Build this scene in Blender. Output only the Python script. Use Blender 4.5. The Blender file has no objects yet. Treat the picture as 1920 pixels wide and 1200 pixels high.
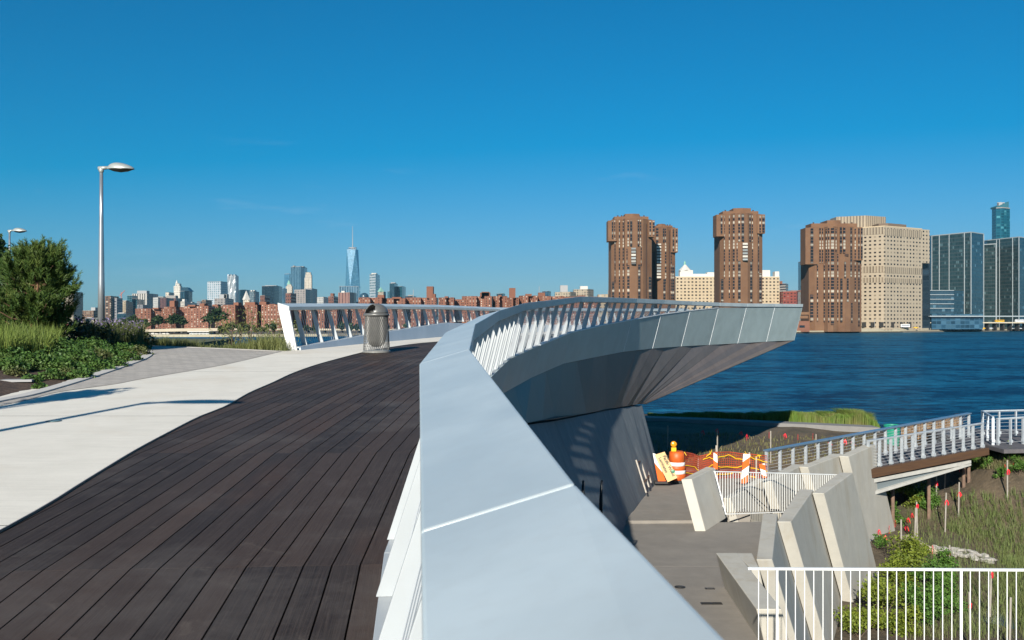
import bpy, math, random
import numpy as np
from mathutils import Vector, Matrix
random.seed(7); rng = np.random.default_rng(7)
R = math.radians
sc = bpy.context.scene
COL = sc.collection
ZC = 10.5            # camera height above the river
F = 1780.0           # focal length in photo pixels
HOR = 604.0
SUN_HEAD, SUN_ALT = 15.0, 24.0   # shadows run 16 degrees right of the view, low morning sun

# ---------------------------------------------------------------- camera, world, sun, exposure
cd = bpy.data.cameras.new('camera'); cam = bpy.data.objects.new('camera', cd); COL.objects.link(cam)
cam.location = (0, 0, ZC); cam.rotation_euler = (R(90), 0, 0)
cd.sensor_width = 36; cd.lens = F / 1920 * 36; cd.shift_y = (HOR - 600) / 1920
cd.clip_start = 0.05; cd.clip_end = 30000
cd.dof.use_dof = True; cd.dof.focus_distance = 22; cd.dof.aperture_fstop = 11
sc.camera = cam
w = bpy.data.worlds.new('World'); sc.world = w; w.use_nodes = True
nt = w.node_tree; nt.nodes.clear()
sky = nt.nodes.new('ShaderNodeTexSky'); sky.sky_type = 'NISHITA'; sky.sun_disc = False
sky.sun_elevation = R(SUN_ALT); sky.sun_rotation = R(180 + SUN_HEAD)
sky.altitude = 0; sky.air_density = 1.0; sky.dust_density = 0.25; sky.ozone_density = 4.5
bg = nt.nodes.new('ShaderNodeBackground'); bg.inputs[1].default_value = 0.084
wo = nt.nodes.new('ShaderNodeOutputWorld')
# faint cirrus wisps over the sky texture
tcw = nt.nodes.new('ShaderNodeTexCoord'); mpw = nt.nodes.new('ShaderNodeMapping'); mpw.inputs['Scale'].default_value = (2.2, 2.2, 15)
mpw.inputs['Rotation'].default_value = (0, R(9), 0); mpw.inputs['Location'].default_value = (.35, 0, .5)
nzw = nt.nodes.new('ShaderNodeTexNoise'); nzw.inputs['Scale'].default_value = 3.2; nzw.inputs['Detail'].default_value = 9; nzw.inputs['Roughness'].default_value = .62
crw = nt.nodes.new('ShaderNodeValToRGB'); crw.color_ramp.elements[0].position = .60; crw.color_ramp.elements[1].position = .95
mxw = nt.nodes.new('ShaderNodeMixRGB'); mxw.inputs[2].default_value = (3.6, 4.6, 5.4, 1)
mlw = nt.nodes.new('ShaderNodeMath'); mlw.operation = 'MULTIPLY'; mlw.inputs[1].default_value = .34
L = nt.links
L.new(tcw.outputs['Generated'], mpw.inputs[0]); L.new(mpw.outputs[0], nzw.inputs[0]); L.new(nzw.outputs[0], crw.inputs[0])
spz = nt.nodes.new('ShaderNodeSeparateXYZ'); L.new(tcw.outputs['Generated'], spz.inputs[0]); mrz = nt.nodes.new('ShaderNodeMapRange'); mrz.inputs[1].default_value = .20; mrz.inputs[2].default_value = .13; L.new(spz.outputs[2], mrz.inputs[0])
mlz = nt.nodes.new('ShaderNodeMath'); mlz.operation = 'MULTIPLY'; L.new(mrz.outputs[0], mlz.inputs[0]); L.new(crw.outputs[0], mlz.inputs[1]); L.new(mlz.outputs[0], mlw.inputs[0]); L.new(mlw.outputs[0], mxw.inputs[0])
tint = nt.nodes.new('ShaderNodeMixRGB'); tint.blend_type = 'MULTIPLY'; tint.inputs[0].default_value = 1; tint.inputs[2].default_value = (.43, .41, .55, 1)
L.new(sky.outputs[0], tint.inputs[1]); spw = nt.nodes.new('ShaderNodeSeparateColor'); cbw = nt.nodes.new('ShaderNodeCombineColor'); sb = nt.nodes.new('ShaderNodeMath'); sb.operation = 'SUBTRACT'; sb.inputs[1].default_value = 1.12
mx0 = nt.nodes.new('ShaderNodeMath'); mx0.operation = 'MAXIMUM'; mx0.inputs[1].default_value = 0
L.new(tint.outputs[0], spw.inputs[0]); L.new(spw.outputs[0], sb.inputs[0]); L.new(sb.outputs[0], mx0.inputs[0]); L.new(mx0.outputs[0], cbw.inputs[0]); L.new(spw.outputs[1], cbw.inputs[1]); L.new(spw.outputs[2], cbw.inputs[2]); L.new(cbw.outputs[0], mxw.inputs[1]); L.new(mxw.outputs[0], bg.inputs[0]); L.new(bg.outputs[0], wo.inputs[0])
sd = bpy.data.lights.new('sun', 'SUN'); so = bpy.data.objects.new('sun', sd); COL.objects.link(so)
sd.energy = 4.15; sd.angle = R(0.5); sd.color = (1.0, .94, .83)
h = R(SUN_HEAD); a = R(SUN_ALT)
sdir = Vector((math.sin(h) * math.cos(a), math.cos(h) * math.cos(a), -math.sin(a)))
so.rotation_euler = sdir.to_track_quat('-Z', 'Y').to_euler()
sc.view_settings.view_transform = 'Standard'; sc.view_settings.look = 'None'
sc.view_settings.gamma = 1; sc.view_settings.exposure = 0.93
sc.cycles.max_bounces = 8

# ---------------------------------------------------------------- helpers
def P(px, py, Y):
    """point seen at photo position px,py when it stands Y metres away"""
    return ((px - 960) / F * Y, Y, ZC - (py - HOR) / F * Y)
def X_(px, Y): return (px - 960) / F * Y
def lerp(a, b, t): return a + (b - a) * t
def tri(q): return tuple(float(c) for c in q)

class M:
    def __init__(s): s.v = []; s.f = []; s.uv = []
    def add(s, vs, fs, uvs=None):
        o = len(s.v); s.v += [tri(q) for q in vs]
        for i, f in enumerate(fs):
            s.f.append(tuple(o + k for k in f)); s.uv.append(uvs[i] if uvs else [(0, 0)] * len(f))
        return s
    def quad(s, a, b, c, d): return s.add([a, b, c, d], [(0, 1, 2, 3)])
    def hexa(s, b, t):      # b, t : four bottom and four top points, same order (counter-clockwise from above)
        return s.add(list(b) + list(t), [(3, 2, 1, 0), (4, 5, 6, 7), (0, 1, 5, 4), (1, 2, 6, 5), (2, 3, 7, 6), (3, 0, 4, 7)])
    def box(s, c, d, rz=0, rx=0, ry=0):
        m = Matrix.Rotation(rz, 3, 'Z') @ Matrix.Rotation(rx, 3, 'X') @ Matrix.Rotation(ry, 3, 'Y'); c = Vector(c)
        p = [c + m @ Vector((x * d[0] / 2, y * d[1] / 2, z * d[2] / 2)) for z in (-1, 1) for x, y in ((-1, -1), (1, -1), (1, 1), (-1, 1))]
        return s.hexa(p[:4], p[4:])
    def prism(s, poly, z0, z1, u0=0):
        A = sum(poly[i][0] * poly[(i + 1) % len(poly)][1] - poly[(i + 1) % len(poly)][0] * poly[i][1] for i in range(len(poly)))
        if A < 0: poly = poly[::-1]
        n = len(poly); vs = [(x, y, z0) for x, y in poly] + [(x, y, z1) for x, y in poly]
        fs = []; uvs = []; u = u0
        for i in range(n):
            j = (i + 1) % n; l = math.dist(poly[i], poly[j])
            fs.append((i, j, n + j, n + i)); uvs.append([(u, z0), (u + l, z0), (u + l, z1), (u, z1)]); u += l
        fs.append(tuple(range(n, 2 * n))); uvs.append([(0, 0)] * n)
        fs.append(tuple(range(n))[::-1]); uvs.append([(0, 0)] * n)
        return s.add(vs, fs, uvs)
    def tube(s, path, r, n=8, cap=True):
        path = [Vector(q) for q in path]; rr = r if isinstance(r, (list, tuple)) else [r] * len(path)
        o = len(s.v); up0 = Vector((0, 0, 1))
        for i, q in enumerate(path):
            d = (path[min(i + 1, len(path) - 1)] - path[max(i - 1, 0)]).normalized()
            up = up0 if abs(d.dot(up0)) < .95 else Vector((1, 0, 0))
            a = d.cross(up).normalized(); b = d.cross(a)
            for k in range(n):
                t = 2 * math.pi * k / n; s.v.append(tri(q + (a * math.cos(t) + b * math.sin(t)) * rr[i]))
        for i in range(len(path) - 1):
            for k in range(n):
                k2 = (k + 1) % n; s.f.append((o + i * n + k, o + i * n + k2, o + (i + 1) * n + k2, o + (i + 1) * n + k)); s.uv.append([(0, 0)] * 4)
        if cap:
            e = o + (len(path) - 1) * n
            s.f.append(tuple(range(o, o + n))[::-1]); s.uv.append([(0, 0)] * n)
            s.f.append(tuple(range(e, e + n))); s.uv.append([(0, 0)] * n)
        return s
    def lathe(s, c, prof, n=24):     # prof: (r, z) list
        o = len(s.v)
        for r, z in prof:
            for k in range(n):
                t = 2 * math.pi * k / n; s.v.append((c[0] + r * math.cos(t), c[1] + r * math.sin(t), c[2] + z))
        for i in range(len(prof) - 1):
            for k in range(n):
                k2 = (k + 1) % n; s.f.append((o + i * n + k, o + i * n + k2, o + (i + 1) * n + k2, o + (i + 1) * n + k)); s.uv.append([(0, 0)] * 4)
        return s
    def mesh(s, name, mat, org=(0, 0, 0), smooth=False):
        me = bpy.data.meshes.new(name)
        me.from_pydata([(x - org[0], y - org[1], z - org[2]) for x, y, z in s.v], [], s.f)
        uvl = me.uv_layers.new(name='UVMap'); k = 0
        flat = [c for f in s.uv for uv in f for c in uv]
        uvl.data.foreach_set('uv', flat)
        if smooth: me.polygons.foreach_set('use_smooth', [True] * len(me.polygons))
        me.materials.append(mat); me.update()
        return me

def tag(o, label, cat, group=None):
    o['label'] = label; o['category'] = cat
    if group: o['group'] = group
    return o
def thing(name, label, cat, loc, group=None):
    o = bpy.data.objects.new(name, None); COL.objects.link(o); o.location = loc; o.empty_display_size = .2
    return tag(o, label, cat, group)
def part(name, m, mat, parent=None, smooth=False, bevel=0, label=None):
    """world-space mesh m becomes a child of parent (an unrotated thing or a part of one)"""
    org = (0, 0, 0); q = parent
    while q is not None: org = tuple(org[i] + q.location[i] for i in range(3)); q = q.parent
    me = m.mesh(name, mat, org, smooth); o = bpy.data.objects.new(name, me); COL.objects.link(o)
    o.parent = parent
    if bevel:
        b = o.modifiers.new('bevel', 'BEVEL'); b.width = bevel; b.segments = 2; b.limit_method = 'ANGLE'; b.angle_limit = R(35)
    if label: o['label'] = label
    return o
def solo(name, m, mat, label, cat, loc, group=None, **k):   # a thing that is one mesh, origin at loc
    me = m.mesh(name, mat, loc, k.get('smooth', False)); o = bpy.data.objects.new(name, me); COL.objects.link(o); o.location = loc
    if k.get('bevel'):
        b = o.modifiers.new('bevel', 'BEVEL'); b.width = k['bevel']; b.segments = 2; b.limit_method = 'ANGLE'; b.angle_limit = R(35)
    return tag(o, label, cat, group)
def struct(name, m, mat, kind='structure', label=None, smooth=False, bevel=0):
    o = part(name, m, mat, None, smooth, bevel); o['kind'] = kind
    if kind == 'stuff' or label:
        o['label'] = label
    return o
def copy_tree(o, parent=None):
    c = o.copy(); COL.objects.link(c); c.parent = parent
    for ch in list(o.children): copy_tree(ch, c)
    return c

# ---------------------------------------------------------------- materials
def newmat(name):
    m = bpy.data.materials.new(name); m.use_nodes = True; n = m.node_tree
    return m, n, n.nodes['Principled BSDF'], n.links
def nd(n, t, **k):
    x = n.nodes.new('ShaderNode' + t)
    for a, b in k.items(): setattr(x, a, b)
    return x
def mth(n, op, a, b=None, c=None):
    x = n.nodes.new('ShaderNodeMath'); x.operation = op
    for i, q in enumerate((a, b, c)):
        if q is None: continue
        if isinstance(q, (int, float)): x.inputs[i].default_value = q
        else: n.links.new(q, x.inputs[i])
    return x.outputs[0]
def mixc(n, f, a, b, mode='MIX'):
    x = n.nodes.new('ShaderNodeMixRGB'); x.blend_type = mode
    for i, q in enumerate((f, a, b)):
        if isinstance(q, (int, float)): x.inputs[i].default_value = q
        elif isinstance(q, tuple): x.inputs[i].default_value = (*q[:3], 1)
        else: n.links.new(q, x.inputs[i])
    return x.outputs[0]
def coords(n, scale=(1, 1, 1), kind='Object', rot=(0, 0, 0)):
    tc = nd(n, 'TexCoord'); mp = nd(n, 'Mapping'); mp.inputs['Scale'].default_value = scale; mp.inputs['Rotation'].default_value = rot
    n.links.new(tc.outputs[kind], mp.inputs[0]); return mp.outputs[0]
def noise(n, vec, scale, detail=5, rough=.6, dist=0):
    x = nd(n, 'TexNoise'); x.inputs['Scale'].default_value = scale; x.inputs['Detail'].default_value = detail
    x.inputs['Roughness'].default_value = rough; x.inputs['Distortion'].default_value = dist
    if vec is not None: n.links.new(vec, x.inputs['Vector'])
    return x.outputs[0]
def ramp(n, fac, lo, hi):
    x = nd(n, 'MapRange'); x.inputs[1].default_value = lo; x.inputs[2].default_value = hi; n.links.new(fac, x.inputs[0]); return x.outputs[0]
def bump(n, h, strength, dist=.02):
    x = nd(n, 'Bump'); x.inputs['Strength'].default_value = strength; x.inputs['Distance'].default_value = dist
    n.links.new(h, x.inputs['Height']); return x.outputs[0]
def simple(name, c1, c2=None, scale=3, rough=.6, metal=0, bmp=0, bscale=30, stretch=(1, 1, 1), dist=.01, c3=None, lo=.35, hi=.65, spec=.5):
    m, n, b, l = newmat(name); c2 = c2 or c1
    v = coords(n, stretch); col = mixc(n, ramp(n, noise(n, v, scale), lo, hi), c1, c2)
    if c3: col = mixc(n, ramp(n, noise(n, v, scale * .23, 6, .65), .52, .68), col, c3)
    l.new(col, b.inputs['Base Color']); b.inputs['Roughness'].default_value = rough; b.inputs['Metallic'].default_value = metal
    b.inputs['Specular IOR Level'].default_value = spec
    if bmp: l.new(bump(n, noise(n, v, bscale, 6), bmp, dist), b.inputs['Normal'])
    return m
def window_mat(name, wall, pu, pv, wu, wv, glass=(.02, .03, .04), blind=(.45, .42, .36), pb=.3, rough=.8, wall2=None, pier=None, grough=.15, metal=0, hband=None):
    m, n, b, l = newmat(name)
    tc = nd(n, 'TexCoord'); sp = nd(n, 'SeparateXYZ'); l.new(tc.outputs['UV'], sp.inputs[0])
    u = mth(n, 'DIVIDE', sp.outputs[0], pu); v = mth(n, 'DIVIDE', sp.outputs[1], pv)
    fu = mth(n, 'ABSOLUTE', mth(n, 'SUBTRACT', mth(n, 'FRACT', u), .5)); fv = mth(n, 'ABSOLUTE', mth(n, 'SUBTRACT', mth(n, 'FRACT', v), .5))
    mk = mth(n, 'MULTIPLY', mth(n, 'LESS_THAN', fu, wu / 2), mth(n, 'LESS_THAN', fv, wv / 2))
    cb = nd(n, 'CombineXYZ'); l.new(mth(n, 'FLOOR', u), cb.inputs[0]); l.new(mth(n, 'FLOOR', v), cb.inputs[1])
    wn = nd(n, 'TexWhiteNoise'); wn.noise_dimensions = '2D'; l.new(cb.outputs[0], wn.inputs['Vector'])
    r = wn.outputs['Value']
    g = mixc(n, mth(n, 'GREATER_THAN', r, 1 - pb), glass, blind)
    g = mixc(n, mth(n, 'MULTIPLY', mth(n, 'FRACT', mth(n, 'MULTIPLY', r, 7.3)), .5), g, (0, 0, 0))
    vv = coords(n, (1, 1, .35), 'Object'); wc = mixc(n, ramp(n, noise(n, vv, .06, 6), .3, .7), wall, wall2 or tuple(c * .78 for c in wall))
    if pier: wc = mixc(n, mth(n, 'LESS_THAN', fu, wu / 2), wc, pier)
    if hband: wc = mixc(n, mth(n, 'GREATER_THAN', fv, wv / 2), wc, hband)
    col = mixc(n, mk, wc, g); l.new(col, b.inputs['Base Color'])
    l.new(mth(n, 'SUBTRACT', rough, mth(n, 'MULTIPLY', mk, rough - grough)), b.inputs['Roughness'])
    b.inputs['Metallic'].default_value = metal
    return m

def zi(xs, ys, t): return float(np.interp(t, xs, ys))
# ================================================================ near materials
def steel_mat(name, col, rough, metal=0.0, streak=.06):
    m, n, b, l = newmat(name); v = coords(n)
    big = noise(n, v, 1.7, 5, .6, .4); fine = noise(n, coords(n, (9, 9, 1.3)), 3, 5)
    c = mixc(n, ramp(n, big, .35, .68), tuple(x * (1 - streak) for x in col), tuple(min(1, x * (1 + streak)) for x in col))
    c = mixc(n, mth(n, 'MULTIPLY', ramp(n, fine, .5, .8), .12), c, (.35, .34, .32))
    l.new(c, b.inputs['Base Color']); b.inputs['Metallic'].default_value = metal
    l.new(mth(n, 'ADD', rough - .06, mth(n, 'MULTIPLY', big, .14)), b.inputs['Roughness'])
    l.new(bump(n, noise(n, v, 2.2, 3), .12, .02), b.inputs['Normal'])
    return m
CAP = steel_mat('painted cap steel', (.47, .53, .55), .36, .1, .09)
POST = steel_mat('painted post steel', (.38, .405, .42), .45, 0)
FASC = steel_mat('grey fascia steel', (.35, .43, .435), .45, .05, .08)
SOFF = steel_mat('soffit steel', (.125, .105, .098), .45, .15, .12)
LIT_EDGE = simple('painted lit edge', (.62, .64, .66), rough=.5)  # pale tone painting sunlit steel edges on the hull
ROD = simple('rod steel', (.52, .54, .56), rough=.4, metal=.3)
GALV = simple('galvanised steel', (.55, .59, .62), (.42, .46, .5), 6, .38, .35)
DARKRAIL = simple('dark handrail', (.015, .017, .02), rough=.35, metal=.4)
WHITE = simple('white painted steel', (.78, .79, .78), (.70, .71, .70), 8, .4)

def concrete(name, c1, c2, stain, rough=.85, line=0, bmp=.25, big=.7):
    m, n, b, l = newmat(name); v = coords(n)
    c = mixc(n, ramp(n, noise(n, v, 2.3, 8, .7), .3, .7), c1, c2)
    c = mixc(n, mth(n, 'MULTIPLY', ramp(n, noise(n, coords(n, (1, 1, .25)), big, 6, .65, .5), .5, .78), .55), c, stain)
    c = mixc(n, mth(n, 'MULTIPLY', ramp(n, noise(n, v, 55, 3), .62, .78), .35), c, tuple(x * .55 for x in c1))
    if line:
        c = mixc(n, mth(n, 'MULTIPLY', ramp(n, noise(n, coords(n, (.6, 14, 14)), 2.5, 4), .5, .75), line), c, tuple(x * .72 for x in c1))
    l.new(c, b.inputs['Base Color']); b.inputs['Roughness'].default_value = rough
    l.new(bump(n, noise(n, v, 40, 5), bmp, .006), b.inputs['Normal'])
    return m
PATHC = concrete('pale path concrete', (.71, .67, .595), (.62, .585, .515), (.50, .41, .30), line=.5)
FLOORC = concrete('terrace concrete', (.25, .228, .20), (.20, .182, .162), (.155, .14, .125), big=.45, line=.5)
WALLC = concrete('board marked concrete', (.36, .36, .35), (.30, .30, .295), (.25, .24, .22))
def board_wall():
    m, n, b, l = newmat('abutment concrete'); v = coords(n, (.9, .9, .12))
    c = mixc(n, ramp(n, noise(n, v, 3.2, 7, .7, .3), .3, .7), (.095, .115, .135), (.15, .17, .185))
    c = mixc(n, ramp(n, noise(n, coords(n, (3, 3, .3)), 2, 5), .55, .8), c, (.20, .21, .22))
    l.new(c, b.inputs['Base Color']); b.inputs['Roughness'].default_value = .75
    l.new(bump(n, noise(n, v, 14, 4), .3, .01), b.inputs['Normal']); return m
ABUT = board_wall()
def fin_concrete():
    m, n, b, l = newmat('fin wall concrete'); v = coords(n)
    c = mixc(n, ramp(n, noise(n, v, 1.6, 8, .7), .3, .7), (.49, .465, .405), (.41, .39, .345))
    c = mixc(n, mth(n, 'MULTIPLY', ramp(n, noise(n, coords(n, (1.5, 1.5, .3)), 1.1, 7, .7, .6), .52, .75), .7), c, (.36, .30, .21))
    c = mixc(n, mth(n, 'MULTIPLY', ramp(n, noise(n, v, 38, 3), .62, .8), .4), c, (.28, .26, .23))
    l.new(c, b.inputs['Base Color']); b.inputs['Roughness'].default_value = .85
    l.new(bump(n, noise(n, v, 26, 6), .35, .008), b.inputs['Normal']); return m
FINC = fin_concrete()

def plank_mat():
    m, n, b, l = newmat('dark weathered decking')
    tc = nd(n, 'TexCoord'); sp = nd(n, 'SeparateXYZ'); l.new(tc.outputs['UV'], sp.inputs[0])
    # uv: u = along the board in metres, v = board number
    cb = nd(n, 'CombineXYZ'); l.new(mth(n, 'MULTIPLY', sp.outputs[0], 1.0), cb.inputs[0]); l.new(mth(n, 'MULTIPLY', sp.outputs[1], 14), cb.inputs[1])
    grain = noise(n, cb.outputs[0], 1.6, 8, .72, 1.2)
    cf = nd(n, 'CombineXYZ'); l.new(mth(n, 'MULTIPLY', sp.outputs[0], 3), cf.inputs[0]); l.new(mth(n, 'MULTIPLY', sp.outputs[1], 60), cf.inputs[1])
    fine = noise(n, cf.outputs[0], 1.5, 6, .7)
    wn = nd(n, 'TexWhiteNoise'); wn.noise_dimensions = '2D'; c2 = nd(n, 'CombineXYZ')
    l.new(mth(n, 'FLOOR', sp.outputs[1]), c2.inputs[1]); l.new(mth(n, 'FLOOR', mth(n, 'MULTIPLY', sp.outputs[0], .32)), c2.inputs[0]); l.new(c2.outputs[0], wn.inputs['Vector'])
    base = mixc(n, wn.outputs['Value'], (.019, .012, .009), (.068, .042, .030))
    base = mixc(n, mth(n, 'MULTIPLY', ramp(n, grain, .42, .68), .8), base, (.092, .066, .052))
    base = mixc(n, mth(n, 'MULTIPLY', ramp(n, fine, .45, .68), .8), base, (.010, .008, .007))
    v = coords(n)
    base = mixc(n, mth(n, 'MULTIPLY', ramp(n, noise(n, v, .9, 7, .7), .50, .72), .6), base, (.10, .084, .074))
    base = mixc(n, mth(n, 'MULTIPLY', ramp(n, noise(n, v, 3.1, 8, .78, 1.5), .57, .76), .6), base, (.135, .108, .088))
    base = mixc(n, mth(n, 'MULTIPLY', ramp(n, noise(n, coords(n, (1, .4, 1)), 1.3, 5), .6, .75), .35), base, (.085, .042, .024))
    l.new(base, b.inputs['Base Color']); l.new(mth(n, 'ADD', .48, mth(n, 'MULTIPLY', fine, .35)), b.inputs['Roughness']); b.inputs['Specular IOR Level'].default_value = .28
    l.new(bump(n, fine, .5, .004), b.inputs['Normal']); return m
PLANK = plank_mat()

# ================================================================ the deck surface (heights relative to the camera)
RY = [-30, 0, 17, 23.2, 32, 44, 60]; RZ = [-1.6, -1.38, -.717, -.43, -.31, -.2, -.2]
LY = [-30, 0, 19.3, 24.3, 30.7, 36.5, 42, 60]; LZ = [-1.6, -1.38, -.627, -.546, -.466, -.46, -.4, -.3]
RAIL = [(.43, -1.6, -.382), (.103, 1.53, -.26), (-.21, 4.72, -.135), (-.30, 7.8, -.015), (-.155, 12, .148), (.239, 17, .344), (.858, 20.1, .474),
        (1.69, 23.2, .63), (2.68, 26, .68), (3.87, 29.3, .73), (5.18, 32.1, .755), (6.61, 34.7, .76), (8.11, 37.0, .76), (9.71, 39.1, .77), (11.43, 41.1, .80), (13.19, 43, .82)]
LEFT = [(-4.74, 20.3, -.627), (-3.80, 24.3, -.546), (-2.19, 30.7, -.466), (-.45, 36.5, -.46), (2.1, 42, -.40), (6.0, 47.5, -.35), (9.4, 50.2, -.30)]
def XR(Y): return zi([p[1] for p in RAIL], [p[0] for p in RAIL], Y) - .36
def XL(Y): return zi([0] + [p[1] for p in LEFT], [-5.0] + [p[0] for p in LEFT], Y)
def zdeck(X, Y):
    s = min(1, max(0, (XR(Y) - X) / max(.5, XR(Y) - XL(Y))))
    if Y < 17: s = 0 if Y < 15 else s * (Y - 15) / 2
    return ZC + lerp(zi(RY, RZ, Y), zi(LY, LZ, Y), s)
def on_deck(px, py):
    lo, hi = 1.0, 60.0
    for _ in range(50):
        Y = (lo + hi) / 2; q = P(px, py, Y)
        if q[2] > zdeck(q[0], Y): lo = Y
        else: hi = Y
    return (q[0], Y, zdeck(q[0], Y))
def smooth_line(pts, n=6):    # Catmull-Rom through plan points
    out = []
    for i in range(len(pts) - 1):
        p0, p1, p2, p3 = pts[max(i - 1, 0)], pts[i], pts[i + 1], pts[min(i + 2, len(pts) - 1)]
        for k in range(n):
            t = k / n
            out.append(tuple(.5 * (2 * p1[j] + (p2[j] - p0[j]) * t + (2 * p0[j] - 5 * p1[j] + 4 * p2[j] - p3[j]) * t * t + (3 * p1[j] - p0[j] - 3 * p2[j] + p3[j]) * t ** 3) for j in (0, 1)))
    out.append(pts[-1][:2]); return out

def frames(pts, side=1):
    """mitred outward normals of a plan polyline"""
    out = []
    for i, p in enumerate(pts):
        ds = []
        if i > 0: ds.append(Vector((p[0] - pts[i - 1][0], p[1] - pts[i - 1][1])).normalized())
        if i < len(pts) - 1: ds.append(Vector((pts[i + 1][0] - p[0], pts[i + 1][1] - p[1])).normalized())
        d = sum(ds, Vector((0, 0))).normalized(); n = Vector((d.y, -d.x)) * side; n /= max(.5, d.dot(ds[0]))
        out.append((Vector(p), Vector((n.x, n.y, 0)), Vector((d.x, d.y, 0))))
    return out
def at_frame(f, u, v): return f[0] + f[1] * u + Vector((0, 0, ZC + v))
FR = frames(RAIL, 1)

# -------- boardwalk planks: rows parallel to the right rail, mitred at its bends
m = M(); PW = .1385; GAP = .0085
base_u = -.405
for i in range(0, 8):
    f0, f1 = FR[i], FR[i + 1]
    for k in range(30):
        ua, ub = base_u - k * PW, base_u - (k + 1) * PW + GAP
        nseg = max(1, int(math.dist(RAIL[i][:2], RAIL[i + 1][:2]) / 1.1))
        for s in range(nseg):
            c = []
            for t, u in ((s / nseg, ub), (s / nseg, ua), ((s + 1) / nseg, ua), ((s + 1) / nseg, ub)):
                q = lerp(f0[0], f1[0], t) + lerp(f0[1], f1[1], t) * u
                dz = 0
                # tiny gap at the mitre line
                if t in (0, 1) : q = q + (f1[0] - f0[0]).normalized() * (.0008 if t == 0 else -.0008)
                c.append((q.x, q.y, zdeck(q.x, q.y) + dz))
            b = [(x, y, z - .04) for x, y, z in c]; y0 = RAIL[i][1] + s * 1.1; u0 = i * 37.7 + s * 1.1
            m.add(b + c, [(4, 5, 6, 7), (0, 1, 5, 4), (1, 2, 6, 5), (2, 3, 7, 6), (3, 0, 4, 7)],
                  [[(u0, k + .1), (u0, k + .9), (u0 + 1.1, k + .9), (u0 + 1.1, k + .1)]] + [[(u0, k + .5)] * 4] * 4)
boardwalk = struct('boardwalk', m, PLANK)
# black joist bed under the planks
m = M()
def deck_strip(m, la, lb, dz, thick=0):
    for i in range(len(la) - 1):
        c = [(*la[i][:2], zdeck(*la[i][:2]) + dz), (*lb[i][:2], zdeck(*lb[i][:2]) + dz), (*lb[i + 1][:2], zdeck(*lb[i + 1][:2]) + dz), (*la[i + 1][:2], zdeck(*la[i + 1][:2]) + dz)]
        if thick: m.hexa([(x, y, z - thick) for x, y, z in c], c)
        else: m.quad(*c)
ys = [-3 + .8 * i for i in range(60)]
deck_strip(m, [(XR(y) - 4.6, y) for y in ys], [(XR(y) - (.02 if y < 22 else .6), y) for y in ys], -.05)
struct('deck_bed', m, simple('deck bed', (.012, .011, .010), rough=.9))

# -------- concrete path beside the planks
bnd_px = [(165, 900), (251, 847.5), (321, 809.6), (373, 783), (423, 763), (466.6, 738), (512, 718), (548, 701), (596, 684), (648.6, 669.5), (682, 661), (730, 652), (825, 641)]
bnd = [(-2.55, -4), (-2.7, 1.5)] + [on_deck(0, 998)[:2]] + [on_deck(*q)[:2] for q in bnd_px]
Yl = bnd[-1][1]; bnd += [(XR(y) - 2.6 - .0 * y, y) for y in (31, 36, 41, 45)]
bnd = [b for i, b in enumerate(bnd) if i == 0 or b[1] > bnd[i - 1][1] + .2]
inner = smooth_line(bnd, 5)
def bx(Y): return zi([q[1] for q in inner], [q[0] for q in inner], Y)
def left_lim(Y): return zi([-4, 19.6, 20.3, 24.3, 30.7, 36.5, 42, 45], [-9, -9, -4.76, -3.8, -2.19, -.45, 2.1, 4.2], Y)
# slabs between saw-cut joints
joints = [-4, -1, 2.2, 5.4] + [on_deck(200, 782)[1], on_deck(450, 698)[1], on_deck(600, 672)[1], 20.2, 23.4, 26.6, 29.8, 33, 36.2, 39.4, 42.6, 45]
m = M()
for a, b in zip(joints[:-1], joints[1:]):
    n = max(2, int((b - a) / .3)); yy = [a + .006 + (b - a - .012) * i / n for i in range(n + 1)]
    for i in range(n):
        cols = 10
        for j in range(cols):
            def q(y, t):
                x = lerp(left_lim(y), bx(y), t); return (x, y, zdeck(x, y) + .012)
            c = [q(yy[i], j / cols), q(yy[i], (j + 1) / cols), q(yy[i + 1], (j + 1) / cols), q(yy[i + 1], j / cols)]
            m.quad(*c)
    # the edge along the planks
    for i in range(n):
        x0, x1 = bx(yy[i]), bx(yy[i + 1]); z0, z1 = zdeck(x0, yy[i]) + .012, zdeck(x1, yy[i + 1]) + .012
        m.quad((x0, yy[i], z0), (x0, yy[i], z0 - .05), (x1, yy[i + 1], z1 - .05), (x1, yy[i + 1], z1))
struct('concrete_path', m, PATHC)
m = M(); deck_strip(m, [(left_lim(y) - .05, y) for y in ys], [(bx(y) - .01, y) for y in ys], -.006)
struct('path_base', m, simple('joint filler', (.14, .13, .12), rough=.9))
# steel edging strip between planks and concrete
m = M(); yy = [-3 + .35 * i for i in range(130)]
deck_strip(m, [(bx(y) - .002, y) for y in yy], [(bx(y) + .006, y) for y in yy], .014, .02)
struct('path_edging', m, simple('edging steel', (.22, .21, .2), rough=.5, metal=.6))

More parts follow.
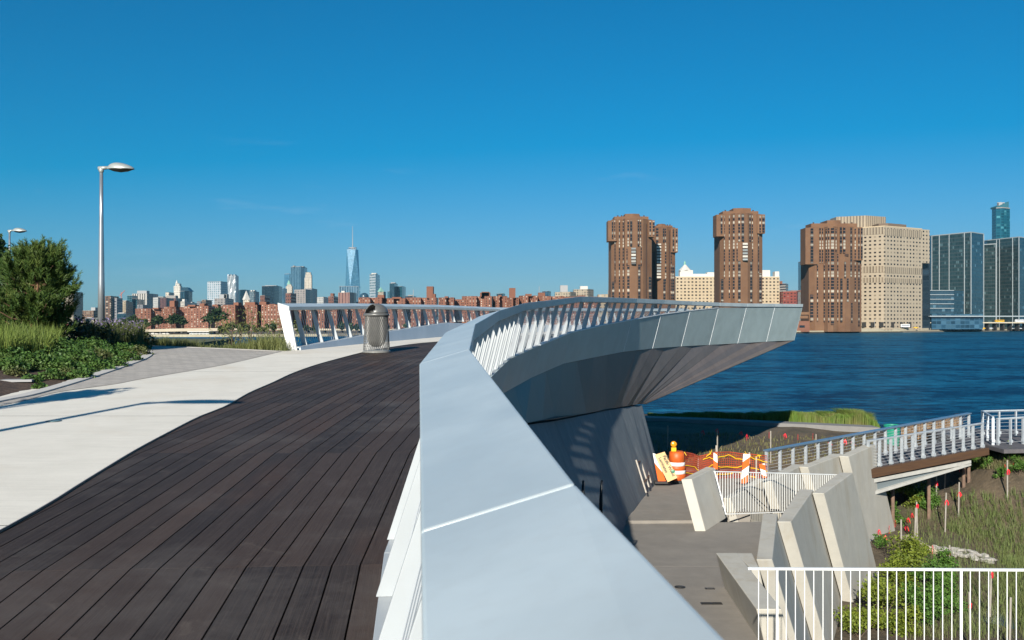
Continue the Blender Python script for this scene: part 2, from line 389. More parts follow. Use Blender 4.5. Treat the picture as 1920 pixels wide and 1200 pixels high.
# -------- paver path
def paver_mat():
    m, n, b, l = newmat('small grey pavers'); v = coords(n, (1, 1, 1), 'Object', (0, 0, R(28)))
    br = nd(n, 'TexBrick'); l.new(v, br.inputs['Vector']); br.inputs['Scale'].default_value = 1
    br.inputs['Brick Width'].default_value = .28; br.inputs['Row Height'].default_value = .12; br.inputs['Mortar Size'].default_value = .006
    br.inputs['Color1'].default_value = (.46, .42, .375, 1); br.inputs['Color2'].default_value = (.36, .33, .295, 1); br.inputs['Mortar'].default_value = (.15, .14, .13, 1)
    c = mixc(n, mth(n, 'MULTIPLY', ramp(n, noise(n, coords(n), .9, 6), .4, .7), .4), br.outputs[0], (.34, .31, .28))
    l.new(c, b.inputs['Base Color']); b.inputs['Roughness'].default_value = .85
    l.new(bump(n, br.outputs[1], .4, -.004), b.inputs['Normal']); return m
pav_in = smooth_line([on_deck(60, 750)[:2], on_deck(111, 737)[:2], on_deck(216, 722)[:2], on_deck(262, 713)[:2], on_deck(350, 698)[:2], on_deck(432, 683)[:2], on_deck(529, 660.5)[:2]], 6)
kerb_px = [(0, 757), (60, 745), (120, 728), (180, 709), (235, 690), (268, 678), (283, 670), (285, 665), (276, 660)]
kp = [on_deck(*q)[:2] for q in kerb_px]; d0 = (kp[0][0] - kp[2][0], kp[0][1] - kp[2][1])
kerb = smooth_line([(kp[0][0] + d0[0] * 2.2, kp[0][1] + d0[1] * 2.2), (kp[0][0] + d0[0] * 1.1, kp[0][1] + d0[1] * 1.1)] + kp + [(-8.9, 21.6), (-11.5, 23.5), (-16, 24.8)], 6)
print('KERB', kp)
m = M()
far_edge = [(-16, 26.4), (-11.5, 25.2), (on_deck(300, 650)[:2]), (on_deck(400, 654)[:2]), (on_deck(470, 657)[:2]), (on_deck(527, 660)[:2])]
poly = [q for q in kerb] + far_edge + pav_in[::-1]
from mathutils.geometry import tessellate_polygon
def sheet(m, poly, zf, dz):
    tris = tessellate_polygon([[Vector((x, y, 0)) for x, y in poly]])
    vs = [(x, y, zf(x, y) + dz) for x, y in poly]
    for t in tris:
        a, b, c = t
        n = (Vector(vs[b]) - Vector(vs[a])).cross(Vector(vs[c]) - Vector(vs[a]))
        m.add([vs[k] for k in (t if n.z > 0 else t[::-1])], [(0, 1, 2)])
sheet(m, poly, zdeck, .017); struct('paver_path', m, paver_mat())
# granite kerb round the planting bed
def kerb_line(name, line, wdt, hgt, mat, side=1):
    m = M(); fr = frames([(x, y, 0) for x, y in line], side); piece = 0
    for i in range(len(line) - 1):
        c = []
        for f, u in ((fr[i], -wdt), (fr[i], 0), (fr[i + 1], 0), (fr[i + 1], -wdt)):
            q = f[0] + f[1] * u; c.append((q.x, q.y, zdeck(q.x, q.y) + hgt))
        m.hexa([(x, y, z - hgt - .1) for x, y, z in c], c)
    return struct(name, m, mat)
kerb_line('bed_kerb', kerb, .17, .035, concrete('granite kerb', (.52, .50, .47), (.45, .43, .41), (.38, .36, .34)))
kerb_line('path_kerb', far_edge, .11, .025, concrete('far granite kerb', (.42, .40, .37), (.36, .34, .32), (.30, .28, .26)), -1)

# ================================================================ rails
def u_fas(v): return -.02 - .262 * abs(v)
VT_Y = [-5, 17, 20.1, 23.2, 26, 29.3, 32, 34.6, 37.1, 39.4, 60]; VT = [-1.01, -1.0, -.96, -.88, -.77, -.66, -.5, -.34, -.19, -.15, -.15]
def vtop(Y): return zi(VT_Y, VT, Y)
def extr(name, prof0, prof1, fa, fb, mat, parent, bevel=0, gap=0.001, label=None, smooth=False):
    d = (fb[0] - fa[0]).normalized() * gap; n = len(prof0)
    A = [at_frame(fa, u, v) + d for u, v in prof0]; B = [at_frame(fb, u, v) - d for u, v in prof1]
    mm = M(); mm.add(A + B, [tuple(range(n)), tuple(range(2 * n - 1, n - 1, -1))] + [(i, n + i, n + (i + 1) % n, (i + 1) % n) for i in range(n)])
    # flip outward
    return part(name, mm, mat, parent, bevel=bevel, label=label, smooth=smooth)
capw, capd = .25, .072
PROF = [(0, 0), (-.012, -.135), (-.05, -.15), (-.20, -.15), (-capw + .01, -capd - .07), (-capw, -capd)]
def walk(pts, fr, step, start=.45):
    """stations every step metres: (lerped frame, seg index, t)"""
    out = []; left = start
    for i in range(len(pts) - 1):
        Ls = math.dist(pts[i][:2], pts[i + 1][:2]); s = left
        while s < Ls:
            t = s / Ls; out.append(((lerp(fr[i][0], fr[i + 1][0], t), lerp(fr[i][1], fr[i + 1][1], t), (fr[i + 1][0] - fr[i][0]).normalized()), i, t)); s += step
        left = s - Ls
    return out
def build_rail(root, pts, fr, vt, step, ufas=u_fas, rod_from=-2, cap_prof=PROF, startat=.45):
    for i in range(len(pts) - 1):
        wide = [(u + .10 if u > -.06 else u - .015, v) for u, v in cap_prof] if i == 0 and pts is RAIL else cap_prof
        extr('cap_segment', wide, cap_prof, fr[i], fr[i + 1], CAP, root, bevel=.007)
    st = walk(pts, fr, step, startat)
    prev = None
    for (f, i, t) in st:
        Y = f[0].y; vb = vt(Y) + .0
        if vb > -.21: break
        tg = f[2]; mm = M()
        for (u1, u2, v) in ((ufas(-.15) - .055, ufas(-.15) - .165, -.14), (ufas(vb) - .015, ufas(vb) - .205, vb)): pass
        def pt(u, v, s): return at_frame(f, u, v) + Vector((tg.x, tg.y, 0)) * s * .014
        ua, ub = ufas(-.15) - .015, ufas(-.15) - .095
        wb = .08 + .05 * min(1, abs(vb))
        uc, udn = ufas(vb) - .02, ufas(vb) - .02 - wb
        bot = [pt(uc, vb, -1), pt(uc, vb, 1), pt(udn, vb, 1), pt(udn, vb, -1)]; top = [pt(ua, -.14, -1), pt(ua, -.14, 1), pt(ub, -.14, 1), pt(ub, -.14, -1)]
        mm.hexa(bot, top); part('post', mm, POST, root, bevel=.003)
    # rods, one panel per bay
    for j in range(len(st) - 1):
        (f, i, t), (g, i2, t2) = st[j], st[j + 1]
        Y = f[0].y
        if vt(Y) > -.27: break
        mm = M(); n = 8
        for k in range(1, n):
            s = k / n; q = (lerp(f[0], g[0], s), lerp(f[1], g[1], s), f[2]); vb = vt(q[0].y)
            mm.tube([at_frame(q, ufas(vb) - .07, vb - .01), at_frame(q, ufas(-.15) - .08, -.145)], .0042 if Y < 14 else .0055, 4, False)
        part('rod_panel', mm, ROD, root)

root = thing('guard_rail', 'sweeping silver guard rail whose wide cap runs from the camera out to the prow', 'guard rail', (0, 5, ZC - 1.2))
build_rail(root, RAIL, FR, vtop, .9, startat=.3)
# edge beam between posts and the deck : the white steel skirt at the foot of the rail
for i in range(len(RAIL) - 1):
    va, vb = vtop(RAIL[i][1]), vtop(RAIL[i + 1][1])
    def pr(v): return [(u_fas(v) - .03, v), (u_fas(v) - .14, v), (u_fas(-1.09) - .11, -1.09), (u_fas(-1.09) - .03, -1.09)]
    extr('foot_beam', pr(va), pr(vb), FR[i], FR[i + 1], POST, root, bevel=.004)

hull = thing('overlook_hull', 'grey steel clad hull of the raised overlook cantilevering to a sharp prow above the river', 'overlook', (5, 30, ZC - 4))
def fas(v): return [(u_fas(v) + .006, v - .004), (u_fas(v) - .05, v - .004), (u_fas(-1.65) - .05, -1.65), (u_fas(-1.65) + .006, -1.65)]
for i in range(len(RAIL) - 1):
    va, vb = vtop(RAIL[i][1]), vtop(RAIL[i + 1][1])
    extr('fascia_panel', fas(va), fas(vb), FR[i], FR[i + 1], FASC, hull, gap=.004)
for i in range(9, 15):
    f = FR[i]; v = vtop(RAIL[i][1]); tg = f[2]
    mm = M(); o = Vector((tg.x, tg.y, 0)) * .011
    a, b = at_frame(f, u_fas(v) + .016, v), at_frame(f, u_fas(-1.65) + .016, -1.65); a2, b2 = at_frame(f, u_fas(v) - .01, v), at_frame(f, u_fas(-1.65) - .01, -1.65)
    mm.hexa([b - o, b + o, b2 + o, b2 - o], [a - o, a + o, a2 + o, a2 - o]); part('joint_lit_edge', mm, LIT_EDGE, hull)  # pale strip paints the sunlit bevel at each panel joint
# pale strip painting the sunlit edge along fascia top
for i in range(6, 12):
    va, vb = vtop(RAIL[i][1]), vtop(RAIL[i + 1][1])
    e = lambda v: [(u_fas(v) + .018, v + .012), (u_fas(v) - .06, v + .012), (u_fas(v) - .06, v + .0), (u_fas(v) + .018, v - .012)]
    extr('top_lit_edge', e(va), e(vb), FR[i], FR[i + 1], LIT_EDGE, hull)
KE = [(-2.2, -1.6, -2.3), (-2.0, 1.5, -2.25), (-1.7, 4.7, -2.1), (-1.4, 7.7, -2.0), (-1.0, 11.5, -1.9), (-.3, 16, -1.80), (.25, 18.3, -1.95), (1.0, 22, -2.25), (2.0, 25.5, -2.45), (2.75, 27.9, -2.56), (3.4, 29.7, -2.65), (3.9, 30.9, -2.70), (4.25, 31.7, -2.74), (4.40, 32.0, -2.76), (4.46, 32.1, -2.765), (4.52, 32.2, -2.77)]
FB = [at_frame(f, u_fas(-1.65), -1.65) for f in FR]
KV = [Vector((x, y, z + ZC)) for x, y, z in KE]
def tripart(name, pts, mat):
    mm = M(); vs = [Vector(p) for p in pts]; n = (vs[1] - vs[0]).cross(vs[2] - vs[0]).normalized()
    if n.dot(Vector((0, 0, ZC)) - vs[0]) < 0: vs = vs[::-1]; n = -n
    k = len(vs); bk = [v - n * .03 for v in vs]
    mm.add(vs + bk, [tuple(range(k)), tuple(range(2 * k - 1, k - 1, -1))] + [(i, k + i, k + (i + 1) % k, (i + 1) % k) for i in range(k)])
    return part(name, mm, mat, hull)
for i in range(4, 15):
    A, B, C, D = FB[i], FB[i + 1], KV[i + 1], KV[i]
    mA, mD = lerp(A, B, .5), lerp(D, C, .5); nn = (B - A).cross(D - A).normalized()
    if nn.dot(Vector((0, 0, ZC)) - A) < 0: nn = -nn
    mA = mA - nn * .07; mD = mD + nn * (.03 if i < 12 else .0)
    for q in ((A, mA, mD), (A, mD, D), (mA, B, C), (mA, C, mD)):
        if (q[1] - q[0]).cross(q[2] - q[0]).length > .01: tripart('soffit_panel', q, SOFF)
# far side of the hull: under the other edge of the overlook
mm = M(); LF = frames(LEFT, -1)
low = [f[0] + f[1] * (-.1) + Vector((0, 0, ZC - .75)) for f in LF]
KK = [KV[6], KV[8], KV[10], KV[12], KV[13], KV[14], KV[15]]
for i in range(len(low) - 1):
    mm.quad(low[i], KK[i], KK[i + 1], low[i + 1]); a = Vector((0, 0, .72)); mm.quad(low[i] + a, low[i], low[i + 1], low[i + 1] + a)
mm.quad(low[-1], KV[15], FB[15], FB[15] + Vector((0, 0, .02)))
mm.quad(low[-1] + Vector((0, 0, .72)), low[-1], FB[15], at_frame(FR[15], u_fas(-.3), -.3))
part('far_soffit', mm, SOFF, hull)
# prow closing plate
mm = M(); f = FR[15]
a0, a1 = at_frame(f, u_fas(-.15), -.15), FB[15]; b0, b1 = low[-1] + Vector((0, 0, 1.4)), low[-1]
d = Vector((.03, .02, 0))
mm.hexa([a1, a1 + d, b1 + d, b1], [a0, a0 + d, b0 + d, b0]); part('prow_plate', mm, FASC, hull)
# overlook deck surface past the visible planks (concrete continues)
# concrete abutment wall under the hull
FT = [(.6, -1.6), (.7, 1.5), (.8, 4.7), (.9, 7.7), (1.0, 11.5), (1.45, 16), (1.72, 18.5), (2.35, 21.8), (3.12, 25.1), (3.8, 27.6), (4.4, 29.6), (4.8, 31), (5.05, 31.9), (5.16, 32.3), (5.2, 32.45), (5.22, 32.5)]
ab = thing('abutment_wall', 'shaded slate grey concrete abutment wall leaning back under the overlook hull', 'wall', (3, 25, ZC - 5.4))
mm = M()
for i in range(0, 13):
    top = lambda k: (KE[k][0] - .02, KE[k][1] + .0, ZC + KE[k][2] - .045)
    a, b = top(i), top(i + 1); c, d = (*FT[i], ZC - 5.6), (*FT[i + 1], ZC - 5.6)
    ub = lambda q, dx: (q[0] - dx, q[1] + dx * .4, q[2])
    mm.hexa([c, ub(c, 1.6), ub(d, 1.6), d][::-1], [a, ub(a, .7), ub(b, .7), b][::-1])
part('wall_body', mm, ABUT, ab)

# left rail
LP = []
for (x, y, z), f in zip(LEFT, LF):
    q = f[0] + f[1] * .27; LP.append((q.x, q.y, z + 1.03))
LFR = frames(LP, -1)
PT_Y = [0, 20.3, 24.3, 26.5, 30.7, 34, 38, 60]; PT_V = [-.93, -.93, -.80, -.72, -.58, -.52, -.75, -.85]
def lvt(Y): return zi(PT_Y, PT_V, Y)
left = thing('guard_rail', 'farther guard rail with a white end plate, rising behind the mesh litter bin', 'guard rail', (-4.7, 20.4, ZC - .62))
build_rail(left, LP, LFR, lvt, .86, startat=.55)
for i in range(len(LP) - 1):
    va, vb = lvt(LP[i][1]), lvt(LP[i + 1][1])
    def pr(v): return [(u_fas(v) - .2, v), (u_fas(v) - .235, v), (u_fas(-1.08) - .235, -1.08), (u_fas(-1.08) - .2, -1.08)]
    def pr2(v): return [(u_fas(v) + .0, v), (u_fas(v) - .23, v), (u_fas(v) - .23, v - .03), (u_fas(v), v - .03)]
    extr('kick_panel', pr(va), pr(vb), LFR[i], LFR[i + 1], FASC if 0 else steel_mat('kick panel steel', (.50, .55, .60), .42, .1), left, gap=.003)
    extr('shelf', pr2(va), pr2(vb), LFR[i], LFR[i + 1], POST, left, gap=.003)
f = LFR[0]; mm = M(); tg = Vector((f[2].x, f[2].y, 0))
def ep(u, v, s): return at_frame(f, u, v) - tg * s
mm.hexa([ep(-.24, -1.08, .03), ep(-.40 - .05, -1.08, .03), ep(-.45, -1.08, -.02), ep(-.24, -1.08, -.02)], [ep(-.0, -.12, .03), ep(-.255, -.12, .03), ep(-.255, -.12, -.02), ep(-.0, -.12, -.02)])
part('end_plate', mm, simple('white end plate', (.64, .64, .62), rough=.45), left, bevel=.004)
mm = M(); mm.add([ep(.01, .012, .035), ep(-.26, -capd + .008, .035), ep(-.26, -.15, .035), ep(-.005, -.15, .035), ep(.01, .012, -.0), ep(-.26, -capd + .008, -.0), ep(-.26, -.15, 0), ep(-.005, -.15, 0)],
                 [(0, 1, 2, 3), (7, 6, 5, 4), (0, 4, 5, 1), (1, 5, 6, 2), (2, 6, 7, 3), (3, 7, 4, 0)])
part('end_cap', mm, CAP, left, bevel=.003)

# ================================================================ litter bin
def bin_mat():
    m, n, b, l = newmat('bin grey'); b.inputs['Base Color'].default_value = (.13, .13, .125, 1); b.inputs['Roughness'].default_value = .42; b.inputs['Metallic'].default_value = .4; return m
bq = on_deck(706, 661); bz = bq[2]; S = .255
bn = thing('litter_bin', 'grey expanded metal litter bin with a domed hood standing on the dark planks', 'litter bin', (bq[0], bq[1], bz))
GREY = simple('bin grey paint', (.17, .17, .165), (.13, .13, .125), 8, .4, .35)
def bp(x, y, z): return (bq[0] + x, bq[1] + y, bz + z)
mm = M().lathe(bp(0, 0, 0), [(0, .0), (S + .025, .0), (S + .03, .03), (S + .0, .05), (0, .05)], 32); part('base', mm, simple('bin base steel', (.42, .42, .40), rough=.3, metal=.6), bn, smooth=False)
# expanded metal cage : crossing helical strands
mm = M(); ns = 38; turns = 14
for k in range(ns):
    for sgn in (1, -1):
        path = []
        for j in range(turns + 1):
            z = .05 + .70 * j / turns; a = 2 * math.pi * (k + sgn * j * .5) / ns; r = lerp(S + .012, S - .025, (j / turns))
            path.append(bp(r * math.cos(a), r * math.sin(a), z))
        mm.tube(path, .0036, 4, False)
part('mesh_cage', mm, GREY, bn)
mm = M().lathe(bp(0, 0, 0), [(S - .03, .74), (S - .0, .745), (S + .012, .775), (S, .79), (S - .02, .80)], 32); part('rim', mm, GREY, bn, smooth=True)
mm = M().lathe(bp(0, 0, 0), [(0, .11), (.08, .12), (.15, .17), (.195, .27), (.215, .40), (.22, .76)], 28); part('liner', mm, simple('bin liner', (.13, .125, .115), (.09, .088, .08), 5, .5), bn, smooth=True)
# hood: dome with a round opening at the left front
mm = M(); nr, ns = 14, 40; r0 = S - .015; o0 = len(mm.v)
op = Vector((-.66, -.58, .46)).normalized()
def dome(i, j): t = i / nr * math.pi / 2; a = 2 * math.pi * j / ns; return Vector((math.cos(t) * math.cos(a), math.cos(t) * math.sin(a), math.sin(t)))
grid = {}
for i in range(nr + 1):
    for j in range(ns):
        d = dome(i, j); grid[i, j] = len(mm.v); mm.v.append(bp(d.x * r0, d.y * r0, .80 + d.z * .20))
for i in range(nr):
    for j in range(ns):
        d = (dome(i, j) + dome(i + 1, (j + 1) % ns)).normalized()
        if d.dot(op) > .76: continue
        mm.f.append((grid[i, j], grid[i, (j + 1) % ns], grid[i + 1, (j + 1) % ns], grid[i + 1, j])); mm.uv.append([(0, 0)] * 4)
hd = part('hood', mm, GREY, bn, smooth=True); sm = hd.modifiers.new('solid', 'SOLIDIFY'); sm.thickness = .012; sm.offset = -1
# ================================================================ water, land
def water_mat():
    m, n, b, l = newmat('river water'); v = coords(n, (1, 1, 1))
    n1 = noise(n, coords(n, (.6, 1, 1)), .9, 6, .65, .4); n2 = noise(n, coords(n, (.5, 1, 1)), .22, 6, .65, .3); n3 = noise(n, coords(n, (.4, 1, 1)), .05, 5, .65)
    h = mth(n, 'ADD', mth(n, 'MULTIPLY', n1, .6), mth(n, 'MULTIPLY', n2, 1.8)); h = mth(n, 'ADD', h, mth(n, 'MULTIPLY', n3, 3.5))
    bp_ = bump(n, h, 1.0, 1.0)
    rp = noise(n, coords(n, (.55, 1, 1)), .50, 8, .75, .6); rm = noise(n, coords(n, (.5, 1, 1)), .14, 8, .78, .5); rf = noise(n, coords(n, (.35, 1, 1)), .035, 7, .78, .4)
    r_ = mth(n, 'ADD', mth(n, 'MULTIPLY', rp, .34), mth(n, 'ADD', mth(n, 'MULTIPLY', rm, .36), mth(n, 'MULTIPLY', rf, .30)))
    c = mixc(n, ramp(n, r_, .455, .57), (.0006, .020, .050), (.013, .150, .260))  # ripple highlights and dark troughs are painted into the diffuse colour
    df = nd(n, 'BsdfDiffuse'); l.new(c, df.inputs[0]); l.new(bp_, df.inputs['Normal'])
    gl = nd(n, 'BsdfGlossy'); gl.inputs['Color'].default_value = (.45, .78, 1, 1); gl.inputs['Roughness'].default_value = .22; l.new(bp_, gl.inputs['Normal'])
    mx = nd(n, 'MixShader'); mx.inputs[0].default_value = .20; l.new(df.outputs[0], mx.inputs[1]); l.new(gl.outputs[0], mx.inputs[2]); l.new(mx.outputs[0], n.nodes['Material Output'].inputs[0]); return m
m = M(); xs = [-4000, -900, -300, -100, 0, 100, 300, 900, 4000]; ysw = [-60, 20, 60, 120, 250, 500, 900, 1500, 3500]
for i in range(8):
    for j in range(8): m.quad((xs[i], ysw[j], 0), (xs[i + 1], ysw[j], 0), (xs[i + 1], ysw[j + 1], 0), (xs[i], ysw[j + 1], 0))
struct('river_water', m, water_mat())

# upland on the left, sloping to the river
SOIL = simple('bed mulch', (.045, .026, .017), (.09, .055, .035), 9, .95, bmp=.8, bscale=26, dist=.03, c3=(.02, .013, .01))
LANDM = simple('upland soil', (.10, .095, .05), (.06, .075, .03), 2, .95, bmp=.6, bscale=9, dist=.05)
up = [(-90, 19), (-8, 19), (-6.5, 19.5), (-4.9, 20), (-4.3, 22), (-4.2, 23.2), (-7, 25.0), (-10.5, 27.5), (-12.0, 36), (-13.5, 46), (-50, 52), (-90, 44)]
m = M(); rim = up
sheet(m, rim, lambda x, y: ZC - .80 + .0 * y, 0)
for i in range(3, len(rim) - 2):
    a, b = rim[i], rim[i + 1]
    oa, ob = ((a[0] + 2.5, a[1] + 4.5), (b[0] + 2.5, b[1] + 4.5))
    m.quad((*a, ZC - .80), (*oa, -1), (*ob, -1), (*b, ZC - .80))
struct('upland_ground', m, LANDM)
m = M(); sheet(m, [(-6.0, -6), (-3.0, 0), (-3.0, 16), (-4.4, 20), (-6.5, 24.5), (-16, 26.6), (-30, 30), (-40, 20), (-30, -10)], lambda x, y: zdeck(max(x, -9), min(y, 24)), -.28)
struct('subgrade', m, LANDM)

# wetland on the right : inverse-distance surface through control points
CP = [(0, 30, -6.4), (5.5, 30, -5.7), (6, 36, -5.7), (9, 37, -5.85), (5, 42, -5.85), (8, 44, -5.8), (10, 48, -5.75), (15, 52, -5.7), (20, 56, -5.7), (5, 56, -5.7), (30, 62, -5.8), (0, 60, -5.7), (15, 60, -5.8), (40, 58, -6.4), (30, 54, -5.9), (20, 48, -5.75), (13, 43, -5.85), (12, 56, -5.7), (17, 45, -5.8), (6, 50, -5.7),
      (14, 40, -7.6), (16, 37, -8.2), (18, 41, -7.2), (21, 42, -6.0), (24, 40.5, -5.42), (30, 42, -5.35), (24, 44, -5.4), (21.5, 40, -5.5), (20, 46, -6.0), (28, 48, -5.9), (23, 38, -6.9), (28, 38, -7.0), (18, 34, -8.5), (22, 34, -8.5), (28, 33, -8.5), (14, 28, -8.6), (18, 27, -8.6), (25, 27, -8.5), (12, 22, -8.4), (18, 20, -8.6),
      (26, 20, -8.6), (10, 17, -7.6), (12, 30, -8.2), (12.8, 33, -7.9), (9, 24, -8.3), (9, 20, -7.6), (35, 30, -8.5), (38, 40, -6.6), (6, 12, -7.5), (16, 12, -8.4), (0, 20, -7), (50, 50, -7.3), (14.5, 33.5, -8.0)]
CPa = np.array(CP)
def zwet(x, y):
    d2 = (CPa[:, 0] - x) ** 2 + (CPa[:, 1] - y) ** 2 + .4; wt = d2 ** -1.7
    z = float((wt * CPa[:, 2]).sum() / wt.sum())
    e = zi([.36, .385, .42, .6], [62, 54, 50, 50], x / max(1, y))      # shoreline
    if y > e - 2: z = lerp(z, -11.6, min(1, (y - e + 2) / 6))
    return ZC + z + .06 * math.sin(x * 1.3 + y * .4) * math.cos(y * 1.1 - x * .3)
def grid_sheet(x0, x1, y0, y1, st, zf):
    m = M(); nx, ny = int((x1 - x0) / st), int((y1 - y0) / st)
    vs = [(x0 + i * st, y0 + j * st, zf(x0 + i * st, y0 + j * st)) for j in range(ny + 1) for i in range(nx + 1)]
    m.add(vs, [(j * (nx + 1) + i, j * (nx + 1) + i + 1, (j + 1) * (nx + 1) + i + 1, (j + 1) * (nx + 1) + i) for j in range(ny) for i in range(nx)]); return m
def wet_mat():
    m, n, b, l = newmat('tidal wetland soil'); v = coords(n)
    c = mixc(n, ramp(n, noise(n, v, .9, 9, .7), .35, .65), (.062, .048, .030), (.135, .100, .062))
    c = mixc(n, mth(n, 'MULTIPLY', ramp(n, noise(n, v, .35, 6, .7), .55, .70), .5), c, (.045, .056, .018))
    c = mixc(n, mth(n, 'MULTIPLY', ramp(n, noise(n, v, 9, 5, .7), .55, .75), .6), c, (.20, .16, .11))
    l.new(c, b.inputs['Base Color']); b.inputs['Roughness'].default_value = .9
    l.new(bump(n, noise(n, v, 5, 8, .7), .9, .12), b.inputs['Normal']); return m
struct('wetland_ground', grid_sheet(-30, 70, 8, 92, .8, zwet), wet_mat(), smooth=True)
# tidal channel water
m = M(); m.quad((8, 8, ZC - 8.56), (40, 8, ZC - 8.56), (40, 36, ZC - 8.56), (8, 36, ZC - 8.56))
struct('channel_water', m, simple('muddy water', (.035, .028, .018), (.05, .04, .025), 1.2, .12, bmp=.15, bscale=4))
# shoreline path beyond the berm
m = M(); pl = [(X_(1180, 55.4), 55.4), (X_(1330, 53.8), 53.8), (X_(1480, 51.8), 51.8), (X_(1600, 50.4), 50.4), (X_(1650, 49.8), 49.8)]
for i in range(4):
    (x0, y0), (x1, y1) = pl[i], pl[i + 1]
    zz = lambda x, y: ZC - 5.54
    m.hexa([(x0, y0, ZC - 6.2), (x1, y1, ZC - 6.2), (x1, y1 + 1.2, ZC - 6.2), (x0, y0 + 1.2, ZC - 6.2)], [(x0, y0, zz(0, 0)), (x1, y1, zz(0, 0)), (x1, y1 + 1.2, zz(0, 0)), (x0, y0 + 1.2, zz(0, 0))])
struct('shore_path', m, concrete('shore path concrete', (.21, .205, .20), (.17, .165, .16), (.14, .13, .12)))

# ================================================================ lower terrace
FZ = ZC - 5.27; NZ = ZC - 5.35
def floor_piece(name, pts, z, mat, thick=.6):
    m = M(); m.prism(pts, z - thick, z); return struct(name, m, mat)
step_y = 5.35 * F / (985 - HOR)
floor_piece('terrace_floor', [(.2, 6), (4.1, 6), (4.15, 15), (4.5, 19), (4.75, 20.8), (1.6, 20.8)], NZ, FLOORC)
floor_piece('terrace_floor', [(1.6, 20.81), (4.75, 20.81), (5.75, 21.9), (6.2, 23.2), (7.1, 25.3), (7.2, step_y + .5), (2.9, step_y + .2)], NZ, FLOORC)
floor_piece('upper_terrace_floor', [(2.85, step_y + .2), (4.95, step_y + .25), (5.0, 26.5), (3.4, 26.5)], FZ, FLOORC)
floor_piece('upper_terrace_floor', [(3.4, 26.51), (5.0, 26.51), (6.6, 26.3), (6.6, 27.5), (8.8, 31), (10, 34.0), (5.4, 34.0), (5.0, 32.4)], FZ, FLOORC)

def fin(label, nl, nr, fr, fl, sh, zb, extra=''):
    T = [P(*q) for q in (nl, nr, fr, fl)]
    b = [(x + sh[0], y + sh[1], ZC + zb) for x, y, z in T]
    base = (sum(q[0] for q in b) / 4, sum(q[1] for q in b) / 4, ZC + zb)
    m = M(); m.hexa(b, T)
    return solo('concrete_fin_wall', m, FINC, label, 'wall', base, 'leaning concrete fin walls of the lower terrace', bevel=.018)
def yz(py, z): return -z * F / (py - HOR)
fin('free standing leaning concrete wall end on the terrace, left of the white picket balustrade', (1277, 899, 24.6), (1297, 898, 24.6), (1340, 877, 26.4), (1324, 875, 26.4), (.30, -.30), -5.36)
S1 = (1.6, 1.8)
fin('small leaning concrete wall right behind the left end of the white balustrade', (1354, 934, 26.2), (1370, 934, 26.2), (1436, 898, 28.9), (1420, 897, 28.9), (.55, .3), -6.4)
fin('concrete fin wall behind the balustrade pickets, nearer of those under the cable railing', (1428, 901, yz(901, -4.6)), (1446, 902, yz(901, -4.6)), (1506, 871, 30.8), (1486, 870, 30.8), S1, -8.5)
fin('middle concrete fin wall in the row stepping up beneath the cable railing', (1498, 875, yz(875, -4.6)), (1515, 876, yz(875, -4.6)), (1581, 852, 33.2), (1561, 850, 33.2), S1, -8.5)
fin('farthest and topmost concrete fin wall, touching the footbridge', (1573, 855, yz(855, -4.6)), (1591, 856, yz(855, -4.6)), (1641, 834, 35.4), (1620, 833, 35.4), S1, -8.7)
fin('long concrete fin wall with a broad grey face above the leafy bushes', (1523, 924, yz(924, -4.6)), (1545, 925, yz(924, -4.6)), (1599, 886, 29.1), (1574, 886, 29.1), S1, -8.7)
fin('concrete fin wall just right of the bottom of the white picket balustrade', (1457, 978, yz(978, -4.6)), (1483, 978, yz(978, -4.6)), (1525, 918, 26.2), (1498, 917, 26.2), S1, -8.7)
fin('concrete fin wall rising between the floor grates and the near balustrade, cream top strip', (1418, 1049, 18.4), (1448, 1049, 18.4), (1457, 963, 22.7), (1430, 963, 22.7), S1, -8.7)
fin('nearest concrete parapet with a dark rough left face and sunlit cream end', (1418, 1142, 15.2), (1466, 1142, 15.2), (1382, 1036.5, 19.0), (1342, 1036.5, 19.0), (1.1, 1.0), -8.5)
fin('low flat concrete block tucked behind the nearest parapet', (1408, 1066, 17.9), (1424, 1066, 17.9), (1410, 1037, 19.1), (1379, 1037, 19.1), (1.0, 1.0), -8.5)
# slab fronts below the terrace so that nothing is open beneath
m = M()
for a, b in (((4.9, 19.2), (6.1, 21.6)), ((6.6, 22.8), (8.0, 25.5)), ((8.6, 26.8), (11.0, 31.4))):
    pass
# floor fittings
def fitting(name, label, px, py, w, d, shape, cat):
    Y = 5.35 * F / (py - HOR); x = X_(px, Y); m = M()
    g = thing(name, label, cat, (x, Y, NZ))
    if shape == 'round': m.lathe((x, Y, NZ), [(0, .012), (w / 2 - .02, .012), (w / 2, .008), (w / 2, 0)], 24)
    else: m.box((x, Y, NZ + .004), (w, d, .012))
    part('frame', m, simple('grate frame', (.05, .045, .04), rough=.5, metal=.6), g)
    m = M()
    if shape == 'grate':
        for k in range(2): m.box((x - w / 4 + k * w / 2, Y, NZ + .012), (w / 2 - .06, d - .05, .008))
        part('grille', m, simple('grate recess', (.012, .011, .01), rough=.6), g)
    elif shape == 'plate':
        for k in range(5): m.box((x - w / 2 + .04 + k * (w - .08) / 4, Y, NZ + .013), (.012, d - .03, .006))
        part('slot_bars', m, simple('slot bars', (.10, .095, .09), rough=.5), g)
    else:
        m.lathe((x, Y, NZ), [(0, .018), (w / 2 - .04, .018), (w / 2 - .04, .01)], 24); part('lid', m, simple('cover lid', (.07, .065, .06), rough=.5, metal=.5), g)
fitting('floor_grate', 'dark rectangular floor grate split by a brass bar, in the terrace paving', 1334, 1132, .40, .13, 'grate', 'grate')
fitting('drain_cover', 'small slotted drain plate behind the larger grate on the terrace', 1331, 1104, .19, .10, 'plate', 'drain')
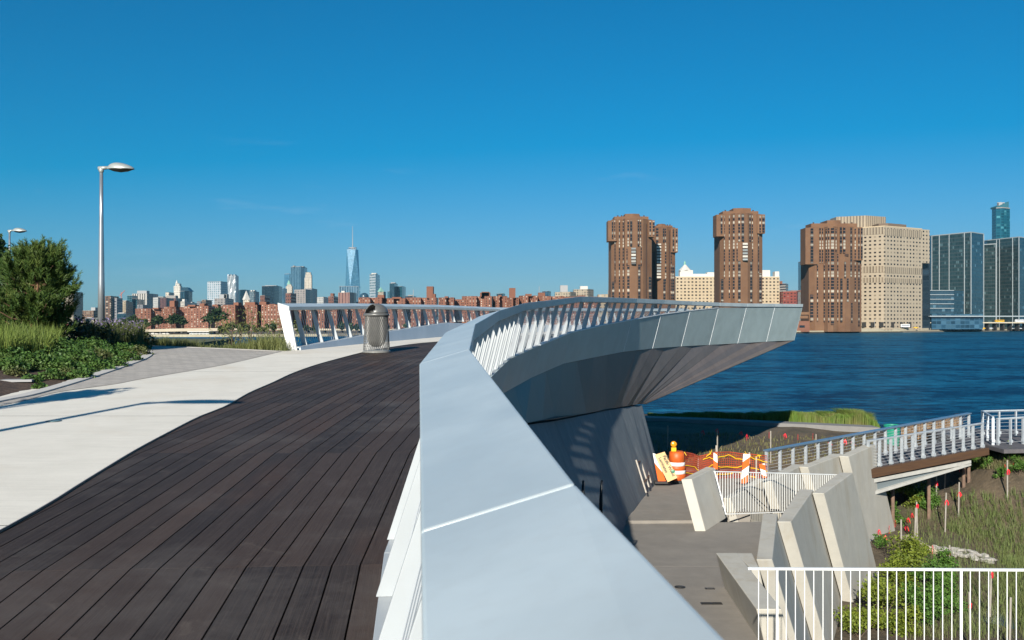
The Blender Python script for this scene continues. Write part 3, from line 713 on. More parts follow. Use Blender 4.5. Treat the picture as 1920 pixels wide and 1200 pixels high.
fitting('manhole_cover', 'small round dark cover in the terrace beside the rail cap', 1275, 1101, .22, .22, 'round', 'cover')
# round steel cover in the pale path
q = on_deck(101, 792); m = M(); g = thing('access_cover', 'small round teal grey cover set in the pale concrete path', 'cover', q)
m.lathe(q, [(0, .016), (.075, .016), (.08, .012)], 24); part('ring', m, simple('cover ring', (.10, .14, .15), rough=.5, metal=.5), g)
m = M().lathe(q, [(0, .020), (.058, .020), (.060, .016)], 24); part('lid', m, simple('cover plate', (.16, .28, .30), rough=.5, metal=.3), g)

def balustrade(name, label, a, b, hgt, pitch, r, post_every, rail_r, mat, z0, rake=0, a_bot=None):
    a, b = Vector(a), Vector(b); L_ = (b - a).length; d = (b - a) / L_
    g = thing(name, label, 'balustrade', tuple(a - Vector((0, 0, hgt))))
    m = M(); m.box((a + b) / 2, (L_ + .04, .045, .028), math.atan2(d.y, d.x), 0, -math.asin(d.z)); part('top_rail', m, mat, g, bevel=.004)
    ab_ = Vector(a_bot) if a_bot else a - Vector((0, 0, hgt - .08)); bb = b - Vector((0, 0, hgt - .08))
    Lb = (bb - ab_).length; db = (bb - ab_) / Lb
    m = M(); m.box((ab_ + bb) / 2, (Lb, .035, .025), math.atan2(db.y, db.x), 0, -math.asin(db.z)); part('bottom_rail', m, mat, g, bevel=.003)
    n = int(L_ / pitch)
    for k in range(1, n + 1):
        q = a + d * (k * pitch); m = M(); post = (k % post_every == post_every // 3)
        zb = -hgt if post else -hgt + .08
        s = (q.x - ab_.x) / max(.01, (bb.x - ab_.x))
        if s < 0:   # under the raked end
            t = (q.x - a.x) / (ab_.x - a.x); zb = -(hgt - .08) * t
            post = False
        if post: m.box((q.x, q.y, q.z + zb / 2 - .01), (.026, .026, -zb), math.atan2(d.y, d.x)); part('post', m, mat, g)
        else: m.tube([(q.x, q.y, q.z - .01), (q.x, q.y, q.z + zb)], r, 6, False); part('picket', m, mat, g)
    if a_bot: m = M(); m.box((a + ab_) / 2, (.03, .03, (a - ab_).length), 0, 0, math.atan2(ab_.x - a.x, -(ab_.z - a.z)) * -1); part('end_bar', m, mat, g)
    return g
balustrade('picket_balustrade', 'white picket balustrade with a raked left end in front of the striped traffic drums', P(1340, 884, 25.4), P(1568, 890, 29.0), 1.17, .112, .008, 99, .02, WHITE, 0, a_bot=P(1361, 964, 25.4))
b2 = balustrade('picket_balustrade', 'nearest white picket balustrade running out of the right edge above the wetland', P(1405, 1066, 11.5), P(2010, 1069, 11.5), 1.08, .1115, .0062, 10, .02, WHITE, 0)
m = M(); m.prism([(2.6, 9), (9, 9), (9, 11.65), (2.6, 11.65)], ZC - 4.5, ZC - 4.08); struct('near_landing', m, FLOORC)

# dark handrails beside the abutment
def handrail(label, x0, y0, top0, top1, n=3, L_=1.5):
    g = thing('handrail', label, 'handrail', (x0, y0, NZ)); m = M()
    a = Vector((x0, y0, ZC + top0)); b = Vector((x0 + .12, y0 + L_, ZC + top1))
    m.tube([a - Vector((0, 0, 1.1)), a - Vector((0, 0, .06)), a + Vector((.01, .07, 0)), b - Vector((.01, .1, 0)), b - Vector((0, 0, .05)), b - Vector((0, 0, 1.0))], .022, 8); part('rail_tube', m, DARKRAIL, g, smooth=True)
    q = (a + b) / 2; m = M(); m.tube([q, q - Vector((0, 0, 1.2))], .018, 8); part('upright', m, DARKRAIL, g, smooth=True)
handrail('dark bent tube handrail against the shaded abutment, right one of the pair', X_(1128, 18.2), 18.2, -3.06, -3.72, L_=1.6)
handrail('dark tube handrail almost hidden by the silver rail cap, left one of the pair', X_(1093, 16.5), 16.5, -2.78, -3.3, L_=1.3)
m = M()
for k in range(5): m.box((X_(1110, 17) + .05, 15.6 + k * .42 + .0, NZ + .85 - k * .19 - .4), (1.3, .42, .8))
struct('terrace_steps', m, FLOORC)
# dark rail down the hidden stair behind the white balustrade
g = thing('handrail', 'thin black handrail zigzagging down behind the white pickets', 'handrail', P(1385, 965, 26.8))
m = M(); m.tube([P(1380, 962, 26.8), P(1380, 917, 26.8), P(1397, 917, 27.2), P(1442, 955, 27.8), P(1460, 956, 27.9), P(1472, 965, 28)], .018, 8); part('rail_tube', m, DARKRAIL, g, smooth=True)

# leaning frame against the abutment
g = thing('stretcher_frame', 'bare ladder shaped frame of pale battens leaning on the abutment wall', 'frame', P(1212, 922, 29.5))
WOODP = simple('weathered batten', (.46, .42, .37), (.36, .32, .27), 9, .85)
q0, q1 = Vector(P(1212, 924, 28.3)), Vector(P(1193, 863, 29.2)); q2, q3 = Vector(P(1221, 905, 30.0)), Vector(P(1207, 858, 30.9))
for a, b in ((q0, q1), (lerp(q0, q2, .55), lerp(q1, q3, .5)), (q2, q3)): m = M(); m.tube([a, b], .028, 4); part('batten', m, WOODP, g)
RUST = simple('rusty crossbar', (.12, .055, .03), rough=.8)
for t in (.28, .93): m = M(); m.tube([lerp(q0, q1, t), lerp(q2, q3, t)], .024, 4); part('crossbar', m, RUST, g)

# ================================================================ footbridge and cable railings
DECKB = simple('bridge fascia board', (.10, .05, .022), (.07, .035, .018), 3, .8, stretch=(.3, .3, 6), bmp=.4, bscale=8)
BW = simple('bridge deck boards', (.11, .10, .105), (.075, .07, .075), 4, .8)
na, nb = Vector((13.2, 34.9, ZC - 5.42)), Vector((19.3, 38.8, ZC - 5.18)); fa, fb = Vector((8.9, 33.2, ZC - 5.55)), Vector((20.5, 42.6, ZC - 5.15))
br = thing('footbridge', 'narrow footbridge with a brown deck edge over pale beams crossing the tidal channel', 'footbridge', tuple(na - Vector((0, 0, 3))))
m = M(); up_ = Vector((0, 0, .06)); fa2 = Vector((11.6, 36.3, ZC - 5.45))
m.hexa([na - up_, nb - up_, fb - up_, fa2 - up_], [na, nb, fb, fa2]); part('deck', m, BW, br)
ext = (nb - na).normalized()
m = M(); o = Vector((.05, -.08, 0)); A, B = na - ext * .3 + o, nb + ext * .2 + o
m.hexa([A - Vector((0, 0, .30)), B - Vector((0, 0, .26)), B - Vector((-.1, -.15, .26)), A - Vector((-.1, -.15, .26))], [A + Vector((0, 0, .03)), B + Vector((0, 0, .03)), B + Vector((-.1, .15, .03)), A + Vector((-.1, .15, .03))]); part('edge_board', m, DECKB, br, bevel=.01)
BEAM = simple('pale steel beam', (.50, .49, .45), (.42, .41, .38), 3, .6)
for dz0, dz1, off in ((.36, .50, .0), (.84, .95, .05)):
    A, B = na + Vector((.1, .05, -dz0)), na + ext * 6.2 + Vector((.1, .05, -dz0 - (.0 if dz0 < .5 else -.38)))
    m = M(); bk = Vector((-.12, .2, 0)); th = Vector((0, 0, dz1 - dz0))
    m.hexa([A - th, B - th, B - th + bk, A - th + bk], [A, B, B + bk, A + bk]); part('beam_flange', m, BEAM, br)
A = na + Vector((.04, .16, -.48)); B = na + ext * 6.2 + Vector((.04, .16, -.48)); m = M(); bk = Vector((-.05, .1, 0)); t1 = Vector((0, 0, .38)); t2 = Vector((0, 0, .05))
m.hexa([A - t1, B - t2, B - t2 + bk, A - t1 + bk], [A, B, B + bk, A + bk]); part('beam_web', m, simple('beam web', (.16, .19, .20), rough=.5), br)
for t in (.30, .62, .95, 1.0):
    q = lerp(na, nb, t) + Vector((-.2, .9, -.5)); m = M(); m.tube([q, q - Vector((0, 0, 2.8))], .07, 8); part('timber_pile', m, simple('timber pile', (.20, .13, .09), (.12, .08, .06), 4, .9), br)

def cable_rail(label, a, b, hgt, npost, tw, lean=0, cables=9, shade=GALV):
    a, b = Vector(a), Vector(b); d = (b - a).normalized(); ang = math.atan2(d.y, d.x)
    g = thing('cable_railing', label, 'railing', tuple(a)); hz = Vector((0, 0, hgt))
    m = M(); m.box((a + b) / 2 + hz, ((b - a).length + .1, tw, .05), ang, 0, -math.asin(d.z)); part('top_rail', m, shade, g, bevel=.004)
    for k in range(npost):
        q = lerp(a, b, k / (npost - 1)); m = M(); m.box(q + hz / 2 + Vector((0, 0, -.05)), (.05, .11, hgt + .02), ang); m.box(q + Vector((0, 0, .12)) + Vector((0, -.03, 0)), (.11, .13, .12), ang); part('post', m, GALV, g)
    for k in range(cables):
        z = Vector((0, 0, .08 + (hgt - .14) * k / (cables - 1))); m = M(); m.tube([a + z, b + z], .006, 4, False); part('cable', m, ROD, g)
    return g
cable_rail('near cable railing with pale flat posts along the footbridge deck edge', na + Vector((-.1, .02, 0)), nb + Vector((-.05, .05, 0)), 1.05, 12, .09)
BLUEC = simple('anodised top rail', (.20, .30, .42), (.28, .38, .48), 7, .3, .6)
cable_rail('long far cable railing with a broad blue steel top rail, climbing from the orange barriers', fa, fb, 1.06, 20, .22, shade=BLUEC)
m = M(); m.prism([(20.0, 38.6), (20.0, 46), (34, 46), (34, 39.5), (23, 39.0)], ZC - 5.34, ZC - 5.18); struct('lookout_deck', m, BW)
cable_rail('tall mesh railing of the far lookout in front of the river at the right edge', P(1842, 817, 43), P(2030, 812, 43), 1.12, 7, .08, cables=7)
cable_rail('low post and rail fence on the near side of the far lookout deck', P(1871, 834, 40), P(2010, 824, 41), 1.1, 7, .10, cables=3)
cable_rail('short closed end railing at the corner of the far lookout', P(1842, 817, 43), P(1862, 832, 40), 1.12, 3, .08, cables=7)

# green barrel behind the railing
q = P(1673, 836, 46); g = thing('barrel', 'round green plastic litter barrel showing above the blue top rail', 'barrel', q)
GRN = simple('green plastic', (.012, .20, .13), (.02, .26, .17), 5, .45)
m = M().lathe(q, [(.30, 0), (.34, .35), (.37, .9), (.38, 1.0)], 24); part('body', m, GRN, g, smooth=True)
m = M().lathe(q, [(.40, .92), (.41, .97), (.40, 1.02), (.34, 1.03), (.34, .98)], 24); part('rim', m, GRN, g, smooth=True)

# ================================================================ construction barriers
ORANGE = simple('safety orange plastic', (.60, .115, .015), (.46, .08, .012), 4, .5)
REFL = simple('white reflective band', (.80, .77, .74), rough=.45)
YEL = simple('yellow caution tape', (.75, .45, .01), rough=.5)
FZb = FZ
q = (X_(1269, 31.2), 31.2, FZb)
g = thing('traffic_drum', 'orange and white banded traffic drum with a round amber lamp on top', 'traffic drum', q)
prof = [(.30, 0), (.30, .09), (.285, .10)]
bands = [(.10, .30, .285, .28, ORANGE), (.30, .42, .275, .272, REFL), (.42, .56, .272, .268, ORANGE), (.56, .68, .26, .258, REFL), (.68, 1.0, .256, .235, ORANGE)]
m = M().lathe(q, [(0, .02), (.33, .02), (.33, .09), (.27, .10)], 24); part('rubber_base', m, simple('rubber', (.03, .03, .03), rough=.8), g)
for z0, z1, r0, r1, mt in bands:
    m = M().lathe(q, [(r0 - .01, z0), (r0 + .006, z0 + .01), (r1 + .006, z1 - .01), (r1 - .01, z1)], 28); part('white_band' if mt is REFL else 'orange_band', m, mt, g, smooth=True)
m = M().lathe(q, [(.235, 1.0), (.2, 1.03), (0, 1.03)], 24); part('top', m, ORANGE, g)
AMB = simple('amber lens', (.80, .32, .01), (.55, .20, .01), 12, .25)
g2 = thing('warning_lamp', 'round amber warning lamp clipped to the top of the banded drum', 'warning lamp', (q[0] - .12, q[1] - .1, q[2] + 1.03))
m = M(); m.box((q[0] - .12, q[1] - .1, q[2] + 1.10), (.16, .09, .13)); part('battery_box', m, YEL, g2, bevel=.01)
m = M(); c = Vector((q[0] - .12, q[1] - .1, q[2] + 1.27)); n = 20
for s, (r, y) in enumerate(((0, -.06), (.07, -.05), (.10, -.03), (.10, .03), (.07, .05), (0, .06))):
    for k in range(n): t = 2 * math.pi * k / n; m.v.append((c.x + r * math.cos(t), c.y + y, c.z + r * math.sin(t)))
    if s:
        for k in range(n): m.f.append(((s - 1) * n + k, (s - 1) * n + (k + 1) % n, s * n + (k + 1) % n, s * n + k)); m.uv.append([(0, 0)] * 4)
part('lens', m, AMB, g2, smooth=True)

def stripes_mat(name, ang, freq, ph=0):
    m, n, b, l = newmat(name); sp = nd(n, 'SeparateXYZ'); l.new(coords(n), sp.inputs[0])
    s = mth(n, 'ADD', mth(n, 'MULTIPLY', sp.outputs[0], math.cos(ang)), mth(n, 'MULTIPLY', sp.outputs[2], math.sin(ang)))
    f = mth(n, 'FRACT', mth(n, 'ADD', mth(n, 'MULTIPLY', s, freq), ph)); l.new(mixc(n, mth(n, 'GREATER_THAN', f, .5), (.72, .12, .012), (.78, .76, .74)), b.inputs['Base Color']); b.inputs['Roughness'].default_value = .45; return m
def panel(label, pl, pr, tl, tr, Y, mt, base=True):
    c = [Vector(P(*pl, Y)), Vector(P(*pr, Y)), Vector(P(*tr, Y)), Vector(P(*tl, Y))]
    g = thing('striped_panel', label, 'barrier panel', tuple((c[0] + c[1]) / 2), 'striped orange and white barrier panels')
    m = M(); bk = Vector((0, .05, 0)); m.hexa([c[0], c[1], c[1] + bk, c[0] + bk], [c[3], c[2], c[2] + bk, c[3] + bk]); part('board', m, mt, g, bevel=.008)
    if base: m = M(); q = (c[0] + c[1]) / 2; m.box(q + Vector((0, .03, -.02)), (.5, .34, .07)); part('foot', m, simple('rubber foot', (.04, .035, .035), rough=.8), g, bevel=.01)
panel('tilted striped panel with white chevrons wedged behind the plywood board', (1234, 903), (1249, 903), (1224, 850), (1229, 851), 30.6, stripes_mat('stripes left', R(40), 1.5, .2))
panel('narrow upright striped panel in the middle of the orange mesh fence', (1338, 880), (1346, 880), (1338, 849), (1345, 849), 31.3, stripes_mat('stripes slim', R(55), 2.4), False)
panel('tall striped panel leaning in front of the orange mesh fence, seen through the pickets', (1389, 910), (1402, 904), (1394, 851), (1407, 852), 30.9, stripes_mat('stripes tall', R(125), 2.3, .1))
panel('short tilted striped panel beside the first post of the blue topped railing', (1430, 897), (1438, 895), (1423, 871), (1434, 869), 31.5, stripes_mat('stripes short', R(70), 3, .3), False)

# plywood board with its stencilled maker's text
PLY = simple('plywood', (.62, .42, .20), (.52, .34, .16), 5, .7)
c0, c1, c2, c3 = [Vector(P(*q)) for q in ((1252, 904, 30.2), (1270, 896, 30.2), (1246, 847, 30.6), (1227, 853, 30.6))]
g = thing('plywood_board', 'leaning sheet of yellow plywood printed with dark lettering and a green cube', 'board', tuple(c0))
m = M(); bk = Vector((.01, .03, 0)); m.hexa([c0, c1, c1 + bk, c0 + bk], [c3, c2, c2 + bk, c3 + bk]); part('sheet', m, PLY, g)
ey = (c3 - c0); H_ = ey.length; ey.normalize(); ex = (c1 - c0); W_ = ex.length; ex.normalize(); ez = ex.cross(ey).normalized(); ex = ey.cross(ez)
def text_mesh(txt, size):
    cu = bpy.data.curves.new('lettering', 'FONT'); cu.body = txt; cu.size = size; cu.align_x = 'CENTER'; cu.extrude = .002; cu.offset = size * .02
    o = bpy.data.objects.new('tmp', cu); COL.objects.link(o); bpy.context.view_layer.update()
    me = bpy.data.meshes.new_from_object(o.evaluated_get(bpy.context.evaluated_depsgraph_get())); bpy.data.objects.remove(o); return me
INK = simple('print ink', (.035, .045, .04), rough=.7); GINK = simple('green print', (.03, .17, .09), rough=.7)
cen = (c0 + c1 + c2 + c3) / 4
for txt, s, t, size in (('Pacific Wood', .03, -.02, .135), ('Laminates', -.12, .10, .135), ('Inc.', .13, .30, .10)):
    me = text_mesh(txt, size); me.materials.clear(); me.materials.append(INK); o = bpy.data.objects.new('lettering', me); COL.objects.link(o); o.parent = g
    mw = Matrix((( -ey.x, ex.x, ez.x), (-ey.y, ex.y, ez.y), (-ey.z, ex.z, ez.z))).to_4x4()   # reads down the sheet
    mw.translation = cen + ex * s - ey * (-t) * -1 * H_ * .9 - ez * -.004 - Vector(g.location)
    mw.translation = cen + ex * (s + .02) + ey * t * H_ * .8 + (ez * .006 if ez.y < 0 else ez * -.006) - Vector(g.location)
    o.matrix_local = mw
m = M(); k = cen + ex * .135 - ey * .24 * H_ + (ez * .006 if ez.y < 0 else -ez * .006)
hx = [k + (ex * math.cos(R(60 * i + 30)) + ey * math.sin(R(60 * i + 30))) * .07 for i in range(6)]; m.add(hx, [(0, 1, 2, 3, 4, 5)]); part('cube_logo', m, GINK, g)
m = M(); e2 = (ez * .003 if ez.y < 0 else -ez * .003); m.add([k + e2, hx[0] + e2, hx[1] + e2, hx[2] + e2], [(0, 1, 2, 3)]); part('cube_logo_top', m, simple('pale green print', (.20, .36, .22), rough=.7), g)

# orange mesh fence
g = thing('mesh_fence', 'sagging orange plastic mesh safety fence tied between posts behind the drums', 'safety fence', (X_(1360, 31.8), 31.8, FZ))
pts = [(1283, 848, 31.3), (1300, 851, 31.7), (1312, 856, 31.9), (1326, 852, 31.9), (1340, 848, 31.7), (1368, 848, 32.0), (1392, 851, 32.0), (1410, 852, 32), (1438, 855, 32)]
tops = [Vector(P(*q)) for q in pts]
def top_at(s):
    s *= len(tops) - 1; i = min(int(s), len(tops) - 2); return lerp(tops[i], tops[i + 1], s - i)
m = M(); NX = 64; NZc = 15
for k in range(NX + 1):
    t = top_at(k / NX); path = [Vector((t.x + .02 * math.sin(j + k * .3), t.y + .03 * math.sin(k * .5 + j * .7), lerp(t.z, FZ - .25, j / 4))) for j in range(5)]
    m.tube(path, .0085, 3, False)
for j in range(NZc + 1):
    path = [Vector((top_at(k / 32).x, top_at(k / 32).y + .03 * math.sin(k * 1.0 + j * .2), lerp(top_at(k / 32).z, FZ - .25, j / NZc))) for k in range(33)]
    m.tube(path, .011 if j else .02, 3, False)
part('netting', m, simple('orange netting', (.50, .085, .03), (.38, .06, .03), 3, .6), g)
for px, y0 in ((1343, 835), (1405, 848), (1418, 856), (1309, 858)):
    t = P(px, y0, 31.95); m = M(); m.tube([t, (t[0], t[1], FZ - .3)], .025, 6); part('fence_post', m, WOODP, g)
m = M()
for zz, a_, b_ in ((.52, 0, 1), (.86, .3, 1), (.25, 0, .9)):
    m.tube([top_at(lerp(a_, b_, k / 20)) * 1 + Vector((0, -.06, -(1 - zz) * .9 + .05 * math.sin(k * .9) - .02 * (k % 3))) for k in range(21)], .016, 4, False)
part('caution_tape', m, YEL, g)
m = M()
for s in (.0, .42, .8, .93):
    t = top_at(s)
    for a in range(5): m.tube([t + Vector((0, -.05, 0)), t + Vector((random.uniform(-.18, .18), -.1, random.uniform(-.12, .16)))], [.02, .006], 4, False)
part('tape_knot', m, YEL, g)

# ================================================================ survey stakes with ribbons
STK = simple('stake wood', (.34, .31, .27), (.26, .235, .20), 8, .9); RIB = simple('red ribbon', (.80, .015, .04), rough=.5)
def ribbon(m, q, n=3, s=1):
    for k in range(n):
        a = random.uniform(-.05, .05) * s; b = random.uniform(.05, .16) * s; p0 = Vector(q); p1 = p0 + Vector((a, -.02, -b * .4)); p2 = p0 + Vector((a * 1.5 + random.uniform(-.05, .05), -.03, -b - .06)); wd = Vector((.013 * s, .006, .008))
        m.quad(p0 - wd, p0 + wd, p1 + wd, p1 - wd); m.quad(p1 - wd, p1 + wd, p2 + wd, p2 - wd)
def stake(label, px, ytop, ybase, Y, rib=None, r=.028, lean=0):
    b = P(px, ybase, Y); t = P(px + lean, ytop, Y)
    b = (b[0], b[1], min(b[2], zwet(b[0], b[1]) - .05))
    g = thing('survey_stake', label, 'stake', b, 'survey stakes in the wetland'); m = M(); m.tube([b, t], r, 6); part('shaft', m, STK, g)
    if rib is not None:
        m = M(); q = lerp(Vector(b), Vector(t), .0); z = P(px, rib, Y)[2]; tt = (z - b[2]) / (t[2] - b[2]); q = lerp(Vector(b), Vector(t), tt) + Vector((0, -.03, 0)); ribbon(m, q, 4, Y / 34)
        part('ribbon', m, RIB, g)
def Ywet(px, py):
    lo, hi = 12, 85
    for _ in range(40):
        Y = (lo + hi) / 2; q = P(px, py, Y)
        if q[2] > zwet(q[0], Y): lo = Y
        else: hi = Y
    return lo
for lab, px, yt, yb, rb in (('tall stake standing alone on the bank at the right edge, red ribbon at its top', 1889, 863, 935, 880), ('stake in the marsh grass with a red ribbon flying left', 1797, 904, 970, 922),
        ('stake with a bunched red ribbon halfway up, in front of the marsh grass', 1772, 924, 998, 937), ('thin stake under the footbridge beam with a small ribbon', 1756, 886, 953, 902),
        ('stake leaning by the last beam of the footbridge', 1771, 870, 918, None), ('left stake of the close pair between bushes and mud', 1715, 952, 1018, None), ('right and taller stake of the close pair on the mud', 1720, 941, 1014, 945),
        ('stake left of the stone pile with a ribbon low on its shaft', 1690, 974, 1048, 1024), ('stake rising from the stone pile, ribbon at mid height', 1781, 1022, 1086, 1034), ('stake against the pale footbridge beam beside the fin wall', 1694, 882, 926, 894),
        ('stake low in the frame behind the pickets with two ribbons', 1820, 1110, 1215, 1130), ('slanting stake behind the pickets topped by a large ribbon bundle', 1856, 1065, 1160, 1072), ('thin stake low at the right behind the pickets', 1893, 1120, 1215, None)):
    stake(lab, px, yt, yb, Ywet(px, yb), rb, lean=random.uniform(-3, 3))
for lab, px, yt, yb, rb in (('bare pale stake in the berm above the start of the blue topped railing', 1445, 808, 868, None), ('short bare stake farther along the berm', 1530, 814, 838, None), ('dark stake in the shadow left of the berm edge', 1345, 806, 850, None), ('dark stake in the shadow right behind the drum lamp', 1252, 798, 842, None)):
    stake(lab, px, yt, yb, Ywet(px, yb), rb)
m0 = M(); ribbon(m0, (0, 0, .3), 3, 1.1); m0.tube([(0, 0, 0), (0, 0, .32)], .006, 4); 
first = None
for px, py in ((1390, 820), (1400, 826), (1442, 822), (1472, 824), (1496, 826), (1524, 824), (1260, 815), (1318, 818), (1345, 815), (1585, 836), (1600, 838), (1557, 838), (1648, 1008), (1667, 1001), (1678, 990), (1703, 985), (1710, 976), (1748, 1040), (1726, 905), (1729, 900), (1799, 888), (1884, 885), (1900, 884), (1700, 1000), (1660, 1020)):
    Y = Ywet(px, py); x = X_(px, Y); o = first.copy() if first else solo('ribbon_flag', m0, RIB, '', 'flag', (0, 0, 0))
    if first: COL.objects.link(o)
    else: first = o
    o.location = (x, Y, zwet(x, Y)); o.rotation_euler = (0, 0, random.uniform(-1, 1))
    tag(o, 'little red ribbon flag on a wire stuck in the bare soil of the wetland', 'flag', 'red ribbon flags marking seedlings')

# stone pile and log
STONE = simple('rip rap stone', (.40, .38, .34), (.28, .26, .24), 3, .9, bmp=.6, bscale=12, dist=.02)
first = None
protos = []
def rock_mesh(seed):
    r = np.random.default_rng(seed); m = M(); m.lathe((0, 0, 0), [(0, -.5), (.7, -.35), (1, 0), (.75, .4), (0, .5)], 7)
    m.v = [tuple(np.array(q) * (1 + r.uniform(-.25, .25, 3))) for q in m.v]; return m
for k in range(4): protos.append(rock_mesh(k).mesh('stone', STONE))
ang0 = P(1745, 1036, Ywet(1745, 1036)); ang1 = P(1852, 1052, Ywet(1852, 1052))
for k in range(80):
    t = random.random(); wv = random.uniform(-.45, .45); x = lerp(ang0[0], ang1[0], t); y = lerp(ang0[1], ang1[1], t) + wv
    o = bpy.data.objects.new('stone', protos[k % 4]); COL.objects.link(o); s = random.uniform(.06, .17); o.scale = (s * 1.3, s, s * .8); o.rotation_euler = (random.uniform(-.4, .4), random.uniform(-.4, .4), random.uniform(0, 6))
    o.location = (x, y, zwet(x, y) + random.uniform(0, .18) * (1 - abs(wv))); tag(o, 'pale grey broken stone in the low pile lying on the wetland mud', 'stone', 'stones of the low pile on the mud')
Ya, Yb = Ywet(1688, 1012), Ywet(1755, 1040)
a, b = Vector((X_(1688, Ya), Ya, 0)), Vector((X_(1755, Yb), Yb, 0)); a.z = zwet(a.x, a.y) + .1; b.z = zwet(b.x, b.y) + .08
m = M(); m.tube([a, lerp(a, b, .3) + Vector((0, 0, .05)), lerp(a, b, .7), b], [.13, .16, .14, .08], 10); solo('coir_log', m, simple('coir log', (.42, .37, .28), (.34, .29, .21), 6, .95, bmp=.6, bscale=20), 'pale fibre log lying on the mud left of the stone pile', 'log', tuple(a), smooth=True)
# ================================================================ far shore
SH = [(-200, 643), (100, 664), (300, 667), (520, 682), (900, 760), (1490, 890), (1700, 960), (1920, 1120), (2300, 1500)]
def shoreY(px): return zi([a for a, b in SH], [b for a, b in SH], px)
m = M(); pts = [(X_(a, b), b) for a, b in SH]
poly = pts + [(3500, 3000), (5000, 9000), (-5000, 9000), (-2500, 3000), (-900, 800)]
m.prism(poly, -2, 1.6)
struct('far_shore_ground', m, simple('far shore ground', (.16, .14, .11), (.11, .10, .08), .02, .95))
def ribbon_wall(name, label, px0, px1, dY, z0, z1, thick, mat, n=14, kind=None, cat='wall'):
    m = M()
    for i in range(n):
        a, b = lerp(px0, px1, i / n), lerp(px0, px1, (i + 1) / n); Ya, Yb = shoreY(a) + dY, shoreY(b) + dY
        A, B = (X_(a, Ya), Ya), (X_(b, Yb), Yb)
        c = [(A[0], A[1]), (B[0], B[1]), (B[0], B[1] + thick), (A[0], A[1] + thick)]
        m.hexa([(*q, z0) for q in c], [(*q, z1) for q in c])
    return struct(name, m, mat) if kind else solo(name, m, mat, label, cat, (X_(px0, shoreY(px0)), shoreY(px0), z0))
QUAY = window_mat('quay wall', (.32, .28, .20), 3.5, 10, .6, 2, (.03, .025, .02), (.05, .05, .04), .1)
CREAM = simple('quay cap', (.42, .36, .25), (.34, .29, .20), .05, .9)
ribbon_wall('quay_wall', 'low quay wall with shade painted dark under its coping along the far right bank', 1380, 2100, -1.5, -.5, 1.2, 1.4, simple('quay shadow', (.05, .045, .035), rough=.9))  # one dark colour paints the shade under the coping
ribbon_wall('quay_cap', 'cream quay coping running along the far right bank', 1380, 2100, -2.2, 1.2, 2.4, 4, CREAM)
ribbon_wall('far_promenade', '', 1480, 2100, 10, 1.4, 4.2, 20, simple('promenade', (.40, .35, .26), (.30, .27, .2), .05, .9), kind=1)
ribbon_wall('quay_wall', 'cream sea wall along the far left bank', -100, 1150, -1.5, -.5, 1.8, 2, CREAM, 24)

NTH = 'first second third fourth fifth sixth seventh eighth ninth tenth eleventh twelfth thirteenth fourteenth fifteenth sixteenth seventeenth eighteenth nineteenth twentieth twenty-first'.split()
# ---- foliage helpers
def leaf_mesh(name, cen, size, mat, aspect=.55, updown=.5, jitter=.5, seed=1):
    r = np.random.default_rng(seed); n = len(cen); s = size * (1 + r.uniform(-jitter, jitter, n))[:, None]
    d = r.normal(size=(n, 3)); d[:, 2] = d[:, 2] * updown + .15; d /= np.linalg.norm(d, axis=1)[:, None]
    e = np.cross(d, r.normal(size=(n, 3))); e /= np.linalg.norm(e, axis=1)[:, None]
    v = np.stack([cen - d * s * .5, cen + e * s * aspect * .5, cen + d * s * .5, cen - e * s * aspect * .5], 1).reshape(-1, 3)
    return raw_mesh(name, v, np.arange(4 * n).reshape(-1, 4), mat)
def raw_mesh(name, v, f, mat):
    me = bpy.data.meshes.new(name); k = f.shape[1]
    me.vertices.add(len(v)); me.vertices.foreach_set('co', np.asarray(v, dtype=np.float32).ravel())
    me.loops.add(f.size); me.loops.foreach_set('vertex_index', f.ravel().astype(np.int32))
    me.polygons.add(len(f)); me.polygons.foreach_set('loop_start', (np.arange(len(f)) * k).astype(np.int32)); me.polygons.foreach_set('loop_total', np.full(len(f), k, dtype=np.int32))
    me.update(calc_edges=True); me.materials.append(mat); return me
def blade_mesh(name, base, hgt, wid, mat, lean=.35, seed=1, hj=.4):
    r = np.random.default_rng(seed); n = len(base); h = (hgt * (1 + r.uniform(-hj, hj, n)))[:, None]; a = r.uniform(0, 2 * np.pi, n)
    d = np.stack([np.cos(a), np.sin(a), np.zeros(n)], 1); ln = r.uniform(.05, lean, n)[:, None]
    b = r.uniform(0, 2 * np.pi, n); e = np.stack([np.cos(b), np.sin(b), np.zeros(n)], 1) * wid * .5; up = np.array([0, 0, 1.])
    mid = base + up * h * .6 + d * h * ln * .3; tip = base + up * h * (1 - ln * .4) + d * h * ln
    v = np.stack([base - e, base + e, mid + e * .8, mid - e * .8, tip + e * .08, tip - e * .08], 1).reshape(-1, 3)
    o = (np.arange(n) * 6)[:, None]; f = np.concatenate([o + np.array([0, 1, 2, 3]), o + np.array([3, 2, 4, 5])])
    return raw_mesh(name, v, f, mat)
def leafm(name, c1, c2, c3=None, rough=.55, sc_=2.5, trans=.0):
    m, n, b, l = newmat(name); g = nd(n, 'NewGeometry'); r = g.outputs['Random Per Island']
    c = mixc(n, r, c1, c2)
    if c3: c = mixc(n, mth(n, 'MULTIPLY', ramp(n, noise(n, coords(n), sc_, 4), .45, .65), .8), c, c3)
    l.new(c, b.inputs['Base Color']); b.inputs['Roughness'].default_value = rough; b.inputs['Specular IOR Level'].default_value = .25
    if trans:
        tr = nd(n, 'BsdfTranslucent'); l.new(c, tr.inputs[0]); mx = nd(n, 'MixShader'); mx.inputs[0].default_value = trans
        l.new(b.outputs[0], mx.inputs[1]); l.new(tr.outputs[0], mx.inputs[2]); l.new(mx.outputs[0], n.nodes['Material Output'].inputs[0])
    return m
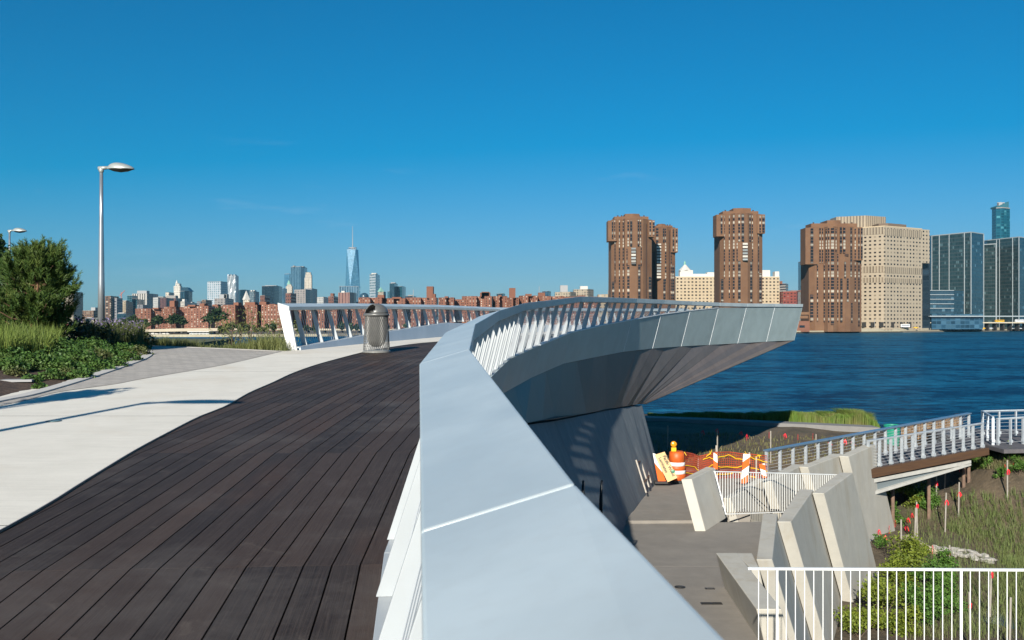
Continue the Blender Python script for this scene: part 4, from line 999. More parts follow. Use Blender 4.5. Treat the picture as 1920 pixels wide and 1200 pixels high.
def mobj(name, me, parent=None, loc=None):
    o = bpy.data.objects.new(name, me); COL.objects.link(o); o.parent = parent
    if loc is not None: o.location = loc
    return o
def blob_pts(n, c, r, seed, lumps=9, shell=.55):
    """leaf positions in an uneven crown made of many overlapping clumps"""
    q = np.random.default_rng(seed); c = np.array(c); r = np.array(r); out = []
    cl = q.normal(size=(lumps, 3)); cl /= np.linalg.norm(cl, axis=1)[:, None]; cl *= q.uniform(.25, .8, (lumps, 1))
    rad = q.uniform(.28, .5, lumps)
    k = q.integers(0, lumps, n); d = q.normal(size=(n, 3)); d /= np.linalg.norm(d, axis=1)[:, None]; rr = q.uniform(shell, 1, (n, 1))
    return c + (cl[k] + d * rr * rad[k][:, None]) * r
BARK = simple('bark', (.08, .055, .04), (.14, .10, .07), 5, .95, bmp=.8, bscale=10)
FARG = [leafm('far foliage %d' % i, *c) for i, c in enumerate((((.018, .035, .012), (.03, .055, .018)), ((.03, .055, .015), (.05, .08, .022)), ((.05, .085, .015), (.08, .12, .02))))]
tree_protos = []
for k in range(4):
    me = leaf_mesh('crown', blob_pts(420, (0, 0, 6), (4.2, 4.2, 4.0), 30 + k, 10), 1.5, FARG[min(k, 2)], .8, seed=k)
    mt = M(); mt.tube([(0, 0, 0), (0, 0, 5)], [.3, .18], 6); mt.tube([(0, 0, 3), (1.5, .3, 6)], [.15, .06], 5); mt.tube([(0, 0, 3.4), (-1.4, -.3, 6.4)], [.14, .06], 5)
    tree_protos.append((me, mt.mesh('trunk', BARK)))
def far_tree(px, ybase, Y, s, k, label, group):
    q = P(px, ybase, Y); t = thing('tree', label, 'tree', (q[0], q[1], max(1.5, q[2])), group); t.scale = (s, s, s * random.uniform(.85, 1.1)); t.rotation_euler = (0, 0, random.uniform(0, 6))
    mobj('crown', tree_protos[k][0], t); mobj('trunk', tree_protos[k][1], t)
desc = ['dark', 'bushy dark green', 'mid green', 'rounded', 'low spreading', 'narrow', 'dense', 'uneven']
for i, (px, s, k, dy) in enumerate([(222, 1.0, 1, 20), (231, 1.2, 0, 20), (240, 1.3, 1, 20), (250, 1.3, 0, 26), (262, 1.1, 1, 24), (275, 1.0, 1, 20), (290, 1.1, 0, 26), (297, 1.5, 0, 22), (321, 1.3, 0, 26), (330, 1.5, 0, 30), (341, 1.4, 0, 26), (395, 1.7, 0, 40), (408, 2.0, 0, 40)]):
    far_tree(px, 617, 850 + dy, s * 1.0, k, f'{desc[i % 8]} tree, {NTH[i]} by the pale highway, {["behind the lamp post base", "left of the first red brick slab", "under the first red brick slab", "between two red brick slabs", "before the dark recess of red slabs"][min(4, i // 3)]}', 'trees along the far highway')
for i, px in enumerate([414, 424, 436, 449, 464, 478, 490, 500, 512, 560, 575, 590, 640, 655, 668, 690, 720, 760, 800, 840, 880]):
    far_tree(px, 629, shoreY(px) + 22, random.uniform(.65, 1.0), i % 2, f'dark green waterfront tree, {NTH[i]} of its row, ' + ('left of the white rail end' if px < 520 else 'between the posts of the farther rail' if px < 700 else 'behind the rail beyond the litter bin'), 'trees on the far left waterfront')
for i, px in enumerate([1737, 1746, 1756, 1763, 1856, 1878, 1881, 1897, 1905, 1915]):
    far_tree(px, 609, shoreY(px) + 40, random.uniform(.9, 1.15) * (1.25 if px in (1878, 1881) else 1), 2 if px < 1780 else (i % 2), (f'bright green street tree, {NTH[i]} from the hospital, below the blue podium' if px < 1780 else f'dark street tree, {NTH[i - 4]} from the left below the right glass tower'), 'street trees on the far right bank')

# ---- buildings
bcount = 0
def front_pts(foot, ds=0): return [(X_(px, Y) , Y) for px, Y in foot]
def building(label, foot, ytop, mat, depth=40, blocks=(), yref=None, zb=1.4, roof=None, cat='building', name='tower_block', group=None, wallname='wall', inset=.8, root=None):
    """foot: (photo px, distance) of the corners that face the river, left to right; blocks: rooftop pieces (px0, px1, ytop[, mat])"""
    fp = front_pts(foot); Yr = yref or min(y for x, y in foot); z1 = ZC - (ytop - HOR) / F * Yr
    a, b = fp[0], fp[-1]
    rad = lambda q: (q[0] + depth * .25 * (1 if q[0] > 0 else 1) * (q[0] / q[1]), q[1] + depth)
    poly = fp + [rad(b), rad(a)]
    cx, cy = sum(q[0] for q in poly) / len(poly), sum(q[1] for q in poly) / len(poly)
    t = root or thing(name, label, cat, (cx, cy, zb), group)
    m = M(); m.prism(poly, zb, z1); part(wallname, m, mat, t)
    m = M(); ins = [(cx + (x - cx) * (1.004), cy + (y - cy) * 1.004) for x, y in poly]; m.prism(ins, z1, z1 + max(.5, (z1 - zb) * .008)); rf = part('roof', m, roof or ROOFM, t)
    for bl in blocks:
        px0, px1, yt = bl[:3]; mt = bl[3] if len(bl) > 3 else (roof or ROOFM); Yb = Yr + depth * .25
        zt = ZC - (yt - HOR) / F * Yb; m = M(); m.prism([(X_(px0, Yb), Yb), (X_(px1, Yb), Yb), (X_(px1, Yb), Yb + depth * .4), (X_(px0, Yb), Yb + depth * .4)], z1 + .02, zt); part('rooftop_block', m, mt, rf)
    return t
def zat(py, Y): return ZC - (py - HOR) / F * Y
ROOFM = simple('roof grey', (.25, .23, .21), rough=.9)
BRK = (.215, .092, .056)
REDW = window_mat('red brick slab', BRK, 3.4, 2.45, .30, .48, (.025, .025, .03), (.55, .50, .42), .42, wall2=(.165, .066, .040))
REDR = simple('red brick plain', (.20, .084, .050), (.15, .06, .036), .05, .9)
# red brick slabs (row across the river)
redl = ['leftmost stepped red brick slab beside the lamp post', 'second red brick slab from the lamp post, trees at its foot', 'broad red brick slab with a dark side recess', 'red brick link block set back behind a dark tree',
        'tall red brick slab with paired bays left of the white rail end', 'red brick slab touching the white rail end plate']
redspec = [([(253.5, 1000), (262, 990), (283, 994), (284, 1000), (308.5, 1004)], 579.5, ((286, 297, 577),)), ([(307.5, 1000), (320, 992), (330, 996), (331, 1008), (346, 1010)], 576, ((318, 327, 564, REDR),)),
           ([(346, 985), (368, 982), (369, 975), (390.5, 972)], 574.5, ((352, 366, 571.5), (374, 383, 569, REDR))), ([(390, 1060), (417, 1060)], 575, ((398, 408, 571),)),
           ([(417.5, 985), (441, 982), (448, 1005), (466, 1002), (467, 985), (482, 984)], 572.5, ((438, 447, 567, REDR), (459, 478, 566.5, REDR))), ([(482, 986), (483, 1006), (489, 1008), (490, 985), (520, 982), (545, 986)], 572, ((486, 499, 566, REDR), (505, 516, 570)))]
for (ft, yt, bl), lb in zip(redspec, redl): building(lb, ft, yt, REDW, 30, bl, roof=REDR, name='brick_apartment_block', group='red brick slabs across the river')
k = 0
for px0, px1, yt, lb in ((545, 585, 575.5, 'red brick slab seen through the first bays of the farther rail'), (585, 632, 576, 'red brick slab seen behind the rail left of the bin'), (632, 672, 575, 'red brick slab seen right behind the litter bin hood side'),
        (672, 716, 558.5, 'low long red brick slab just above the farther rail cap, left of the bin top'), (716, 760, 560, 'red brick slab above the rail directly over the bin hood'), (760, 818, 558.5, 'red brick slab carrying the tall square brick chimney'),
        (822, 851, 558.5, 'small red brick slab right of the square chimney'), (866, 922, 556, 'red brick slab with the grey roofed bulkhead'), (923, 951, 556, 'plain red brick slab left of the slender brick chimney'), (951, 973, 558.5, 'narrow red brick slab with the slender brick chimney'),
        (973, 1008, 555, 'red brick slab behind the first peak of the near rail cap'), (1008, 1058, 556, 'red brick slab behind the near rail cap, below the pale tower'), (1058, 1122, 557, 'farthest right red brick slab before the brown towers')):
    mid = lerp(px0, px1, .5); D = 1010 + 14 * (k % 3); k += 1
    bl = {672: ((708, 720, 553, REDR),), 716: ((735, 752, 557, REDR),), 760: ((799.7, 812, 537, REDR), (811.5, 816, 551, REDR)), 866: ((900, 919, 548.5, REDR), (903, 917, 547)), 951: ((954.5, 966.5, 540, REDR),), 973: ((985, 997, 551, REDR),), 1008: ((1009, 1022, 548.5, REDR),)}.get(px0, ((lerp(px0, px1, .4), lerp(px0, px1, .62), yt - 3, REDR),))
    w4 = (px1 - px0) / 4
    building(lb, [(px0, D), (px0 + w4, D - 7), (px0 + w4 * 2, D - 6), (px0 + w4 * 2 + .6, D + 6), (px0 + w4 * 3, D + 5), (px0 + w4 * 3 + .5, D - 7), (px1, D - 6)], yt, REDW, 30, bl, roof=REDR, name='brick_apartment_block', group='red brick slabs across the river')
building('lower red brick link between slabs right of the square chimney', [(851, 1040), (866, 1040)], 562, REDW, 25, roof=REDR, name='brick_apartment_block', group='red brick slabs across the river')

W = window_mat
def skm(i, *a, **k): return W('facade %d' % i, *a, **k)
glassN = dict(glass=(.02, .05, .075), blind=(.06, .11, .15), pb=.4, rough=.35)
mt = dict(
    beige=skm(1, (.36, .30, .22), 5, 4, .5, .5, (.05, .05, .05), (.3, .27, .22), .3), brown=skm(2, (.17, .105, .07), 5, 4, .45, .5, (.03, .03, .03), (.4, .35, .28), .35),
    brownp=skm(3, (.15, .085, .055), 16, 3.5, .55, .6, (.05, .04, .035), (.45, .38, .3), .5), tan=skm(4, (.42, .33, .22), 9, 5, .4, .6, (.10, .08, .06)), teal=skm(5, (.02, .09, .12), 6, 5, .85, .7, (.015, .065, .09), (.03, .12, .15), .3, rough=.3),
    stripe=skm(6, (.48, .45, .41), 11, 6, .5, 2, (.10, .09, .08), (.16, .14, .12), .3), grey=skm(7, (.24, .24, .25), 7, 5, .6, .45, (.10, .10, .12), (.2, .2, .2), .3), pale=skm(8, (.50, .49, .46), 8, 5, .5, .5, (.2, .2, .2), (.35, .34, .32), .4),
    plum=skm(9, (.14, .07, .065), 9, 5, .4, 2, (.07, .045, .05), (.1, .06, .06)), white=skm(10, (.56, .52, .45), 9, 7, .4, .5, (.2, .18, .16), (.35, .32, .28), .4), navy=skm(11, (.025, .06, .085), 7, 6, .8, .7, (.012, .035, .055), (.03, .065, .09), .3, rough=.3),
    grid=skm(12, (.42, .45, .47), 14, 11, .55, .6, (.16, .24, .29), (.26, .34, .40), .4, rough=.5), wave=skm(13, (.42, .45, .46), 11, 9, .42, 2, (.10, .17, .22), (.3, .36, .4), .5, rough=.35), dark=skm(14, (.012, .02, .028), 8, 6, .8, .75, (.010, .018, .027), (.02, .035, .05), .25, rough=.3),
    vert=skm(15, (.05, .09, .11), 9, 8, .45, .8, (.45, .48, .48), (.3, .35, .36), .4), blue=skm(16, (.08, .22, .34), 8, 7, .9, .8, (.07, .20, .32), (.10, .25, .37), .3, rough=.25), bstripe=skm(17, (.11, .20, .27), 13, 9, .6, 2, (.035, .09, .14), (.05, .11, .16), .3, rough=.3),
    ornate=skm(18, (.52, .46, .37), 8, 8, .35, .6, (.2, .17, .14), (.3, .26, .2), .3), brick=skm(19, (.19, .085, .06), 8, 6, .4, .5, (.06, .04, .04), (.3, .2, .16), .2), grate=skm(20, (.29, .26, .24), 12, 6, .6, .55, (.15, .14, .14), (.22, .2, .19), .3),
    pink=skm(21, (.27, .15, .12), 11, 9, .35, 2, (.17, .09, .08), (.2, .11, .1), .3), jenga=skm(22, (.42, .46, .48), 7, 13, .8, .55, (.08, .15, .19), (.22, .3, .34), .4, rough=.35), wtcg=None,
    cream=skm(23, (.42, .335, .225), 5.2, 4.6, .5, .46, (.05, .04, .03), (.24, .19, .13), .35, wall2=(.39, .30, .19)), red2=skm(24, (.22, .05, .035), 5, 4, .5, .4, (.06, .03, .03), (.3, .15, .12), .2), glassy=skm(25, (.04, .10, .16), 5, 4, .9, .8, (.02, .06, .10), (.05, .12, .18), .4, rough=.25),
    slat=skm(26, (.40, .36, .32), 60, 4, .95, .5, (.06, .05, .05), (.08, .07, .07), .2))
WH = simple('white roof plant', (.52, .49, .44), rough=.8); GREYB = simple('grey plant', (.30, .30, .30), rough=.8)
GCOP = simple('green copper', (.20, .38, .30), rough=.7)
SK = [ # label, px0, px1, ytop, D, material, blocks, depth
 ('beige tower half hidden by the pine tree', 121, 144, 547, 2300, 'beige', ((123, 133, 538, WH),)), ('low brown building left of the lamp post, small tower on its roof', 155, 183, 582.5, 1600, 'brown', ((170.5, 178.5, 576.5, GREYB),)),
 ('brown striped tower immediately right of the lamp post', 197, 212, 555, 1700, 'brownp', ()), ('slim grey tower attached right of the brown striped tower', 212, 219, 559, 1710, 'grey', ()), ('low dark building right of the slim grey tower', 219, 243, 588, 1650, 'navy', ((222, 232, 586, GREYB),)),
 ('unfinished tan tower below the construction crane', 227, 239, 565, 2300, 'tan', ((229, 237, 563),)), ('teal glass tower, taller half', 238.5, 247.5, 554.5, 2500, 'teal', ()), ('teal glass building, lower right half', 247.5, 260, 561, 2510, 'teal', ()),
 ('white vertically striped office block with a glass roof structure', 247.5, 287, 550.5, 3200, 'stripe', ((257, 275, 545, GREYB),)), ('squat grey block in front of the white striped office', 257, 272, 571.5, 2300, 'grey', ()), ('low tan block by the far highway', 226, 253, 600, 1500, 'tan', ()),
 ('pale low office block between the striped one and the plum tower', 287, 300, 557.5, 2600, 'pale', ((296, 306, 556),)), ('plum brick building with stepped roof', 300, 316, 558.5, 2500, 'plum', ()), ('taller rear part of plum coloured building below the white spire', 313, 337, 559, 2600, 'plum', ((311.5, 329, 554),)),
 ('small round topped cream tower left of the spire', 310.5, 317, 548.5, 3600, 'ornate', ()), ('small white stepped building under the dark glass tower', 338.5, 349, 565, 2400, 'white', ((341.5, 346, 561, WH),)), ('low dark blue roofline right of the dark glass tower', 349, 366, 568, 2500, 'navy', ((354, 360, 566, GREYB),)),
 ('small ochre brick block above the red slabs', 378, 389, 562, 1900, 'brown', ()), ('grey block left of the white glass grid tower', 369, 379, 565, 2400, 'grey', ()), ('tall white gridded glass office tower', 388.7, 424, 528, 4600, 'grid', ()), ('wide grey low office before the gridded tower', 402, 430, 559.5, 2500, 'grate', ((411, 424, 552, GREYB), (420, 425, 551.5))),
 ('dark blue slab right of the rippled white tower', 443, 466.5, 543.5, 4400, 'navy', ()), ('thin white and dark ribbed tower right of the small pyramid roof', 468, 479, 546, 3900, 'vert', ((470, 472.5, 544, WH), (475, 477, 544, WH))),
 ('broad black glass box tower', 491, 523, 536, 3700, 'dark', ((497, 518, 535, GREYB),)), ('red brick stack in front of the black box tower', 487.5, 499.5, 554, 1500, 'brick', ()), ('blue grey tower right of the black box', 523, 532, 541, 4300, 'bstripe', ()), ('plain pale blue glass tower, left of the tall striped one', 533, 545.5, 513.5, 5300, 'blue', ()),
 ('tall blue tower with vertical stripes', 545, 570.5, 500, 4900, 'bstripe', ((549, 552, 498), (562, 569, 499.2))), ('dark brick tower above the left end of the farther rail', 535.5, 549.5, 549.5, 1700, 'brick', ()),
 ('grey gridded office block above the farther rail', 552, 581, 543, 2900, 'grate', ()), ('darker grey side block attached right of the gridded office', 572, 589.5, 541, 3000, 'grey', ()), ('low white building right of the gridded offices', 594.5, 611, 557, 2500, 'pale', ()), ('brown building with a small lift tower', 615.5, 629.5, 555.5, 2000, 'brick', ((619.5, 625, 550, REDR),)),
 ('pink brown ribbed slab in front of the tallest tower', 634, 664, 548.5, 2500, 'pink', ((640, 646, 545.5, WH),)), ('low block just right of the tallest tower base', 662, 674, 566, 2600, 'brick', ()), ('tower of shifted white boxes', 693, 708.5, 514, 4600, 'jenga', ((696.5, 705.5, 512, WH),)), ('building with green roof right of the shifted box tower', 709, 720, 546, 4000, 'teal', ()),
 ('slim dark glass tower', 730.5, 742.5, 531, 4200, 'navy', ((733, 741, 529.5, GREYB),)), ('lower teal glass tower right of the slim dark one', 743.5, 758, 537, 4250, 'teal', ()), ('small teal block left of the slim dark tower', 726.5, 730.5, 546.5, 4000, 'teal', ()), ('low dark roofline above red slabs, thin mast', 759, 778, 555, 2400, 'navy', ((765, 774, 553),)),
 ('small dark glass box above the plain red slab', 931, 947, 550.5, 1800, 'navy', ()), ('teal rooftop behind the red slab right of the rail peak', 1017, 1033, 546, 1700, 'glassy', ()), ('pale apartment block with a twin stack tower', 1041, 1080, 547.5, 1600, 'beige', ((1050.5, 1064.5, 535, GREYB),)),
 ('beige apartment block with a white roof house', 1076, 1113, 542.5, 1650, 'beige', ((1088, 1102, 536.5, WH),)), ('low tan building left of the first brown tower', 1122, 1147, 552, 1500, 'tan', ((1141, 1146, 544, WH),)),
 ('brown building with horizontal bands behind the cream slab', 1461, 1478, 532, 1500, 'slat', ((1461, 1467, 527, REDR),)), ('dark red brick office left of the fourth brown tower', 1468, 1503.5, 546, 1300, 'red2', ((1483, 1503, 544.5, REDR),)), ('white corner building with blue glass beside the prow', 1504, 1521, 546, 1150, 'pale', ()), ('blue glass tower peeping out left of the fourth brown tower', 1504.5, 1518, 489, 1500, 'glassy', ())]
for lb, a, b, yt, D, mk, bl in SK:
    dd = D / 60
    building(lb, [(a, D + dd * .6), (lerp(a, b, .72), D), (b, D + dd * .9)] if b - a > 9 else [(a, D), (b, D)], yt, mt[mk], D / 50, bl, name='office_tower' if yt < 548 else 'city_building')
# ---- landmarks
def spire(root, name, px, yb, yt, Y, r0, mat, n=8, r1=.05):
    m = M(); m.tube([(X_(px, Y), Y, zat(yb, Y)), (X_(px, Y), Y, zat(yt, Y))], [r0, r1], n); return part(name, m, mat, root)
# municipal style white tower with stepped crown
D = 3800; t = building('white stepped civic tower with a tiered crown and spire', [(325.5, D), (337.5, D)], 549, mt['white'], 40, name='civic_tower')
for a, b, y0, y1 in ((325, 337, 549, 536), (328, 335.5, 536, 531.5)): m = M(); m.prism([(X_(a, D), D + 5), (X_(b, D), D + 5), (X_(b, D), D + 28), (X_(a, D), D + 28)], zat(y0, D), zat(y1, D)); part('crown_tier', m, mt['white'], t)
spire(t, 'spire', 331.5, 531.5, 524.5, D + 15, 5.5, WH)
D = 3000; t = building('dark blue glass tower with a sloping roof right of the spire', [(338, D), (346, D - 12), (354, D + 10)], 546, mt['navy'], 45, name='office_tower'); m = M(); z0, z1 = zat(546, D), zat(538.5, D)
A = [(X_(338, D), D), (X_(354, D), D + 10), (X_(354, D), D + 50), (X_(338, D), D + 45)]
m.hexa([(*q, z0) for q in A], [(X_(338.5, D), D + 8, z1), (X_(348, D), D + 14, z1), (X_(348, D), D + 40, z1), (X_(338.5, D), D + 40, z1)]); part('sloped_roof', m, mt['navy'], t)
# rippled white tower
D = 4300; t = thing('rippled_tower', 'tall rippled white metal apartment tower', 'building', (X_(434.5, D), D + 20, 1.4)); z1 = zat(514.5, D)
for i in range(6):
    a, b = lerp(426.8, 442.6, i / 6), lerp(426.8, 442.6, (i + 1) / 6); m = M(); n = 22
    for k in range(n):
        za, zb_ = lerp(1.4, z1 - (i % 2) * 6, k / n), lerp(1.4, z1 - (i % 2) * 6, (k + 1) / n); o0 = 5 * math.sin(i * 2.1 + k * .55); o1 = 5 * math.sin(i * 2.1 + (k + 1) * .55)
        x0, x1 = X_(a, D), X_(b, D); m.hexa([(x0, D + o0, za), (x1, D + o0 * .3, za), (x1, D + 40, za), (x0, D + 40, za)], [(x0, D + o1, zb_), (x1, D + o1 * .3, zb_), (x1, D + 40, zb_), (x0, D + 40, zb_)])
        m.uv[-4] = [(i * 9, za), (i * 9 + 6, za), (i * 9 + 6, zb_), (i * 9, zb_)]
    part('rippled_bay', m, mt['wave'] if i % 2 else simple('brushed facade', (.52, .54, .55), (.40, .43, .45), .08, .35, .4), t)
# little pyramid roof, ornate gothic tower, round shouldered tower
D = 3600; t = building('stone tower with a steep pyramid roof among red slab tops', [(456, D), (467.5, D)], 562, mt['ornate'], 22, name='courthouse_tower'); spire(t, 'pyramid_roof', 461.7, 562, 545, D + 11, 15, WH, 4, .5)
D = 4600; t = building('ornate cream gothic tower with a pointed green roof', [(536, D), (547.5, D)], 537, mt['ornate'], 28, name='gothic_tower'); m = M(); x = X_(541.7, D)
m.prism([(X_(538, D), D + 6), (X_(545.3, D), D + 6), (X_(545.3, D), D + 24), (X_(538, D), D + 24)], zat(537, D), zat(533.5, D)); part('upper_tier', m, mt['ornate'], t); spire(t, 'green_roof', 541.7, 533.5, 525, D + 15, 11, GCOP, 8, .6)
building('lower flank of the gothic tower, narrow cream setback', [(532.5, 4500), (537, 4500)], 556, mt['ornate'], 25, name='city_building')
D = 4800; t = building('cream tower with notched crown right of the tall striped tower', [(571, D), (584, D)], 521, mt['ornate'], 30, name='stone_tower')
for a, b, y0, y1 in ((572, 583.5, 521, 515), (573, 582, 515, 510.5)): m = M(); m.prism([(X_(a, D), D + 3), (X_(b, D), D + 3), (X_(b, D), D + 25), (X_(a, D), D + 25)], zat(y0, D), zat(y1, D)); part('crown_tier', m, mt['ornate'], t)
# tallest tower : tapering with chamfered triangular faces
D = 5400; cx = X_(659.2, D); cy = D + 35; wb = (671.3 - 647.2) / F * D / 2; z0, z1 = zat(537, D), zat(467.5, D)
t = thing('tapered_glass_tower', 'tallest tower, tapering blue glass faces and a long mast', 'skyscraper', (cx, cy, 1.4))
GLASS_LIT = skm(31, (.20, .37, .50), 9, 7, .92, .75, (.17, .34, .48), (.24, .41, .54), .3, rough=.25); GLASS_SHADE = skm(32, (.09, .24, .36), 9, 7, .92, .75, (.07, .20, .32), (.12, .28, .40), .3, rough=.25)  # one glass in two tones: lit and shaded faces put into the colour
rot = R(36); Bc = [(cx + wb * 1.0 * (c * math.cos(rot) - s * math.sin(rot)) * .98, cy + wb * (c * math.sin(rot) + s * math.cos(rot)) * .98) for c, s in ((-1, -1), (1, -1), (1, 1), (-1, 1))]
Bc = [(cx + (x - cx) * .86, cy + (y - cy) * .86) for x, y in Bc]
Tc = [(lerp(Bc[i][0], Bc[(i + 1) % 4][0], .5), lerp(Bc[i][1], Bc[(i + 1) % 4][1], .5)) for i in range(4)]; Tc = [(cx + (x - cx) * 1.16, cy + (y - cy) * 1.16) for x, y in Tc]
for i in range(4):
    j = (i + 1) % 4
    m = M(); a, b, c = (*Bc[i], z0), (*Bc[j], z0), (*Tc[i], z1); m.add([a, b, c], [(0, 1, 2)], [[(0, 0), (60, 0), (30, 320)]]); part('glass_face', m, GLASS_SHADE, t)
    m = M(); a, b, c = (*Bc[j], z0), (*Tc[j], z1), (*Tc[i], z1); m.add([a, b, c], [(0, 1, 2)], [[(0, 0), (30, 320), (-30, 320)]]); part('glass_face', m, GLASS_LIT, t)
m = M(); m.prism(Tc, z1 - .5, z1 + 1.5); part('roof_slab', m, GREYB, t)
m = M(); m.prism([(cx + (x - cx) * 1.08, cy + (y - cy) * 1.08) for x, y in Bc], 1.4, z0); part('podium', m, skm(33, (.10, .22, .32), 14, 9, .8, .8, (.12, .26, .36), (.2, .34, .42), .4, rough=.3), t)
m = M(); m.lathe((cx, cy, z1 + 1.5), [(20, 6), (24, 7), (24, 11), (20, 12)], 16); part('roof_ring', m, GREYB, t)
zm = zat(423, D); m = M(); m.tube([(cx, cy, z1), (cx, cy, z1 + 40), (cx, cy, zm)], [3.0, 2.4, .8], 6)
for k in range(9): zz = lerp(z1 + 25, zm - 10, k / 8); m.lathe((cx, cy, zz), [(0, 0), (3.6 - k * .25, 0), (3.6 - k * .25, 3), (0, 3)], 6)
part('mast', m, GREYB, t)
building('broad blue glass podium building in front of the tallest tower', [(636, 5100), (672, 5100)], 537, mt['bstripe'], 40, name='office_tower')
# dome
D = 3800; q = (X_(681.5, D), D + 20, zat(556, D)); t = thing('domed_building', 'dark glass dome right of the tallest tower', 'building', (q[0], q[1], 1.4)); m = M(); r = 8.5 / F * D
m.lathe(q, [(r * math.cos(a), r * .85 * math.sin(a)) for a in [i * math.pi / 16 for i in range(9)]], 20); part('dome', m, mt['navy'], t, smooth=True); m = M(); m.lathe((q[0], q[1], 1.4), [(r, 0), (r, q[2] - 1.4)], 20); part('drum', m, mt['navy'], t)
t = thing('hipped_roof', 'green copper hipped roof beside the shifted box tower', 'building', (X_(714.5, 3990), 3990, 1.4)); m = M(); m.tube([(X_(714, 3990), 3990, zat(547, 3990)), (X_(714, 3990), 3990, zat(538.5, 3990))], [15, 1], 4); part('roof', m, GCOP, t); m = M(); m.prism([(X_(709.5, 3990), 3982), (X_(719.5, 3990), 3982), (X_(719.5, 3990), 4000), (X_(709.5, 3990), 4000)], 1.4, zat(547, 3990)); part('wall', m, mt['beige'], t)
# cranes and thin masts
CRN = simple('crane red', (.45, .16, .13), rough=.6)
t = thing('tower_crane', 'small red tower crane left of the striped office block', 'crane', (X_(227.5, 2250), 2250, 1.4)); m = M(); m.tube([(X_(227.5, 2250), 2250, 1.4), (X_(227.5, 2250), 2250, zat(548, 2250))], 1.0, 4); part('crane_mast', m, CRN, t)
m = M(); m.tube([(X_(226, 2250), 2250, zat(553, 2250)), (X_(234, 2250), 2250, zat(544.5, 2250))], .9, 4); m.tube([(X_(224, 2250), 2250, zat(554, 2250)), (X_(228, 2250), 2250, zat(552, 2250))], .9, 4); part('jib', m, CRN, t)
m = M(); m.tube([(X_(775, 2400), 2400, 1.4), (X_(775, 2400), 2400, zat(543, 2400))], .8, 5); solo('radio_mast', m, GREYB, 'thin grey mast standing above the red slabs left of the square chimney', 'mast', (X_(775, 2400), 2400, 1.4))
m = M(); m.tube([(X_(1011, 1800), 1800, 1.4), (X_(1011, 1800), 1800, zat(537, 1800))], .5, 5); solo('radio_mast', m, GREYB, 'thin mast above the red slab behind the near rail cap', 'mast', (X_(1011, 1800), 1800, 1.4))

# ---- the four brown towers
BRT = simple('brown tower brick', (.170, .088, .044), (.140, .069, .035), .09, .9, c3=(.115, .055, .028)); 
WCOL = W('tower window column', (.14, .068, .04), 4.0, 2.95, .92, .72, (.015, .016, .018), (.42, .37, .29), .32, grough=.2)
WCD = W('dark window column', (.05, .03, .022), 4.0, 2.95, .85, .62, (.012, .013, .015), (.30, .27, .22), .2, grough=.2)
WWB = W('wide bay windows', (.05, .03, .02), 40, 2.95, .96, .6, (.35, .37, .36), (.6, .56, .48), .6, grough=.25)
DRKB = simple('recess shade brick', (.045, .022, .014), rough=.9)  # near-black strips among the window columns paint recess shade; vents share it
def brown_tower(label, D, foot, ytop, steps, over, cols, extras=(), ybase=617, dep=34):
    zb = 1.4; t = building(label, [(px, D + o) for px, o in foot], ytop, BRT, dep, (), yref=D, roof=BRT, name='brown_brick_tower', cat='tower', group='brown brick towers on the far bank')
    for a, b, y in steps:
        Yb = D + 6; m = M(); m.prism([(X_(a, Yb), Yb), (X_(lerp(a, b, .5), Yb), Yb - 2), (X_(b, Yb), Yb), (X_(b, Yb), Yb + 18), (X_(a, Yb), Yb + 18)], zat(ytop, D) - 1, zat(y, Yb)); tier = part('roof_tier', m, BRT, t)
    for a, b, y0, y1, o in over:
        Yb = D + o; m = M(); m.prism([(X_(a, Yb), Yb), (X_(b, Yb), Yb), (X_(b, Yb), Yb + 16), (X_(a, Yb), Yb + 16)], zat(y1, Yb), zat(y0, Yb)); part('overhanging_bay', m, BRT, t)
    xs, ys_ = [q[0] for q in foot], [q[1] for q in foot]
    cc = []
    for c in cols:      # where a bay overhangs, the strip of windows moves out with it
        for a, b, y0, y1, o in over:
            if a < c[0] < b and c[2] < y1 - 3 and (len(c) < 5 or c[4] != 3):
                cc.append((c[0], c[1], c[2], min(c[3], y1 - 2), c[4] if len(c) > 4 else 0, ('abs', o - .6)))
                if c[3] > y1 + 6: cc.append((c[0], c[1], y1 + 2, c[3]) + tuple(c[4:]))
                break
        else: cc.append(c)
    for c in cc:
        px, wd, y0, y1 = c[:4]; kind = c[4] if len(c) > 4 else 0
        o = c[5][1] if len(c) > 5 and isinstance(c[5], tuple) else zi(xs, ys_, px) - 1.1 + (c[5] if len(c) > 5 else 0)
        Yb = D + o; m = M(); a, b = X_(px - wd / 2, Yb), X_(px + wd / 2, Yb)
        z0, z1 = zat(y1, Yb), zat(y0, Yb); m.prism([(a, Yb), (b, Yb), (b, Yb + 1.3), (a, Yb + 1.3)], z0, z1, u0=.15)
        m.uv = [[(min(3.85, max(.15, u if u < 3.85 else 3.85)), v) for u, v in f] if kind != 2 else [(2 + (u % 30), v) for u, v in f] for f in m.uv]
        # windows one per storey across the strip
        m.uv = [[((.2 if k in (0, 3) else 3.8), v) for k, (u, v) in enumerate(f)] if len(f) == 4 and kind != 2 else f for f in m.uv]
        part('window_column', m, (WCOL, WCD, WWB, DRKB)[kind], t)
    for k in range(7):
        px = lerp(steps[0][0] + 3, steps[0][1] - 3, (k + random.random() * .5) / 7); Yb = D + 10; z = zat(steps[0][2], Yb); m = M(); m.box((X_(px, Yb), Yb, z + .5), (1.1, 1.1, 1.2)); part('roof_vent', m, DRKB, tier)
    return t
z6 = lambda x: 1100 + x / 4.364; y6 = lambda y: 370 + y / 4.364
def cz(l, fx, fy): return [(fx(a), w_ / 5.0, fy(b), fy(c)) + tuple(r) for a, w_, b, c, *r in l]
